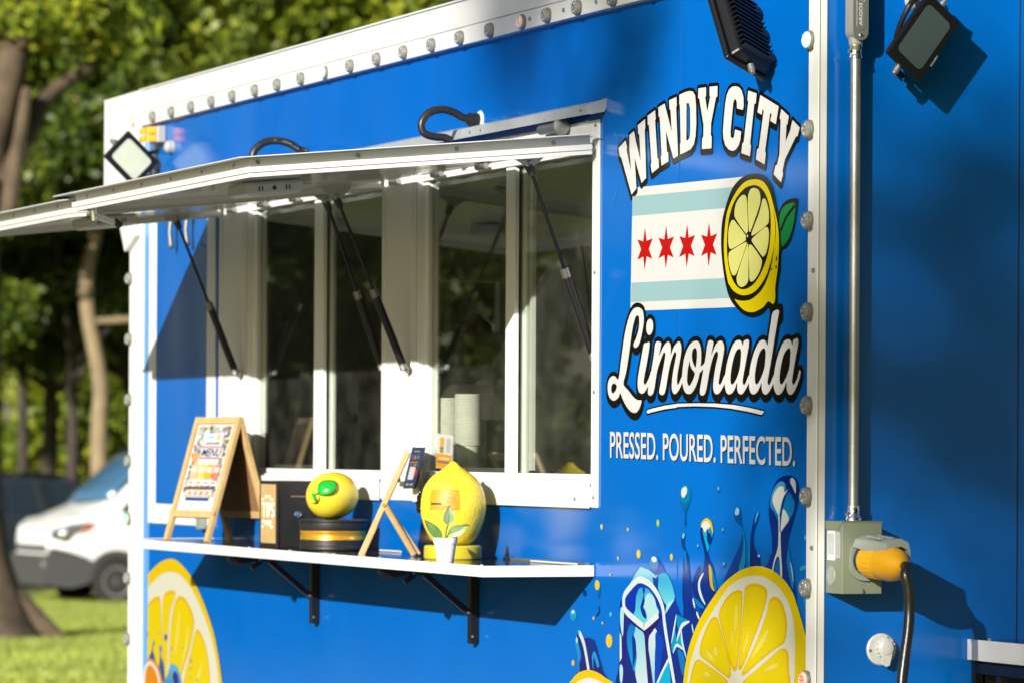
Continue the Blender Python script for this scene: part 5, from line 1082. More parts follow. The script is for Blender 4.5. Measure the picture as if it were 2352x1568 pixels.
o = MB().add(vs, [(k * nn + j, k * nn + (j + 1) % nn, (k + 1) * nn + (j + 1) % nn, (k + 1) * nn + j) for k in range(nr_) for j in range(nn)]).build("leaf", M_leafp, LM, smooth=True, angle=80)
sm = o.modifiers.new("thick", 'SOLIDIFY'); sm.thickness = .005
MB().tube(cr([atD(x, y, d0 - dd) for x, y, dd in ((726, 1148, .082), (722, 1141, .086), (717.5, 1134, .084), (724, 1135, .084), (733, 1130, .080))], 5, False), [.0052] * 6 + [.004] * 15, 8).build("stem", M_leafp, LM, smooth=True)
MB().lathe([(.0, -.005), (.014, -.003), (.0175, .002), (.015, .006), (.009, .007), (.008, .004), (0, .003)], tip - axl * .004, axl, 24).build("stem_ring", M_lemon2, LM, smooth=True, angle=80)

# ---- small wooden easel seen edge on
f0 = onshelf(828, -.282); _v = ray(885, 1150); vb = np.array([_v[0], _v[1], 0]) / np.hypot(_v[0], _v[1]) * .165 + np.array([.001, .003, 0])
tp = np.array([f0[0] + .012, f0[1] + .130, ZS + .283])
EZ = thing("small_easel", "small wooden easel stand seen edge on between the two lemons", "easel", f0)
dn_ = (tp - f0); Le = np.linalg.norm(dn_); dn_ /= Le; wb_ = vb / np.linalg.norm(vb); nz_ = np.cross(dn_, wb_)
for k in (0, 1): MB().obox((f0 + tp) / 2 + vb * k, dn_ * Le / 2, wb_ * .008, nz_ * .0075).build("upright", M_wood, EZ, bevel=.001)
for h in (.10, Le - .012): MB().obox(f0 + dn_ * h + vb / 2, dn_ * .009, wb_ * (np.linalg.norm(vb) / 2 - .0085), nz_ * .006).build("rail", M_wood, EZ, bevel=.001)
MB().obox(f0 + dn_ * (Le * .5 + .045) + vb / 2, dn_ * (Le / 2 - .065), wb_ * (np.linalg.norm(vb) / 2 - .009), nz_ * .0015).build("board", mat("chalk board", (.05, .055, .06), .6), EZ)
pv = f0 + dn_ * Le * .49; ft = onshelf(943, pv[1] + .075); ft[0] = f0[0] + .045
for k in (0, 1):
    a_, b_ = pv + vb * k + np.array([.009, .0, 0]), ft + vb * k * (1 if k == 0 else .25)
    if k: a_ = pv + np.array([.009, .0, 0]) + vb * .12; b_ = ft + np.array([-.008, .016, 0]); b_[2] = ZS
    MB().bar(a_, b_ + np.array([0, 0, .004]), .010, .014, (1, .4, 0)).build("strut_leg", M_wood if k == 0 else mat("shaded wood", (.50, .32, .14), .6), EZ, bevel=.0008)  # pine copy meant as painted shade on the rear leg, though not darker
MB().lathe([(0, 0), (.0055, 0), (.004, .004), (0, .004)], pv + np.array([.016, -.004, 0]), (.93, -.3, 0), 14).build("pivot_screw", M_gold, EZ, smooth=True)

# ---- big lemon on a yellow disc
bc = onshelf(1040, -.135)
BS = thing("disc_base", "round yellow base disc carrying the tall lemon", "display base", bc)
MB().lathe([(0, 0), (.074, 0), (.0765, .003), (.077, .018), (.0765, .033), (.073, .037), (0, .037)], bc, (0, 0, 1), 56).build("disc", M_yell2, BS, smooth=True)
BL_ = thing("tall_lemon", "tall upright yellow lemon with pointed top, printed card and black side latch", "lemon ornament", bc + np.array([0, 0, .037]))
pr = [(0, 0), (.030, 0), (.050, .007), (.066, .026), (.079, .056), (.0865, .088), (.0875, .110), (.083, .138), (.072, .163), (.054, .184), (.036, .197), (.024, .205), (.016, .212), (.010, .218), (.004, .2215), (0, .2225)]
PP = cr([(r, 0, h) for r, h in pr], 3, False)
MB().lathe([(max(p[0], 0), p[2]) for p in PP], bc + np.array([0, 0, .0372]), (0, 0, 1), 64).build("lemon_body", M_lemon, BL_, smooth=True, angle=80)
# card stuck round the front
def lem(ang, h, e=0):                         # point on the lemon skin
    rr = np.interp(h, [p[2] for p in PP], [p[0] for p in PP]) + .0012 + e
    return bc + np.array([rr * math.sin(ang), -rr * math.cos(ang), .0372 + h])
toc = math.atan2(CAM[0] - bc[0], -(CAM[1] - bc[1]))  # direction towards the viewer's side of the shelf
def patch(a0, a1, h0, h1, c, e, nm, n=10, mt=M_flat):
    vs = [lem(toc + a0 + (a1 - a0) * i / n, h0 + (h1 - h0) * j / 3, e) for i in range(n + 1) for j in range(4)]
    return MB().add(vs, [(i * 4 + j, i * 4 + j + 1, (i + 1) * 4 + j + 1, (i + 1) * 4 + j) for i in range(n) for j in range(3)]).build(nm, mt, BL_, smooth=True, col=alb(c))
patch(-.78, .20, .094, .148, (232, 178, 0), 0, "card"); patch(-.70, -.36, .1085, .1125, (20, 20, 20), .0012, "card_print")
for k, (a, b_) in enumerate(((-.20, .06), (-.24, .08), (-.26, .08), (-.22, .04))): patch(a, b_, .128 - k * .0045, .1288 - k * .0045, (150, 120, 10), .0008, "card_print")
lt = MB()
for h, rr in ((.125, .010), (.108, .013), (.094, .009), (.140, .006)): lt.lathe([(0, -.004), (rr, -.003), (rr * 1.05, .004), (rr * .6, .009), (0, .010)], lem(toc - 1.5, h), (-math.sin(-toc + 1.5), -math.cos(toc - 1.5), 0), 12)
lt.build("side_latch", mat("glossy black", (.008, .008, .008), .12), BL_, smooth=True)

# ---- potted plant
pc_ = onshelf(1023, -.248)
PT = thing("potted_plant", "little green leafy plant in a white pot standing before the tall lemon", "potted plant", pc_)
MB().lathe([(0, 0), (.0215, 0), (.0225, .002), (.0285, .047), (.0305, .0475), (.0325, .062), (.0300, .0625), (.0285, .052), (0, .050)], pc_, (0, 0, 1), 40).build("pot", M_pot, PT, smooth=True, angle=30)
M_pl = mat("artificial leaf", (.07, .16, .03), .5, var=.3, vscale=30, trans=0)
M_pl2 = mat("pale artificial leaf", (.19, .25, .12), .5, var=.25, vscale=40)
rg = np.array([RT[0], RT[1], 0]); upz = np.array([0, 0, 1.0]); tw = -np.array([FW[0], FW[1], 0])
def leaf3(base, tipp, w, mt, bend=.004, nrm=tw):
    base, tipp = np.array(base), np.array(tipp); d = tipp - base; L_ = np.linalg.norm(d); d /= L_; sd = np.cross(d, nrm); sd /= np.linalg.norm(sd); nn = np.cross(sd, d); vs = []
    for i in range(9):
        t = i / 8; ww = w * math.sin(math.pi * (t ** .75)) ** .9 if 0 < t < 1 else 0
        for j in (-1, -.5, 0, .5, 1): vs.append(base + d * L_ * t + sd * ww * j + nn * (bend * math.sin(math.pi * t) + abs(j) * w * .25))
    o = MB().add(vs, [(i * 5 + j, i * 5 + j + 1, (i + 1) * 5 + j + 1, (i + 1) * 5 + j) for i in range(8) for j in range(4)]).build("leaf", mt, PT, smooth=True, angle=80)
    MB().tube([base + nn * .001, base + d * L_ * .5 + nn * (bend + .001), tipp - d * .006 + nn * .001], [.0011, .0009, .0004], 5).build("leaf_vein", mat("vein green", (.05, .22, .04), .5), o)
    return o
s0 = pc_ + upz * .052; mpx = 1.135e-3
def pp_(px, py, dd=0): return pc_ + rg * (px - 1023) * mpx + upz * (1289 - py) * mpx + tw * dd
leaf3(pp_(1016, 1238), pp_(975, 1193), .0135, M_pl); leaf3(pp_(1010, 1232), pp_(985, 1217, -.01), .008, M_pl)
leaf3(pp_(1029, 1206, .004), pp_(1033, 1159, .006), .0150, M_pl2); leaf3(pp_(1027, 1203, -.004), pp_(1019, 1185, -.01), .007, M_pl2)
leaf3(pp_(1029, 1226, .01), pp_(1075, 1206, .015), .0150, M_pl2); leaf3(pp_(1050, 1212, -.01), pp_(1079, 1205, -.012), .006, M_pl); leaf3(pp_(1040, 1238, -.008), pp_(1052, 1222, -.02), .006, M_pl)
st = MB().tube(cr([s0, pp_(1024, 1222), pp_(1029, 1204)], 4, False), .0022, 6).tube([s0, pp_(1016, 1236)], .002, 6).tube([s0, pp_(1029, 1226, .008)], .002, 6).tube([s0, pp_(1040, 1236, -.006)], .0018, 6)
st.build("stem", mat("stem green", (.05, .17, .03), .5), PT, smooth=True)
CP = MB().tube(cr([pp_(1025, 1238), pp_(1024, 1205), pp_(1024, 1185), pp_(1016, 1180), pp_(1015, 1170), pp_(1022, 1163), pp_(1031, 1168)], 5, False), .0007, 5).build("card_clip_wire", mat("clip wire", (.35, .3, .15), .3, metal=.8), PT, smooth=True)

# ---- straws lying on the shelf
for k, (px, y, ln) in enumerate(((895, -.05, .16), (1270, -.045, .30))):
    q = onshelf(px, y, ZS + .0035); o = MB().tube([q - np.array([ln / 2, 0, 0]), q + np.array([ln / 2, .004, 0])], .003, 10).build("paper_straw", M_whitep, None, smooth=True)
    tag(o, ["white straw lying behind the small wooden easel", "longer white straw lying at the near end of the shelf"][k], "straw", "straws on the shelf")
# padlock hanging under the access panel frame
q = onY(461, 1185, -.02); pk = B(q[0] - .022, q[0] + .022, -.03, -.008, q[2] - .040, q[2] - .002); pk.tube([(q[0] - .013, -.018, q[2] - .004), (q[0] - .013, -.018, q[2] + .018), (q[0], -.018, q[2] + .028), (q[0] + .013, -.018, q[2] + .018), (q[0] + .013, -.018, q[2] - .004)], .004, 8)
tag(pk.build("padlock", M_greyp, None, bevel=.002), "small grey padlock hanging below the framed panel behind the menu board", "padlock")
# ---- upright review card and reader on the window ledge
c0, c1, c2, c3 = onY(925, 1121, -.05), onY(954, 1121, -.05), onY(976, 1026, -.018), onY(947, 1026, -.018)
CD = thing("review_card", "dark leaning card with coloured lettering on the window ledge", "sign card", c0)
MB().prism([c0, c1, c2, c3], (0, .003, 0)).build("card", mat("navy card", (.018, .028, .065), .35), CD)
def cdp(u, v): return (c0 * (1 - u) + c1 * u) * (1 - v) + (c3 * (1 - u) + c2 * u) * v + np.array([0, -.0012, -.0004])
def cdq(u0, v0, u1, v1, c, nm="card_print"):
    b = MB(); b.fix = False; b.add([cdp(u0, v0), cdp(u1, v0), cdp(u1, v1), cdp(u0, v1)], [(0, 1, 2, 3)]); b.build(nm, M_flat, CD, col=alb(c))
for k, (ch, c) in enumerate(zip("Google", ((60, 120, 240), (220, 60, 40), (240, 180, 20), (60, 120, 240), (40, 160, 80), (220, 60, 40)))):
    o_ = cdp(.16 + k * .115, .715 + (-.02 if ch == 'g' else 0)); put_text("lettering", ch, o_, cdp(.26 + k * .115, .715) - cdp(.16 + k * .115, .715), cdp(.16, .715 + (.09 if ch != 'l' and ch != 'G' else .11)) - cdp(.16, .715), mat("ink " + str(c), alb(c), .4), CD, bold=.03)
put_text("lettering", "Review us", cdp(.3, .89), cdp(.72, .89) - cdp(.3, .89), cdp(.3, .925) - cdp(.3, .89), mat("ink white", (.6, .6, .6), .4), CD)
for k in range(5): cdq(.18 + k * .12, .62, .27 + k * .12, .655, (245, 140, 30))
for k, c in enumerate(((60, 120, 240), (220, 60, 40), (240, 180, 20), (40, 160, 80))): cdq(.14 + k * .18, .565, .32 + k * .18, .585, c)
cdq(.22, .22, .66, .53, (225, 225, 225)); cdq(.66, .32, .84, .46, (220, 50, 30)); cdq(.2, .08, .42, .13, (170, 170, 175)); cdq(.5, .08, .75, .13, (170, 170, 175))
MB().tube([onY(915, 1101, -.03), onY(905, 1101, -.03)], .007, 12).build("suction_knob", M_blackp, CD, smooth=True)
RD = thing("card_reader", "small grey card reader on a stand beside the tall lemon", "card reader", onY(985, 1125, -.02))
q = onY(987, 1108, -.022); MB().box(q[0] - .028, q[0] + .028, -.034, -.014, q[2] - .032, q[2] + .034).build("reader_body", mat("grey reader", (.25, .25, .24), .4), RD, bevel=.003)
MB().lathe([(0, 0), (.010, 0), (.009, .003), (0, .003)], (q[0] + .004, -.034, q[2] + .004), (0, -1, 0), 16).build("reader_button", mat("mid grey", (.12, .12, .12), .4), RD, smooth=True)
q2 = onY(962, 1085, -.02); MB().box(q2[0] - .008, q2[0] + .012, -.022, -.016, 1.512, q2[2] + .04).build("reader_stand", M_whitep, RD)
# window flyer stuck on the glass
e0, e1, e2, e3 = onY(1001, 1073, .024), onY(1036, 1077, .024), onY(1041, 1000, .024), onY(1004, 994, .024)
FY = thing("window_flyer", "white and orange lemonade flyer taped on the near window above the lemon", "flyer", e0)
def fq(u0, v0, u1, v1, c, l=0, nm="flyer_print"):
    f_ = lambda u, v: (e0 * (1 - u) + e1 * u) * (1 - v) + (e3 * (1 - u) + e2 * u) * v + np.array([0, -.0006 * l, 0])
    b = MB(); b.fix = False; b.add([f_(u0, v0), f_(u1, v0), f_(u1, v1), f_(u0, v1)], [(0, 1, 2, 3)]); b.build(nm, M_flat, FY, col=alb(c))
fq(0, 0, 1, 1, (238, 238, 232), 0, "sheet"); fq(.02, .02, .98, .42, (250, 170, 30), 1); fq(.1, .16, .9, .22, (120, 120, 130), 2); fq(.22, .26, .88, .33, (250, 220, 160), 2); fq(.22, .44, .46, .90, (250, 185, 30), 1); fq(.22, .56, .46, .62, (80, 130, 190), 2); fq(.24, .48, .44, .53, (70, 150, 70), 2)
for k in range(12): fq(.62, .50 + k * .034, .92 - (k * 5 % 3) * .03, .512 + k * .034, (130, 130, 130), 1)
# ---- cup stacks inside
CO = B(-2.72, -1.34, .055, .60, 1.540, 1.580).build("inside_counter", M_metalin, TR)
def stack(px, y, n, r, top, lab):
    q = onY(px, 1000, y); z0 = 1.5805; h = (onY(px, top, y)[2] - z0 - .09) / (n - 1)
    T = thing("cup_stack", lab, "cup stack", (q[0], y, z0), "paper cup stacks behind the window")
    me = None
    for k in range(n):
        zz = z0 + k * h
        if me is None:
            me = MB().lathe([(0, 0), (r * .72, 0), (r * .89, .084), (r * 1.02, .085), (r * 1.04, .0885), (r * .98, .0905), (r * .86, .088), (r * .70, .004)], (q[0], y, z0), (0, 0, 1), 28).build("cup", M_paper, T, smooth=True, angle=40)
        else: c = me.copy(); COL.objects.link(c); c.parent = T; c.location = (0, 0, k * h)
stack(1075, .115, 22, .0365, 905, "taller stack of white paper cups behind the near window glass")
stack(1029, .092, 20, .0345, 914, "slightly shorter stack of white paper cups beside the taller stack")
q = onY(1130, 1040, .32); tag(B(q[0] - .06, q[0] + .06, .28, .36, 1.5805, 1.74).build("dark_container", mat("dark container", (.012, .02, .018), .3), None, bevel=.004), "dark square container on the counter right of the cup stacks", "container")

# ---- person working inside, bent over the counter
def skin(name, verts, edges, radii, mt, parent, sub=2, root=0):
    me = bpy.data.meshes.new(name); off = np.array(parent.location) if parent else np.zeros(3)
    me.from_pydata([tuple(np.array(v) - off) for v in verts], edges, []); o = bpy.data.objects.new(name, me); COL.objects.link(o); o.parent = parent
    sk = o.modifiers.new("skin", 'SKIN'); sk.use_smooth_shade = True
    for i, r in enumerate(radii):
        sv = me.skin_vertices[0].data[i]; sv.radius = r if hasattr(r, '__len__') else (r, r); sv.use_root = (i == root)
    ss = o.modifiers.new("sub", 'SUBSURF'); ss.levels = sub; ss.render_levels = sub; me.materials.append(mt)
    dg = bpy.context.evaluated_depsgraph_get(); me2 = bpy.data.meshes.new_from_object(o.evaluated_get(dg)); o.modifiers.clear(); o.data = me2; me2.shade_smooth(); return o
hq = onY(1066, 838, .62); hx, hz_ = hq[0] - .03, hq[2]
PE = thing("person", "dark haired person in grey top bending over the counter inside the trailer", "person", (hx + .25, .75, .55))
M_skin = mat("brown skin", (.62, .30, .17), .5); M_top = mat("grey top", (.72, .71, .68), .8, bump=.5, bscale=60); M_hair = mat("black hair", (.02, .010, .009), .45, bump=.6, bscale=150); M_jean = mat("dark trousers", (.03, .035, .05), .8)
def pv_(x, y, z): return np.array([hx + x, .62 + y, z])
bodyv = [pv_(.36, .14, 1.42), pv_(.34, .13, 1.60), pv_(.25, .10, 1.78), pv_(.17, .06, hz_ - .14), pv_(.11, .02, hz_ - .05),
         pv_(.25, -.10, 1.80), pv_(.20, -.20, 1.64), pv_(.02, -.12, 1.62), pv_(-.04, -.09, 1.615),
         pv_(.27, .27, 1.79), pv_(.26, .30, 1.62), pv_(.16, .06, 1.615), pv_(.13, -.02, 1.615),
         pv_(.36, .04, 1.36), pv_(.35, .03, 1.0), pv_(.36, .04, .62), pv_(.27, -.0, .57), pv_(.36, .24, 1.36), pv_(.35, .25, 1.0), pv_(.36, .26, .62), pv_(.27, .24, .57)]
ed_ = [(0, 1), (1, 2), (2, 3), (3, 4), (2, 5), (5, 6), (6, 7), (7, 8), (2, 9), (9, 10), (10, 11), (11, 12), (0, 13), (13, 14), (14, 15), (15, 16), (0, 17), (17, 18), (18, 19), (19, 20)]
skin("body", bodyv, ed_, [.15, .135, .155, .055, .05, .075, .05, .036, .028, .075, .05, .036, .028, .09, .06, .045, .035, .09, .06, .045, .035], M_top, PE)
trv = [bodyv[i] for i in (0, 13, 14, 15, 17, 18, 19)]; skin("trousers", trv, [(0, 1), (1, 2), (2, 3), (0, 4), (4, 5), (5, 6)], [.165, .10, .075, .06, .10, .075, .06], M_jean, PE, 2)
# head turned down to the left: profile towards -x
hd = bmesh.new(); bmesh.ops.create_uvsphere(hd, u_segments=32, v_segments=22, radius=1)
rot = Matrix.Rotation(R(38), 4, 'Y') @ Matrix.Rotation(R(-12), 4, 'Z')
for v in hd.verts:
    x, y, z = v.co; x0_, y0_, z0_ = x * .098, y * .074, z * .118
    if z < 0: k = 1 + z * .22; y0_ *= k; x0_ = x0_ * (1 + z * .10) - (-z) * .012
    f = max(0, -x)                                   # face side
    if f > .6:
        n_ = math.exp(-((y / .17) ** 2)); x0_ -= n_ * (.024 * math.exp(-((z + .12) / .15) ** 2) + .010 * math.exp(-((z + .47) / .07) ** 2) + .010 * math.exp(-((z + .58) / .06) ** 2) + .012 * math.exp(-((z + .86) / .12) ** 2)); 
        x0_ += .010 * math.exp(-((z - .10) / .08) ** 2) * math.exp(-(((abs(y) - .38) / .16) ** 2)); x0_ -= .006 * math.exp(-((z - .28) / .07) ** 2) * math.exp(-((y / .6) ** 2))
    v.co = rot @ Vector((x0_, y0_, z0_))
me = bpy.data.meshes.new("head"); hd.to_mesh(me); hd.free(); me.shade_smooth(); me.materials.append(M_skin)
HD = bpy.data.objects.new("head", me); COL.objects.link(HD); HD.parent = PE; hc = pv_(.03, 0, hz_); HD.location = Vector(hc) - PE.location
def hl(x, y, z): return np.array(rot @ Vector((x, y, z))) + hc
MB().tube(cr([hl(.022, -.070, .015), hl(.030, -.082, .028), hl(.040, -.084, .012), hl(.036, -.080, -.012), hl(.026, -.076, -.026), hl(.018, -.070, -.02)], 5, False), .0065, 8).build("ear", M_skin, HD, smooth=True)
MB().tube([hl(.024, -.079, -.030), hl(.024, -.080, -.055)], .003, 8).build("earring", mat("gold earring", (.8, .6, .2), .2, metal=1), HD, smooth=True)
for s in (-1, 1): MB().lathe([(0, -.010), (.009, -.005), (.0105, 0), (.009, .005), (0, .010)], hl(-.078, s * .031, .012), (0, 0, 1), 12).build("eye", mat("eye", (.5, .48, .45), .2), HD, smooth=True)
MB().tube([hl(-.088, -.020, -.056), hl(-.097, 0, -.054), hl(-.088, .020, -.056)], .004, 6).build("mouth", mat("lips", (.28, .09, .07), .5), HD, smooth=True)
hb = bmesh.new(); bmesh.ops.create_uvsphere(hb, u_segments=28, v_segments=18, radius=1)
for v in hb.verts:
    x, y, z = v.co; k = 1.10 + .02 * math.sin(9 * y + 5 * z)
    if x < -.35 and z < .35: k = .72
    if z < -.35: k = .8
    v.co = rot @ Vector((x * .103 * k + .008, y * .080 * k, z * .120 * k + .006))
me = bpy.data.meshes.new("hair"); hb.to_mesh(me); hb.free(); me.shade_smooth(); me.materials.append(M_hair); HR = bpy.data.objects.new("hair", me); COL.objects.link(HR); HR.parent = PE; HR.location = HD.location
bun = MB()
for k in range(7): a = k * .9; bun.lathe([(0, -.035), (.03, -.022), (.037, 0), (.03, .022), (0, .035)], hl(.03 + .024 * math.cos(a), .02 * math.sin(a), .155 + .012 * math.sin(a * 2)), (math.cos(a), math.sin(a), .5), 12)
bun.build("hair_bun", M_hair, HR, smooth=True, angle=80)
def hand(wrist, fwd, upn, side):
    w = np.array(wrist, float); f = np.array(fwd, float); f /= np.linalg.norm(f); u = np.array(upn, float); s = np.cross(f, u); s /= np.linalg.norm(s); u = np.cross(s, f)
    vs = [w, w + f * .045, w + f * .085]; ed = [(0, 1), (1, 2)]; rd = [(.024, .018), (.036, .014), (.038, .012)]
    for k, L_ in enumerate((.062, .072, .068, .052)):
        o = (k - 1.5) * .019; b0 = len(vs); p = w + f * .080 + s * o
        pts = [p + f * L_ * .15, p + f * L_ * .55 - u * .006, p + f * L_ * .85 - u * .022, p + f * L_ * .95 - u * .038]
        vs += pts; ed += [(1, b0), (b0, b0 + 1), (b0 + 1, b0 + 2), (b0 + 2, b0 + 3)]; rd += [(.0095, .0095), (.0085, .0085), (.0078, .0078), (.006, .006)]
    b0 = len(vs); vs += [w + f * .03 + s * side * .030, w + f * .055 + s * side * .046 - u * .008, w + f * .08 + s * side * .046 - u * .020]; ed += [(0, b0), (b0, b0 + 1), (b0 + 1, b0 + 2)]; rd += [(.012, .012), (.010, .010), (.007, .007)]
    skin("hand", vs, ed, rd, M_skin, PE, 1)
hand(pv_(-.04, -.09, 1.615), (-.95, .1, -.08), (0, 0, 1), 1); hand(pv_(.13, -.02, 1.615), (-.5, -.85, -.05), (0, 0, 1), -1)

# ================================================================== GROUND, TREES, VEHICLES
def gz(x, y):                                  # lawn falls gently away behind the trailer
    d = math.hypot(x - CAM[0], y - CAM[1]); return -.62 * min(1, max(0, (d - 14) / 46)) ** 1.2 + .05 * math.sin(x * .21) * math.cos(y * .17)
def np_gz(x, y):
    d = np.hypot(x - CAM[0], y - CAM[1]); return -.62 * np.clip((d - 14) / 46, 0, 1) ** 1.2 + .05 * np.sin(x * .21) * np.cos(y * .17)
M_grass = bpy.data.materials.new("lawn"); M_grass.use_nodes = True; N = M_grass.node_tree.nodes; L = M_grass.node_tree.links; bs = N["Principled BSDF"]; bs.inputs["Roughness"].default_value = .9
tc = N.new("ShaderNodeTexCoord"); n1 = N.new("ShaderNodeTexNoise"); n1.inputs["Scale"].default_value = 1.3; n1.inputs["Detail"].default_value = 9; n1.inputs["Roughness"].default_value = .7; L.new(tc.outputs["Object"], n1.inputs["Vector"])
rp = N.new("ShaderNodeValToRGB"); rp.color_ramp.elements[0].position = .35; rp.color_ramp.elements[0].color = (.10, .13, .014, 1); rp.color_ramp.elements[1].position = .68; rp.color_ramp.elements[1].color = (.21, .25, .035, 1)
e = rp.color_ramp.elements.new(.78); e.color = (.20, .15, .06, 1)
L.new(n1.outputs[0], rp.inputs[0]); L.new(rp.outputs[0], bs.inputs["Base Color"])
b = MB(); n = 90; S = 320.0
xs = np.sign(np.linspace(-1, 1, n)) * np.abs(np.linspace(-1, 1, n)) ** 2.0 * S - 12; ys = np.sign(np.linspace(-1, 1, n)) * np.abs(np.linspace(-1, 1, n)) ** 2.0 * S + 4
V = [(x, y, gz(x, y)) for x in xs for y in ys]
b.add(V, [(i * n + j, (i + 1) * n + j, (i + 1) * n + j + 1, i * n + j + 1) for i in range(n - 1) for j in range(n - 1)])
tag(b.build("lawn", M_grass, None, smooth=True), None, None, None, "structure")
pth = MB().box(-9, 1.2, -9, 6.5, -.02, .06)
tag(pth.build("path", mat("pale bounce concrete", (.27, .24, .19), .85, var=.2, vscale=3, bump=.6, bscale=90), None), None, None, None, "structure")  # unseen paving, its extent and pale tone set for bounced light

def bladefield(name, cx, cy, w, l, cnt, hgt, mt, seed):
    g = np.random.default_rng(seed); u = g.uniform(-1, 1, cnt); v = g.uniform(-1, 1, cnt); fx, fy = FW[0], FW[1]; rx, ry_ = RT[0], RT[1]
    x = cx + fx * v * l + rx * u * w; y = cy + fy * v * l + ry_ * u * w; z = np_gz(x, y); h = hgt * g.uniform(.5, 1.2, cnt); a = g.uniform(0, 6.28, cnt); bw = .012
    P = np.zeros((cnt, 3, 3)); P[:, 0] = np.stack([x - bw * np.cos(a), y - bw * np.sin(a), z - .01], 1); P[:, 1] = np.stack([x + bw * np.cos(a), y + bw * np.sin(a), z - .01], 1)
    P[:, 2] = np.stack([x + g.normal(0, .03, cnt), y + g.normal(0, .03, cnt), z + h], 1)
    me = bpy.data.meshes.new(name); me.vertices.add(cnt * 3); me.vertices.foreach_set("co", P.ravel()); me.loops.add(cnt * 3); me.loops.foreach_set("vertex_index", np.arange(cnt * 3, dtype=np.int32)); me.polygons.add(cnt); me.polygons.foreach_set("loop_start", np.arange(0, cnt * 3, 3, dtype=np.int32)); me.update(); me.validate()
    me.materials.append(mt); o = bpy.data.objects.new(name, me); COL.objects.link(o); return o
M_blade = mat("grass blade", (.24, .29, .04), .6, var=.45, vscale=.6)
c = atD(160, 1450, 47)
tag(bladefield("grass", c[0], c[1], 2.2, 20, 130000, .085, M_blade, 3), "sunlit mown grass round the old tree and the white van", "grass", None, "stuff")

# ---- foliage
def leafmat(name, a, b_, c_3):
    M = bpy.data.materials.new(name); M.use_nodes = True; N = M.node_tree.nodes; L = M.node_tree.links; bs = N["Principled BSDF"]; bs.inputs["Roughness"].default_value = .45
    tc = N.new("ShaderNodeTexCoord"); gi = N.new("ShaderNodeNewGeometry"); nz = N.new("ShaderNodeTexNoise"); nz.inputs["Scale"].default_value = .55; nz.inputs["Detail"].default_value = 2; L.new(tc.outputs["Object"], nz.inputs["Vector"])
    ad = N.new("ShaderNodeMath"); ad.operation = 'MULTIPLY_ADD'; ad.inputs[1].default_value = .45; L.new(gi.outputs["Random Per Island"], ad.inputs[0]); sb = N.new("ShaderNodeMath"); sb.operation = 'MULTIPLY'; sb.inputs[1].default_value = .8; L.new(nz.outputs[0], sb.inputs[0]); L.new(sb.outputs[0], ad.inputs[2])
    rp = N.new("ShaderNodeValToRGB"); rp.color_ramp.elements[0].position = .30; rp.color_ramp.elements[0].color = (*a, 1); rp.color_ramp.elements[1].position = .80; rp.color_ramp.elements[1].color = (*c_3, 1); e = rp.color_ramp.elements.new(.58); e.color = (*b_, 1)
    L.new(ad.outputs[0], rp.inputs[0]); L.new(rp.outputs[0], bs.inputs["Base Color"])
    tr = N.new("ShaderNodeBsdfTranslucent"); L.new(rp.outputs[0], tr.inputs[0]); mx = N.new("ShaderNodeMixShader"); mx.inputs[0].default_value = .38; L.new(bs.outputs[0], mx.inputs[1]); L.new(tr.outputs[0], mx.inputs[2]); L.new(mx.outputs[0], N["Material Output"].inputs[0]); return M
M_leafA = leafmat("broadleaf foliage", (.055, .10, .006), (.18, .25, .016), (.36, .38, .026))
M_leafB = leafmat("dark foliage", (.022, .050, .006), (.07, .12, .010), (.17, .21, .018))
M_bark = mat("bark", (.042, .032, .022), .9, var=.45, vscale=5, bump=1.0, bscale=18)
M_barkp = mat("pale bark", (.22, .165, .09), .85, var=.25, vscale=4, bump=.8, bscale=20)
def leaves(name, centers, radii, per, size, mt, seed, parent=None, squash=.8):
    g = np.random.default_rng(seed); C_ = np.repeat(np.array(centers, float), per, 0); Rr = np.repeat(np.array(radii, float), per)[:, None]; cnt = len(C_)
    d = g.normal(0, 1, (cnt, 3)); d /= np.linalg.norm(d, axis=1)[:, None]; P = C_ + d * Rr * (g.random((cnt, 1)) ** .45) * np.array([1, 1, squash])
    nrm = g.normal(0, 1, (cnt, 3)) + d * .8 + np.array([0, 0, .5]); nrm /= np.linalg.norm(nrm, axis=1)[:, None]; t = np.cross(nrm, g.normal(0, 1, (cnt, 3))); t /= np.linalg.norm(t, axis=1)[:, None]; s = np.cross(nrm, t)
    sz = size * g.uniform(.6, 1.3, (cnt, 1)); Q = np.stack([P - t * sz, P - s * sz * .55 + nrm * sz * .1, P + t * sz, P + s * sz * .55 + nrm * sz * .1], 1)
    me = bpy.data.meshes.new(name); me.vertices.add(cnt * 4); me.vertices.foreach_set("co", Q.ravel()); me.loops.add(cnt * 4); me.loops.foreach_set("vertex_index", np.arange(cnt * 4, dtype=np.int32)); me.polygons.add(cnt); me.polygons.foreach_set("loop_start", np.arange(0, cnt * 4, 4, dtype=np.int32)); me.update(); me.materials.append(mt)
    o = bpy.data.objects.new(name, me); COL.objects.link(o); o.parent = parent; return o
def limb(b, a, d, L_, r, depth, g, tips):
    P = [np.array(a, float)]; dd = np.array(d, float); n = 6
    for i in range(n): dd = dd + g.normal(0, .10, 3) + np.array([0, 0, .04]); dd /= np.linalg.norm(dd); P.append(P[-1] + dd * L_ / n)
    rr = [r * (1 - .55 * i / n) for i in range(n + 1)]; b.tube(P, rr, 9 if depth > 1 else 6)
    tips.append(P[-1]); tips.append(P[3])
    if depth > 0:
        for k in range(3 if depth > 1 else 2):
            i = int(g.integers(3, n + 1)); nd = dd + g.normal(0, .62, 3); nd[2] = abs(nd[2]) * .6 + .12; nd /= np.linalg.norm(nd); limb(b, P[i], nd, L_ * .72, rr[i] * .7, depth - 1, g, tips)
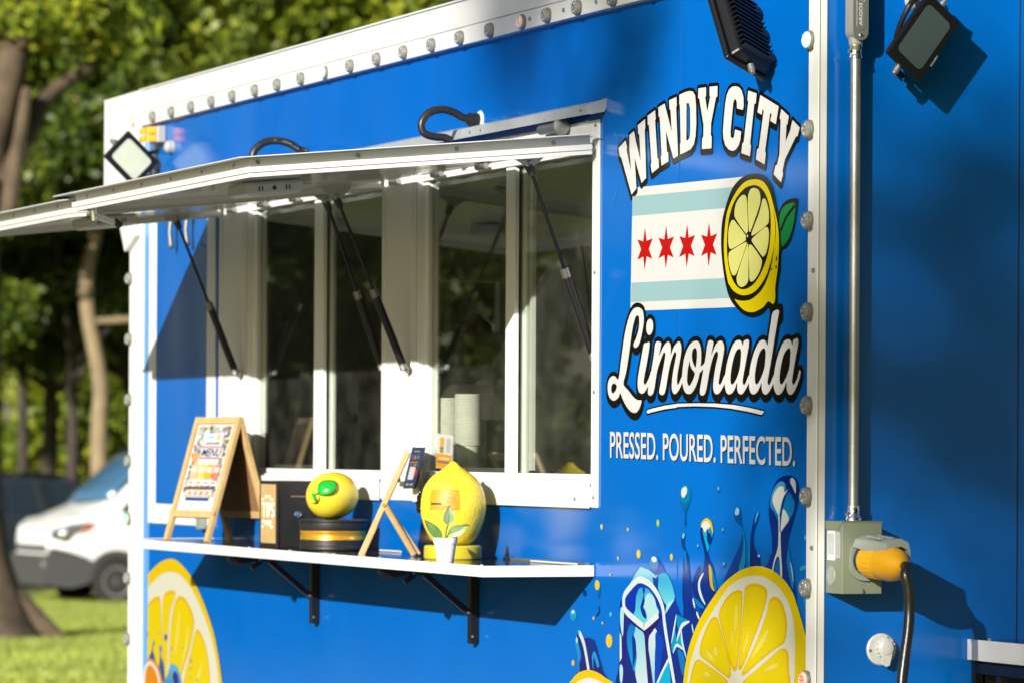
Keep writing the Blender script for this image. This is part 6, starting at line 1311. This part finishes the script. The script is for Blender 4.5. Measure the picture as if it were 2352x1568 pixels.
def make_tree(seed, h0, r, spread, lsize, per, mt, bark, lean=(0, 0), flare=1.6, extra=26, low=.0):
    g = np.random.default_rng(seed); o = bpy.data.objects.new("tree", None); COL.objects.link(o); b = MB(); P = []; R_ = []
    for i in range(9):
        t = i / 8; P.append((lean[0] * t ** 1.3 + .05 * math.sin(5 * t + seed), lean[1] * t ** 1.3 + .05 * math.cos(4 * t), h0 * t)); R_.append(r * (1 + (flare - 1) * math.exp(-t * 9)) * (1 - .35 * t))
    b.tube(P, R_, 14); tips = []
    for k in range(6):
        an = k * 1.05 + g.uniform(-.3, .3); d = np.array([math.cos(an) * .8, math.sin(an) * .8, g.uniform(.35, 1.0)]); limb(b, np.array(P[-1]) - (0, 0, g.uniform(0, h0 * .22)), d / np.linalg.norm(d), spread * g.uniform(.75, 1.1), r * .48, 2, g, tips)
    b.build("trunk", bark, o, smooth=True)
    T = np.array(tips); cx = T.mean(0); ex = cx + g.normal(0, 1, (extra, 3)) * np.array([spread * .62, spread * .62, spread * .42]); ex[:, 2] = np.maximum(ex[:, 2], h0 * (.82 - low)); C_ = np.concatenate([T, ex])
    leaves("crown", C_, g.uniform(.45, 1.15, len(C_)) * spread / 4.2, per, lsize, mt, seed + 50, o); return o
def place(o, x, y, rz, s, label, name=None, group="trees in the park", sz=1.0):
    o.location = (float(x), float(y), float(gz(x, y)) - .05); o.rotation_euler = (0, 0, rz); o.scale = (s, s, s * sz)
    if name: o.name = name
    tag(o, label, "tree", group)
tA = make_tree(1, 4.2, .22, 4.2, .085, 720, M_leafA, M_bark)
tB = make_tree(2, 3.6, .17, 3.8, .085, 650, M_leafB, M_bark, (.4, .2))
tC = make_tree(3, 5.2, .28, 4.6, .09, 720, M_leafA, M_barkp, (.6, -.4))
tS = make_tree(6, 4.4, .115, 3.6, .085, 600, M_leafB, M_bark, (.12, .1), 1.25)
tD = None and make_tree(4, 4.6, .15, 2.6, .14, 160, M_leafB, M_bark, (.3, .1), extra=8)
used = set()
def T(proto, px, d, rz, s, label, sz=1.0, gp="trees in the park"):
    o = proto if proto.name not in used else copy_tree(proto)
    if proto.name not in used: used.add(proto.name)
    q = atD(px, 1100, d); place(o, q[0], q[1], rz, s, label, None, gp, sz); return o
gpb = "park trees behind the van"
T(tS, 44, 70, .3, 1.0, "dark tree trunk nearest the left edge behind the parked vehicles", gp=gpb)
T(tS, 158, 68, 1.9, 1.05, "dark straight tree trunk standing behind the dark car", gp=gpb)
T(tA, 420, 74, 2.2, 1.25, "broad sunlit tree whose crown shows above the far end of the trailer roof", gp=gpb)
T(tA, -120, 78, .8, 1.3, "tall leafy tree half out of the left edge", gp=gpb)
T(tC, 820, 82, 4.0, 1.35, "tall sunlit tree above the middle of the trailer roof", gp=gpb)
T(tB, 330, 88, 5.0, 1.3, "dark green tree filling the gap between the trunks", gp=gpb)
T(tA, 110, 96, 3.0, 1.1, "distant yellow green tree seen between the two dark trunks", .9, gp=gpb)
T(tC, 1150, 98, 2.0, 1.3, "tree crown beyond the right part of the trailer roof", gp=gpb)
T(tA, 640, 104, 1.0, 1.5, "far broad tree crown above the roof between nearer crowns", gp=gpb)
T(tB, -20, 120, 2.0, 1.5, "far dark tree near the left edge beneath the canopy", gp=gpb)
T(tA, 1400, 90, 5.5, 1.2, "tree behind the trailer hidden by its roof", gp=gpb)
# pale leaning trunk left of the trailer
q = atD(222, 1100, 66); lt_ = bpy.data.objects.new("leaning_tree", None); COL.objects.link(lt_); lt_.location = (q[0], q[1], gz(q[0], q[1]) - .05)
tag(lt_, "pale leaning tree trunk lit by the sun just left of the trailer", "tree", gpb)
pth_ = [(230, 1230), (228, 1100), (228, 980), (232, 900), (222, 820), (205, 740), (198, 660), (205, 600), (222, 520), (215, 430), (190, 300), (160, 120), (120, -60)]
b = MB(); P = [atD(x, y, 66) for x, y in pth_]; P[0][2] = gz(q[0], q[1]) - .06
b.tube(cr(P, 4, False), list(np.linspace(.15, .085, 4 * 12 + 1)), 12); b.tube(cr([P[5], P[5] + RT * .25 + UP * .02, P[5] + RT * .9 + UP * .06], 4, False), .055, 8)
b.build("trunk", M_barkp, lt_, smooth=True)
leaves("crown", [P[-1] - np.array(lt_.location) + np.array([a, c2_, 1.0]) for a in (-1.5, 0, 1.5) for c2_ in (-1.5, 0, 1.5)] + [P[9] - np.array(lt_.location) + RT * .8 + UP * .6], [1.4] * 10, 260, .14, M_leafA, 77, lt_)
# old tree at the left edge
q = atD(-25, 1480, 43); ot = bpy.data.objects.new("old_tree", None); COL.objects.link(ot); ot.location = (q[0], q[1], gz(q[0], q[1]) - .08)
tag(ot, "big old tree with flared roots at the left edge of the picture", "tree", gpb)
b = MB(); base = np.array(ot.location)
def ap(x, y, d=43): return atD(x, y, d)
P = [base, ap(-30, 1400), ap(-45, 1300), ap(-55, 1150), ap(-55, 950), ap(-50, 750), ap(-50, 560), ap(-34, 400), ap(-4, 250), ap(32, 120), ap(62, 0), ap(105, -140), ap(130, -300)]
b.tube(cr(P, 4, False), list(np.interp(np.linspace(0, 12, 49), [0, .6, 1.2, 2, 3, 5, 7, 8, 9, 10, 12], [.68, .50, .40, .33, .27, .24, .20, .20, .16, .10, .06])), 20)
for x, y, x2, y2, r0 in ((-25, 1330, 165, 1478, .19), (0, 1400, 90, 1500, .15), (-60, 1380, 20, 1540, .18), (-70, 1380, -160, 1500, .2)):
    e_ = ap(x2, y2); a_ = ap(x, y); m1 = P2(a_, e_, .5) - UP * .05; b.tube(cr([a_, m1, e_ - UP * .03], 6, False), list(np.linspace(r0 * 1.25, .04, 13)), 10)
b.tube(cr([ap(-10, 420), ap(60, 300, 43.2), ap(95, 235, 43.3), ap(150, 190, 43.5), ap(260, 120, 43.8)], 4, False), list(np.linspace(.17, .04, 17)), 9)
b.tube(cr([ap(62, 205), ap(45, 320, 42.8), ap(28, 420, 42.7), ap(18, 520, 42.6)], 4, False), list(np.linspace(.06, .10, 13)), 8)
b.build("trunk", mat("old bark", (.085, .060, .036), .95, var=.5, vscale=3, bump=1, bscale=12), ot, smooth=True)
g = np.random.default_rng(5); cs = []; 
for _ in range(46): cs.append(ap(g.uniform(-120, 320), g.uniform(-420, 60), 43.5 + g.normal(0, 1.6)) - base)
for x, y in ((150, 40), (200, 90), (120, 20), (260, 60), (60, 30), (20, 20), (180, -20)): cs.append(ap(x, y, 43.6) - base)
leaves("crown", cs, g.uniform(.22, .55, len(cs)), 150, .075, M_leafA, 91, ot)
# understorey behind everything
g = np.random.default_rng(8)
def bush(x, y, r, h, lab, grp, mt, seed, per=170, ls=.15):
    o = bpy.data.objects.new("bush", None); COL.objects.link(o); o.location = (float(x), float(y), float(gz(x, y))); tag(o, lab, "bush", grp)
    g = np.random.default_rng(seed); n = int(10 * r * h / 3) + 8
    leaves("foliage", [(g.uniform(-r, r) * .8, g.uniform(-r, r) * .8, g.uniform(.3, h)) for _ in range(n)], g.uniform(.5, .9, n), per, ls, mt, seed, o); return o
NTH = ["first", "second", "third", "fourth", "fifth", "sixth", "seventh", "eighth", "ninth", "tenth"]
for k in range(9):
    q = atD(-150 + k * 62 + g.uniform(-12, 12), 1100, 112 + g.uniform(-8, 8)); bush(q[0], q[1], 1.0, g.uniform(2.2, 4.6), "bush in the far hedge row behind the park trees, %s counting from the left" % NTH[k], "far hedge row", M_leafA, 200 + k)
bp = None; M_leafC = leafmat('shaded foliage', (.018, .040, .005), (.06, .09, .008), (.14, .16, .014))  # shade on the mirrored bushes is put into these darker leaf colours
for k, (x, y) in enumerate(((-24, -9), (-27, -12.5), (-30, -9.5), (-31, -15.5), (-35, -13), (-38, -18.5), (-22, -13.5), (-41, -14), (-46, -22), (-27, -17.5), (-52, -17), (-20, -18))):
    if bp is None: bp = bush(x, y, 2.2, 4.2, "tall dense bush off the serving side of the trailer, seen only in its glass", "bushes beyond the frame", M_leafC, 300, 900, .075)
    else: o = copy_tree(bp); o.location = (x, y, gz(x, y)); o.rotation_euler = (0, 0, k * 1.3); o.scale = (1 + .1 * (k % 3),) * 3
# trees around the lot that show in the glass and the glossy panels ; those nearest the end wall added to dim it
for k, (x, y, s, rz, pr_) in enumerate(((-44, -25, 1.4, 4.0, tC), (-27, -36, 1.2, 5.1, tB), (-14, -34, 1.15, 2.2, tA), (-58, -22, 1.4, .9, tB), (-52, -32, 1.3, .5, tA), (29, 14, 1.2, 1.2, tA), (13, 10, 1.1, 2.2, tB), (17, 3.5, 1.1, 4.1, tA), (20, 12, 1.2, .6, tB), (36, 4, 1.25, 3.3, tB), (33, 24, 1.2, 5.5, tC), (41, -7, 1.4, .2, tA), (-41, -38, 1.4, 3.1, tA), (-66, -33, 1.5, 1.1, tC))):
    o = copy_tree(pr_); place(o, x, y, rz, s, ("park tree standing off the serving side of the trailer, reflected in its windows", "unseen park tree beyond the end wall of the trailer, mirrored in it or added to dim it")[x > 0], None, "trees beyond the frame")
# slender tree towards the sun whose outer boughs dapple the near corner
TT = 23.0
st_ = bpy.data.objects.new("tree", None); COL.objects.link(st_); sx, sy = (-SUN * TT)[:2]; st_.location = (sx + 1.2, sy - .6, gz(sx, sy) - .05)
tag(st_, "slender tree beside the lot towards the sun, its boughs dappling the trailer", "tree", "trees beyond the frame")
so_ = np.array(st_.location)
def sunpt(p): return np.array(p, float) - SUN * TT - so_
cl = [((0, .32, 2.02), .30, 95), ((0, .18, 1.80), .26, 50), ((0, .45, 1.78), .22, 60), ((0, .46, 2.20), .2, 40), ((0, .32, 1.85), .75, 150), ((0, .2, 2.45), .4, 16), ((-.15, 0, 1.75), .22, 26), ((-.25, 0, 1.45), .25, 22), ((-.12, 0, 2.05), .2, 22), ((-1.30, 0, 2.56), .24, 48), ((-1.05, 0, 2.62), .2, 22), ((0, .1, 1.1), .25, 22), ((-.5, 0, 1.1), .22, 12), ((.0, .38, 1.25), .2, 14)]
for (p, r, n) in cl: leaves("bough", [sunpt(p)], [r], n, .075, M_leafA, int(abs(p[2]) * 100 + n), st_, 1.0)
g = np.random.default_rng(9); b = MB(); b.tube([so_ + q for q in cr([(0, 0, 0), (.05, .02, 3), (-.1, .1, 6.4), (.0, .0, 8.6), (-.1, .3, 11.5)], 5, False)], list(np.linspace(.14, .03, 21)), 10)
for p, r, n in cl[:6] + cl[7:9]: e_ = sunpt(p); b.tube([so_ + q for q in cr([(0, .05, e_[2] - 1.2), e_ * np.array([.5, .5, 1]) - UP * .35, e_], 4, False)], [.02] * 4 + [.012] * 5, 5)
b.build("trunk", M_bark, st_, smooth=True)
leaves("crown", [(g.normal(0, .9), g.normal(0, .9), g.uniform(11.6, 13.6)) for _ in range(22)], [.7] * 22, 200, .12, M_leafA, 33, st_)

# ---- white van
VD = 61.0
vq = atD(72, 1380, VD); vdir = np.array([FW[0] * .42 + RT[0] * .907, FW[1] * .42 + RT[1] * .907, 0]); vdir /= np.linalg.norm(vdir)   # nose to tail
vsd = np.array([vdir[1], -vdir[0], 0]);  vsd = vsd if vsd @ FW < 0 else -vsd           # towards the viewer
VN = thing("parked_van", "white high roofed delivery van parked on the grass behind the far end of the trailer", "van", (vq[0], vq[1], gz(vq[0], vq[1])))
vb0 = np.array(VN.location)
def vp(s, t, h): return vb0 + vdir * s + vsd * t + np.array([0, 0, h])
M_vanw = mat("van white paint", (.78, .78, .74), .25, coat=.5); M_clad = mat("grey bumper plastic", (.055, .055, .055), .6); M_vglass = mat("sky tinted van glass", (.045, .12, .21), .05, spec=.9); M_tyre = mat("tyre", (.022, .02, .018), .8)  # blue of the windshield glass stands in for reflected sky
top = [(0.02, .78), (.10, 1.02), (.28, 1.14), (.95, 1.36), (1.35, 1.50), (2.20, 2.25), (2.55, 2.45), (3.1, 2.52), (5.4, 2.50), (5.6, 2.3)]
# body as cross sections along the van
secs = []
for s, h, w, hb in ((0.0, 1.02, .72, .42), (.06, 1.14, .82, .40), (.22, 1.25, .90, .38), (.50, 1.37, .95, .38), (.78, 1.48, .97, .38), (.86, 1.52, .98, .38), (1.25, 1.86, .98, .38), (1.72, 2.26, .98, .38), (1.98, 2.43, .98, .38), (2.4, 2.52, .98, .38), (5.3, 2.52, .98, .38), (5.62, 2.42, .95, .42)):
    belt = min(h, 1.30); ins = .10 * max(0, (h - 1.3)) / 1.2
    secs.append([vp(s, w * .96, hb), vp(s, w, hb + .3), vp(s, w, belt - .06), vp(s, w - ins - .03, max(belt, h - .22)), vp(s, w - ins - .16, h - .03), vp(s, w * .45, h + .02), vp(s, -w * .45, h + .02), vp(s, -(w - ins - .16), h - .03), vp(s, -(w - ins - .03), max(belt, h - .22)), vp(s, -w, belt - .06), vp(s, -w, hb + .3), vp(s, -w * .96, hb)])
b = MB(); k = len(secs[0]); b.add([p for s in secs for p in s], [(i * k + j, i * k + (j + 1) % k, (i + 1) * k + (j + 1) % k, (i + 1) * k + j) for i in range(len(secs) - 1) for j in range(k)] + [tuple(range(k)), tuple((len(secs) - 1) * k + j for j in range(k))])
b.build("body", M_vanw, VN, smooth=True, angle=28)
def vquad(pts, nm, mt, th=.012, par=VN, lab=None):
    P_ = [vp(*p) for p in pts]; n_ = np.cross(P_[1] - P_[0], P_[2] - P_[0]); n_ /= np.linalg.norm(n_); return MB().prism(P_, n_ * th).build(nm, mt, par, bevel=0)

wb = MB(); nb_ = 9
for i in range(nb_):
    t = -.87 + 1.74 * i / (nb_ - 1); c_ = 1 - (t / .87) ** 2; lo3 = np.array([.90 - .26 * c_, t, 1.555 - .045 * c_]); hi3 = np.array([1.72 - .10 * c_, t * .93, 2.275 + .03 * c_])
    for j in range(5): q = lo3 + (hi3 - lo3) * j / 4; wb.v.append(tuple(vp(q[0], q[1], q[2] + .02 * math.sin(math.pi * j / 4) + .012)))
wb.f = [(i * 5 + j, i * 5 + j + 1, (i + 1) * 5 + j + 1, (i + 1) * 5 + j) for i in range(nb_ - 1) for j in range(4)]
wso = wb.build("windshield", M_vglass, VN, smooth=True); wso.modifiers.new("thick", 'SOLIDIFY').thickness = .01
vquad([(1.02, .992, 1.37), (2.15, .992, 1.35), (2.12, .90, 2.12), (1.72, .90, 2.10), (1.26, .955, 1.66)], "side_window", mat("side glass", (.02, .022, .022), .1), .012)
b = MB()
lowp = [(-.05, .40), (-.06, .70), (.0, .86), (.25, .80), (.55, .70), (.62, .62), (.62, .34), (.3, .26), (.0, .28)]
P_ = [vp(s, .93 + .05 * min(1, max(0, s + .06) * 4), h) for s, h in lowp]; b.prism(P_, -vsd * .10)
b.prism([vp(-.06, .86, .28), vp(-.06, -.86, .28), vp(-.07, -.86, .74), vp(-.07, .86, .74)], vdir * .14)
b.prism([vp(1.38, .995, .30), vp(1.38, .995, .66), vp(1.5, .995, .60), vp(3.6, .995, .58), vp(3.6, .995, .32)], -vsd * .03)
b.build("bumper", M_clad, VN, bevel=.02)
arch_ = MB(); wc = vp(.98, .97, .36)
for i in range(14):
    a0, a1 = math.pi * i / 13 * 1.0 - .0, 0
pr_ = [wc + vdir * .47 * math.cos(math.pi * i / 16) + UP * .46 * math.sin(math.pi * i / 16) + vsd * .03 for i in range(17)] + [wc + vdir * .36 * math.cos(math.pi * i / 16) + UP * .36 * math.sin(math.pi * i / 16) + vsd * .03 for i in range(16, -1, -1)]
arch_.prism(pr_, -vsd * .05).build("wheel_arch", M_clad, VN)
MB().prism([wc + vdir * .36 * math.cos(math.pi * i / 16) + UP * .36 * math.sin(math.pi * i / 16) + vsd * .012 for i in range(17)], -vsd * .02).build("wheel_well", mat("dark well", (.008, .008, .008), .9), VN)
for s in (.98, 4.6):
    for t in (1, -1):
        w_ = MB().lathe([(0, -.11), (.24, -.11), (.325, -.10), (.345, -.06), (.345, .06), (.325, .10), (.24, .11), (0, .11)], vp(s, t * .90, .345), vsd, 36).build("wheel", M_tyre, VN, smooth=True)
        rim = MB().lathe([(0, .02), (.075, .035), (.08, .115), (.10, .06), (.165, .075), (.20, .112), (.215, .115), (.215, .05), (0, .04)], vp(s, t * .90, .345), vsd * t, 32)
        for j in range(6): an = j * math.pi / 3; c = vp(s, t * .99, .345) + (vdir * math.cos(an) + UP * math.sin(an)) * .13; rim.lathe([(0, 0), (.02, 0), (.02, .01), (0, .01)], c, vsd * t, 8)
        rim.build("rim", mat("silver steel rim", (.55, .54, .5), .35, metal=.5), w_, smooth=True); MB().lathe([(0, 0), (.075, 0), (.07, .02), (0, .02)], vp(s, t * 1.0, .345), vsd * t, 20).build("hub_cap", M_clad, w_, smooth=True)
vquad([(.02, .80, .98), (.10, .93, .96), (.42, .965, 1.08), (.60, .968, 1.20), (.30, .94, 1.17), (.05, .84, 1.10)], "headlight", mat("headlight glass", (.10, .11, .12), .05, coat=1), .03)
vquad([(.40, .985, 1.07), (.50, .985, 1.11), (.66, .985, 1.215), (.54, .985, 1.18)], "turn_signal", mat("orange signal plastic", (.75, .12, .01), .2), .02)
b = MB()
for s, t, h in ((.14, .95, 1.06), (.20, .962, 1.04), (.15, .95, 1.00)): b.lathe([(0, -.05), (.035, -.04), (.045, 0), (.035, .04), (0, .05)], vp(s, t, h), (0, 0, 1), 14)
b.build("lamp_reflector", M_chrome, VN, smooth=True)
MB().lathe([(0, 0), (.06, 0), (.05, .02), (0, .025)], vp(-.06, .72, .60), -vdir, 18).build("fog_light", M_galv, VN, smooth=True)
vquad([(-.02, .70, .78), (-.02, -.70, .78), (.02, -.72, .98), (.02, .72, .98)], "grille", M_clad, .02)
MB().box(0, 0, 0, 0, 0, 0)
m_ = MB().obox(vp(1.45, 1.14, 1.55), vdir * .07, vsd * .11, UP * .17); m_.tube([vp(1.45, .98, 1.45), vp(1.45, 1.1, 1.48)], .03, 8); m_.build("side_mirror", M_clad, VN, bevel=.03)

# ---- dark car behind the van
cq = atD(-125, 1300, 67); cd = vdir; CR_ = thing("parked_car", "dark estate car parked behind the white van, mostly out of the left edge", "car", (cq[0], cq[1], gz(cq[0], cq[1])))
c0_ = np.array(CR_.location)
def cp2(s, t, h): return c0_ + cd * s + vsd * t + np.array([0, 0, h * 1.14])
M_car = mat("dark car paint", (.018, .022, .030), .2, coat=.6); M_cglass = mat("car glass", (.012, .02, .025), .04, spec=.8)
secs = []
for s, h, w, hb in ((-1.9, .85, .70, .35), (-1.75, .98, .84, .28), (-1.0, 1.06, .88, .26), (-.6, 1.12, .9, .26), (.1, 1.58, .9, .26), (.7, 1.66, .9, .26), (1.9, 1.62, .9, .26), (2.4, 1.35, .88, .28), (2.55, .95, .82, .34)):
    belt = min(h, 1.05); ins = .20 * max(0, h - 1.05) / .6
    secs.append([cp2(s, w * .95, hb), cp2(s, w, .6), cp2(s, w, belt - .04), cp2(s, w - ins, max(belt, h - .06)), cp2(s, w * .4, h + .02), cp2(s, -w * .4, h + .02), cp2(s, -(w - ins), max(belt, h - .06)), cp2(s, -w, belt - .04), cp2(s, -w, .6), cp2(s, -w * .95, hb)])
b = MB(); k = 10; b.add([p for s in secs for p in s], [(i * k + j, i * k + (j + 1) % k, (i + 1) * k + (j + 1) % k, (i + 1) * k + j) for i in range(len(secs) - 1) for j in range(k)] + [tuple(range(k)), tuple((len(secs) - 1) * k + j for j in range(k))])
b.build("body", M_car, CR_, smooth=True, angle=30)
def cquad(pts, nm, mt):
    P_ = [cp2(*p) for p in pts]; n_ = np.cross(P_[1] - P_[0], P_[2] - P_[0]); n_ /= np.linalg.norm(n_); n_ = n_ if n_ @ vsd > 0 else -n_; MB().prism(P_, n_ * .012).build(nm, mt, CR_)
cquad([(-.35, .895, 1.10), (.75, .895, 1.10), (.72, .735, 1.53), (.16, .735, 1.50)], "side_window", M_cglass); cquad([(.85, .895, 1.10), (1.95, .895, 1.10), (1.80, .735, 1.50), (.82, .735, 1.53)], "side_window", M_cglass)
for s in (-1.15, 1.65): MB().lathe([(0, -.1), (.3, -.1), (.33, -.06), (.33, .06), (.3, .1), (0, .1)], cp2(s, .82, .33), vsd, 28).build("wheel", M_tyre, CR_, smooth=True)
for s in (-.6,): MB().obox(cp2(-.35, 1.0, 1.12), cd * .07, vsd * .09, UP * .07).build("side_mirror", M_car, CR_, bevel=.02)
cquad([(-1.86, .72, .72), (-1.5, .87, .74), (-1.45, .88, .88), (-1.84, .74, .84)], "headlight", M_chrome)
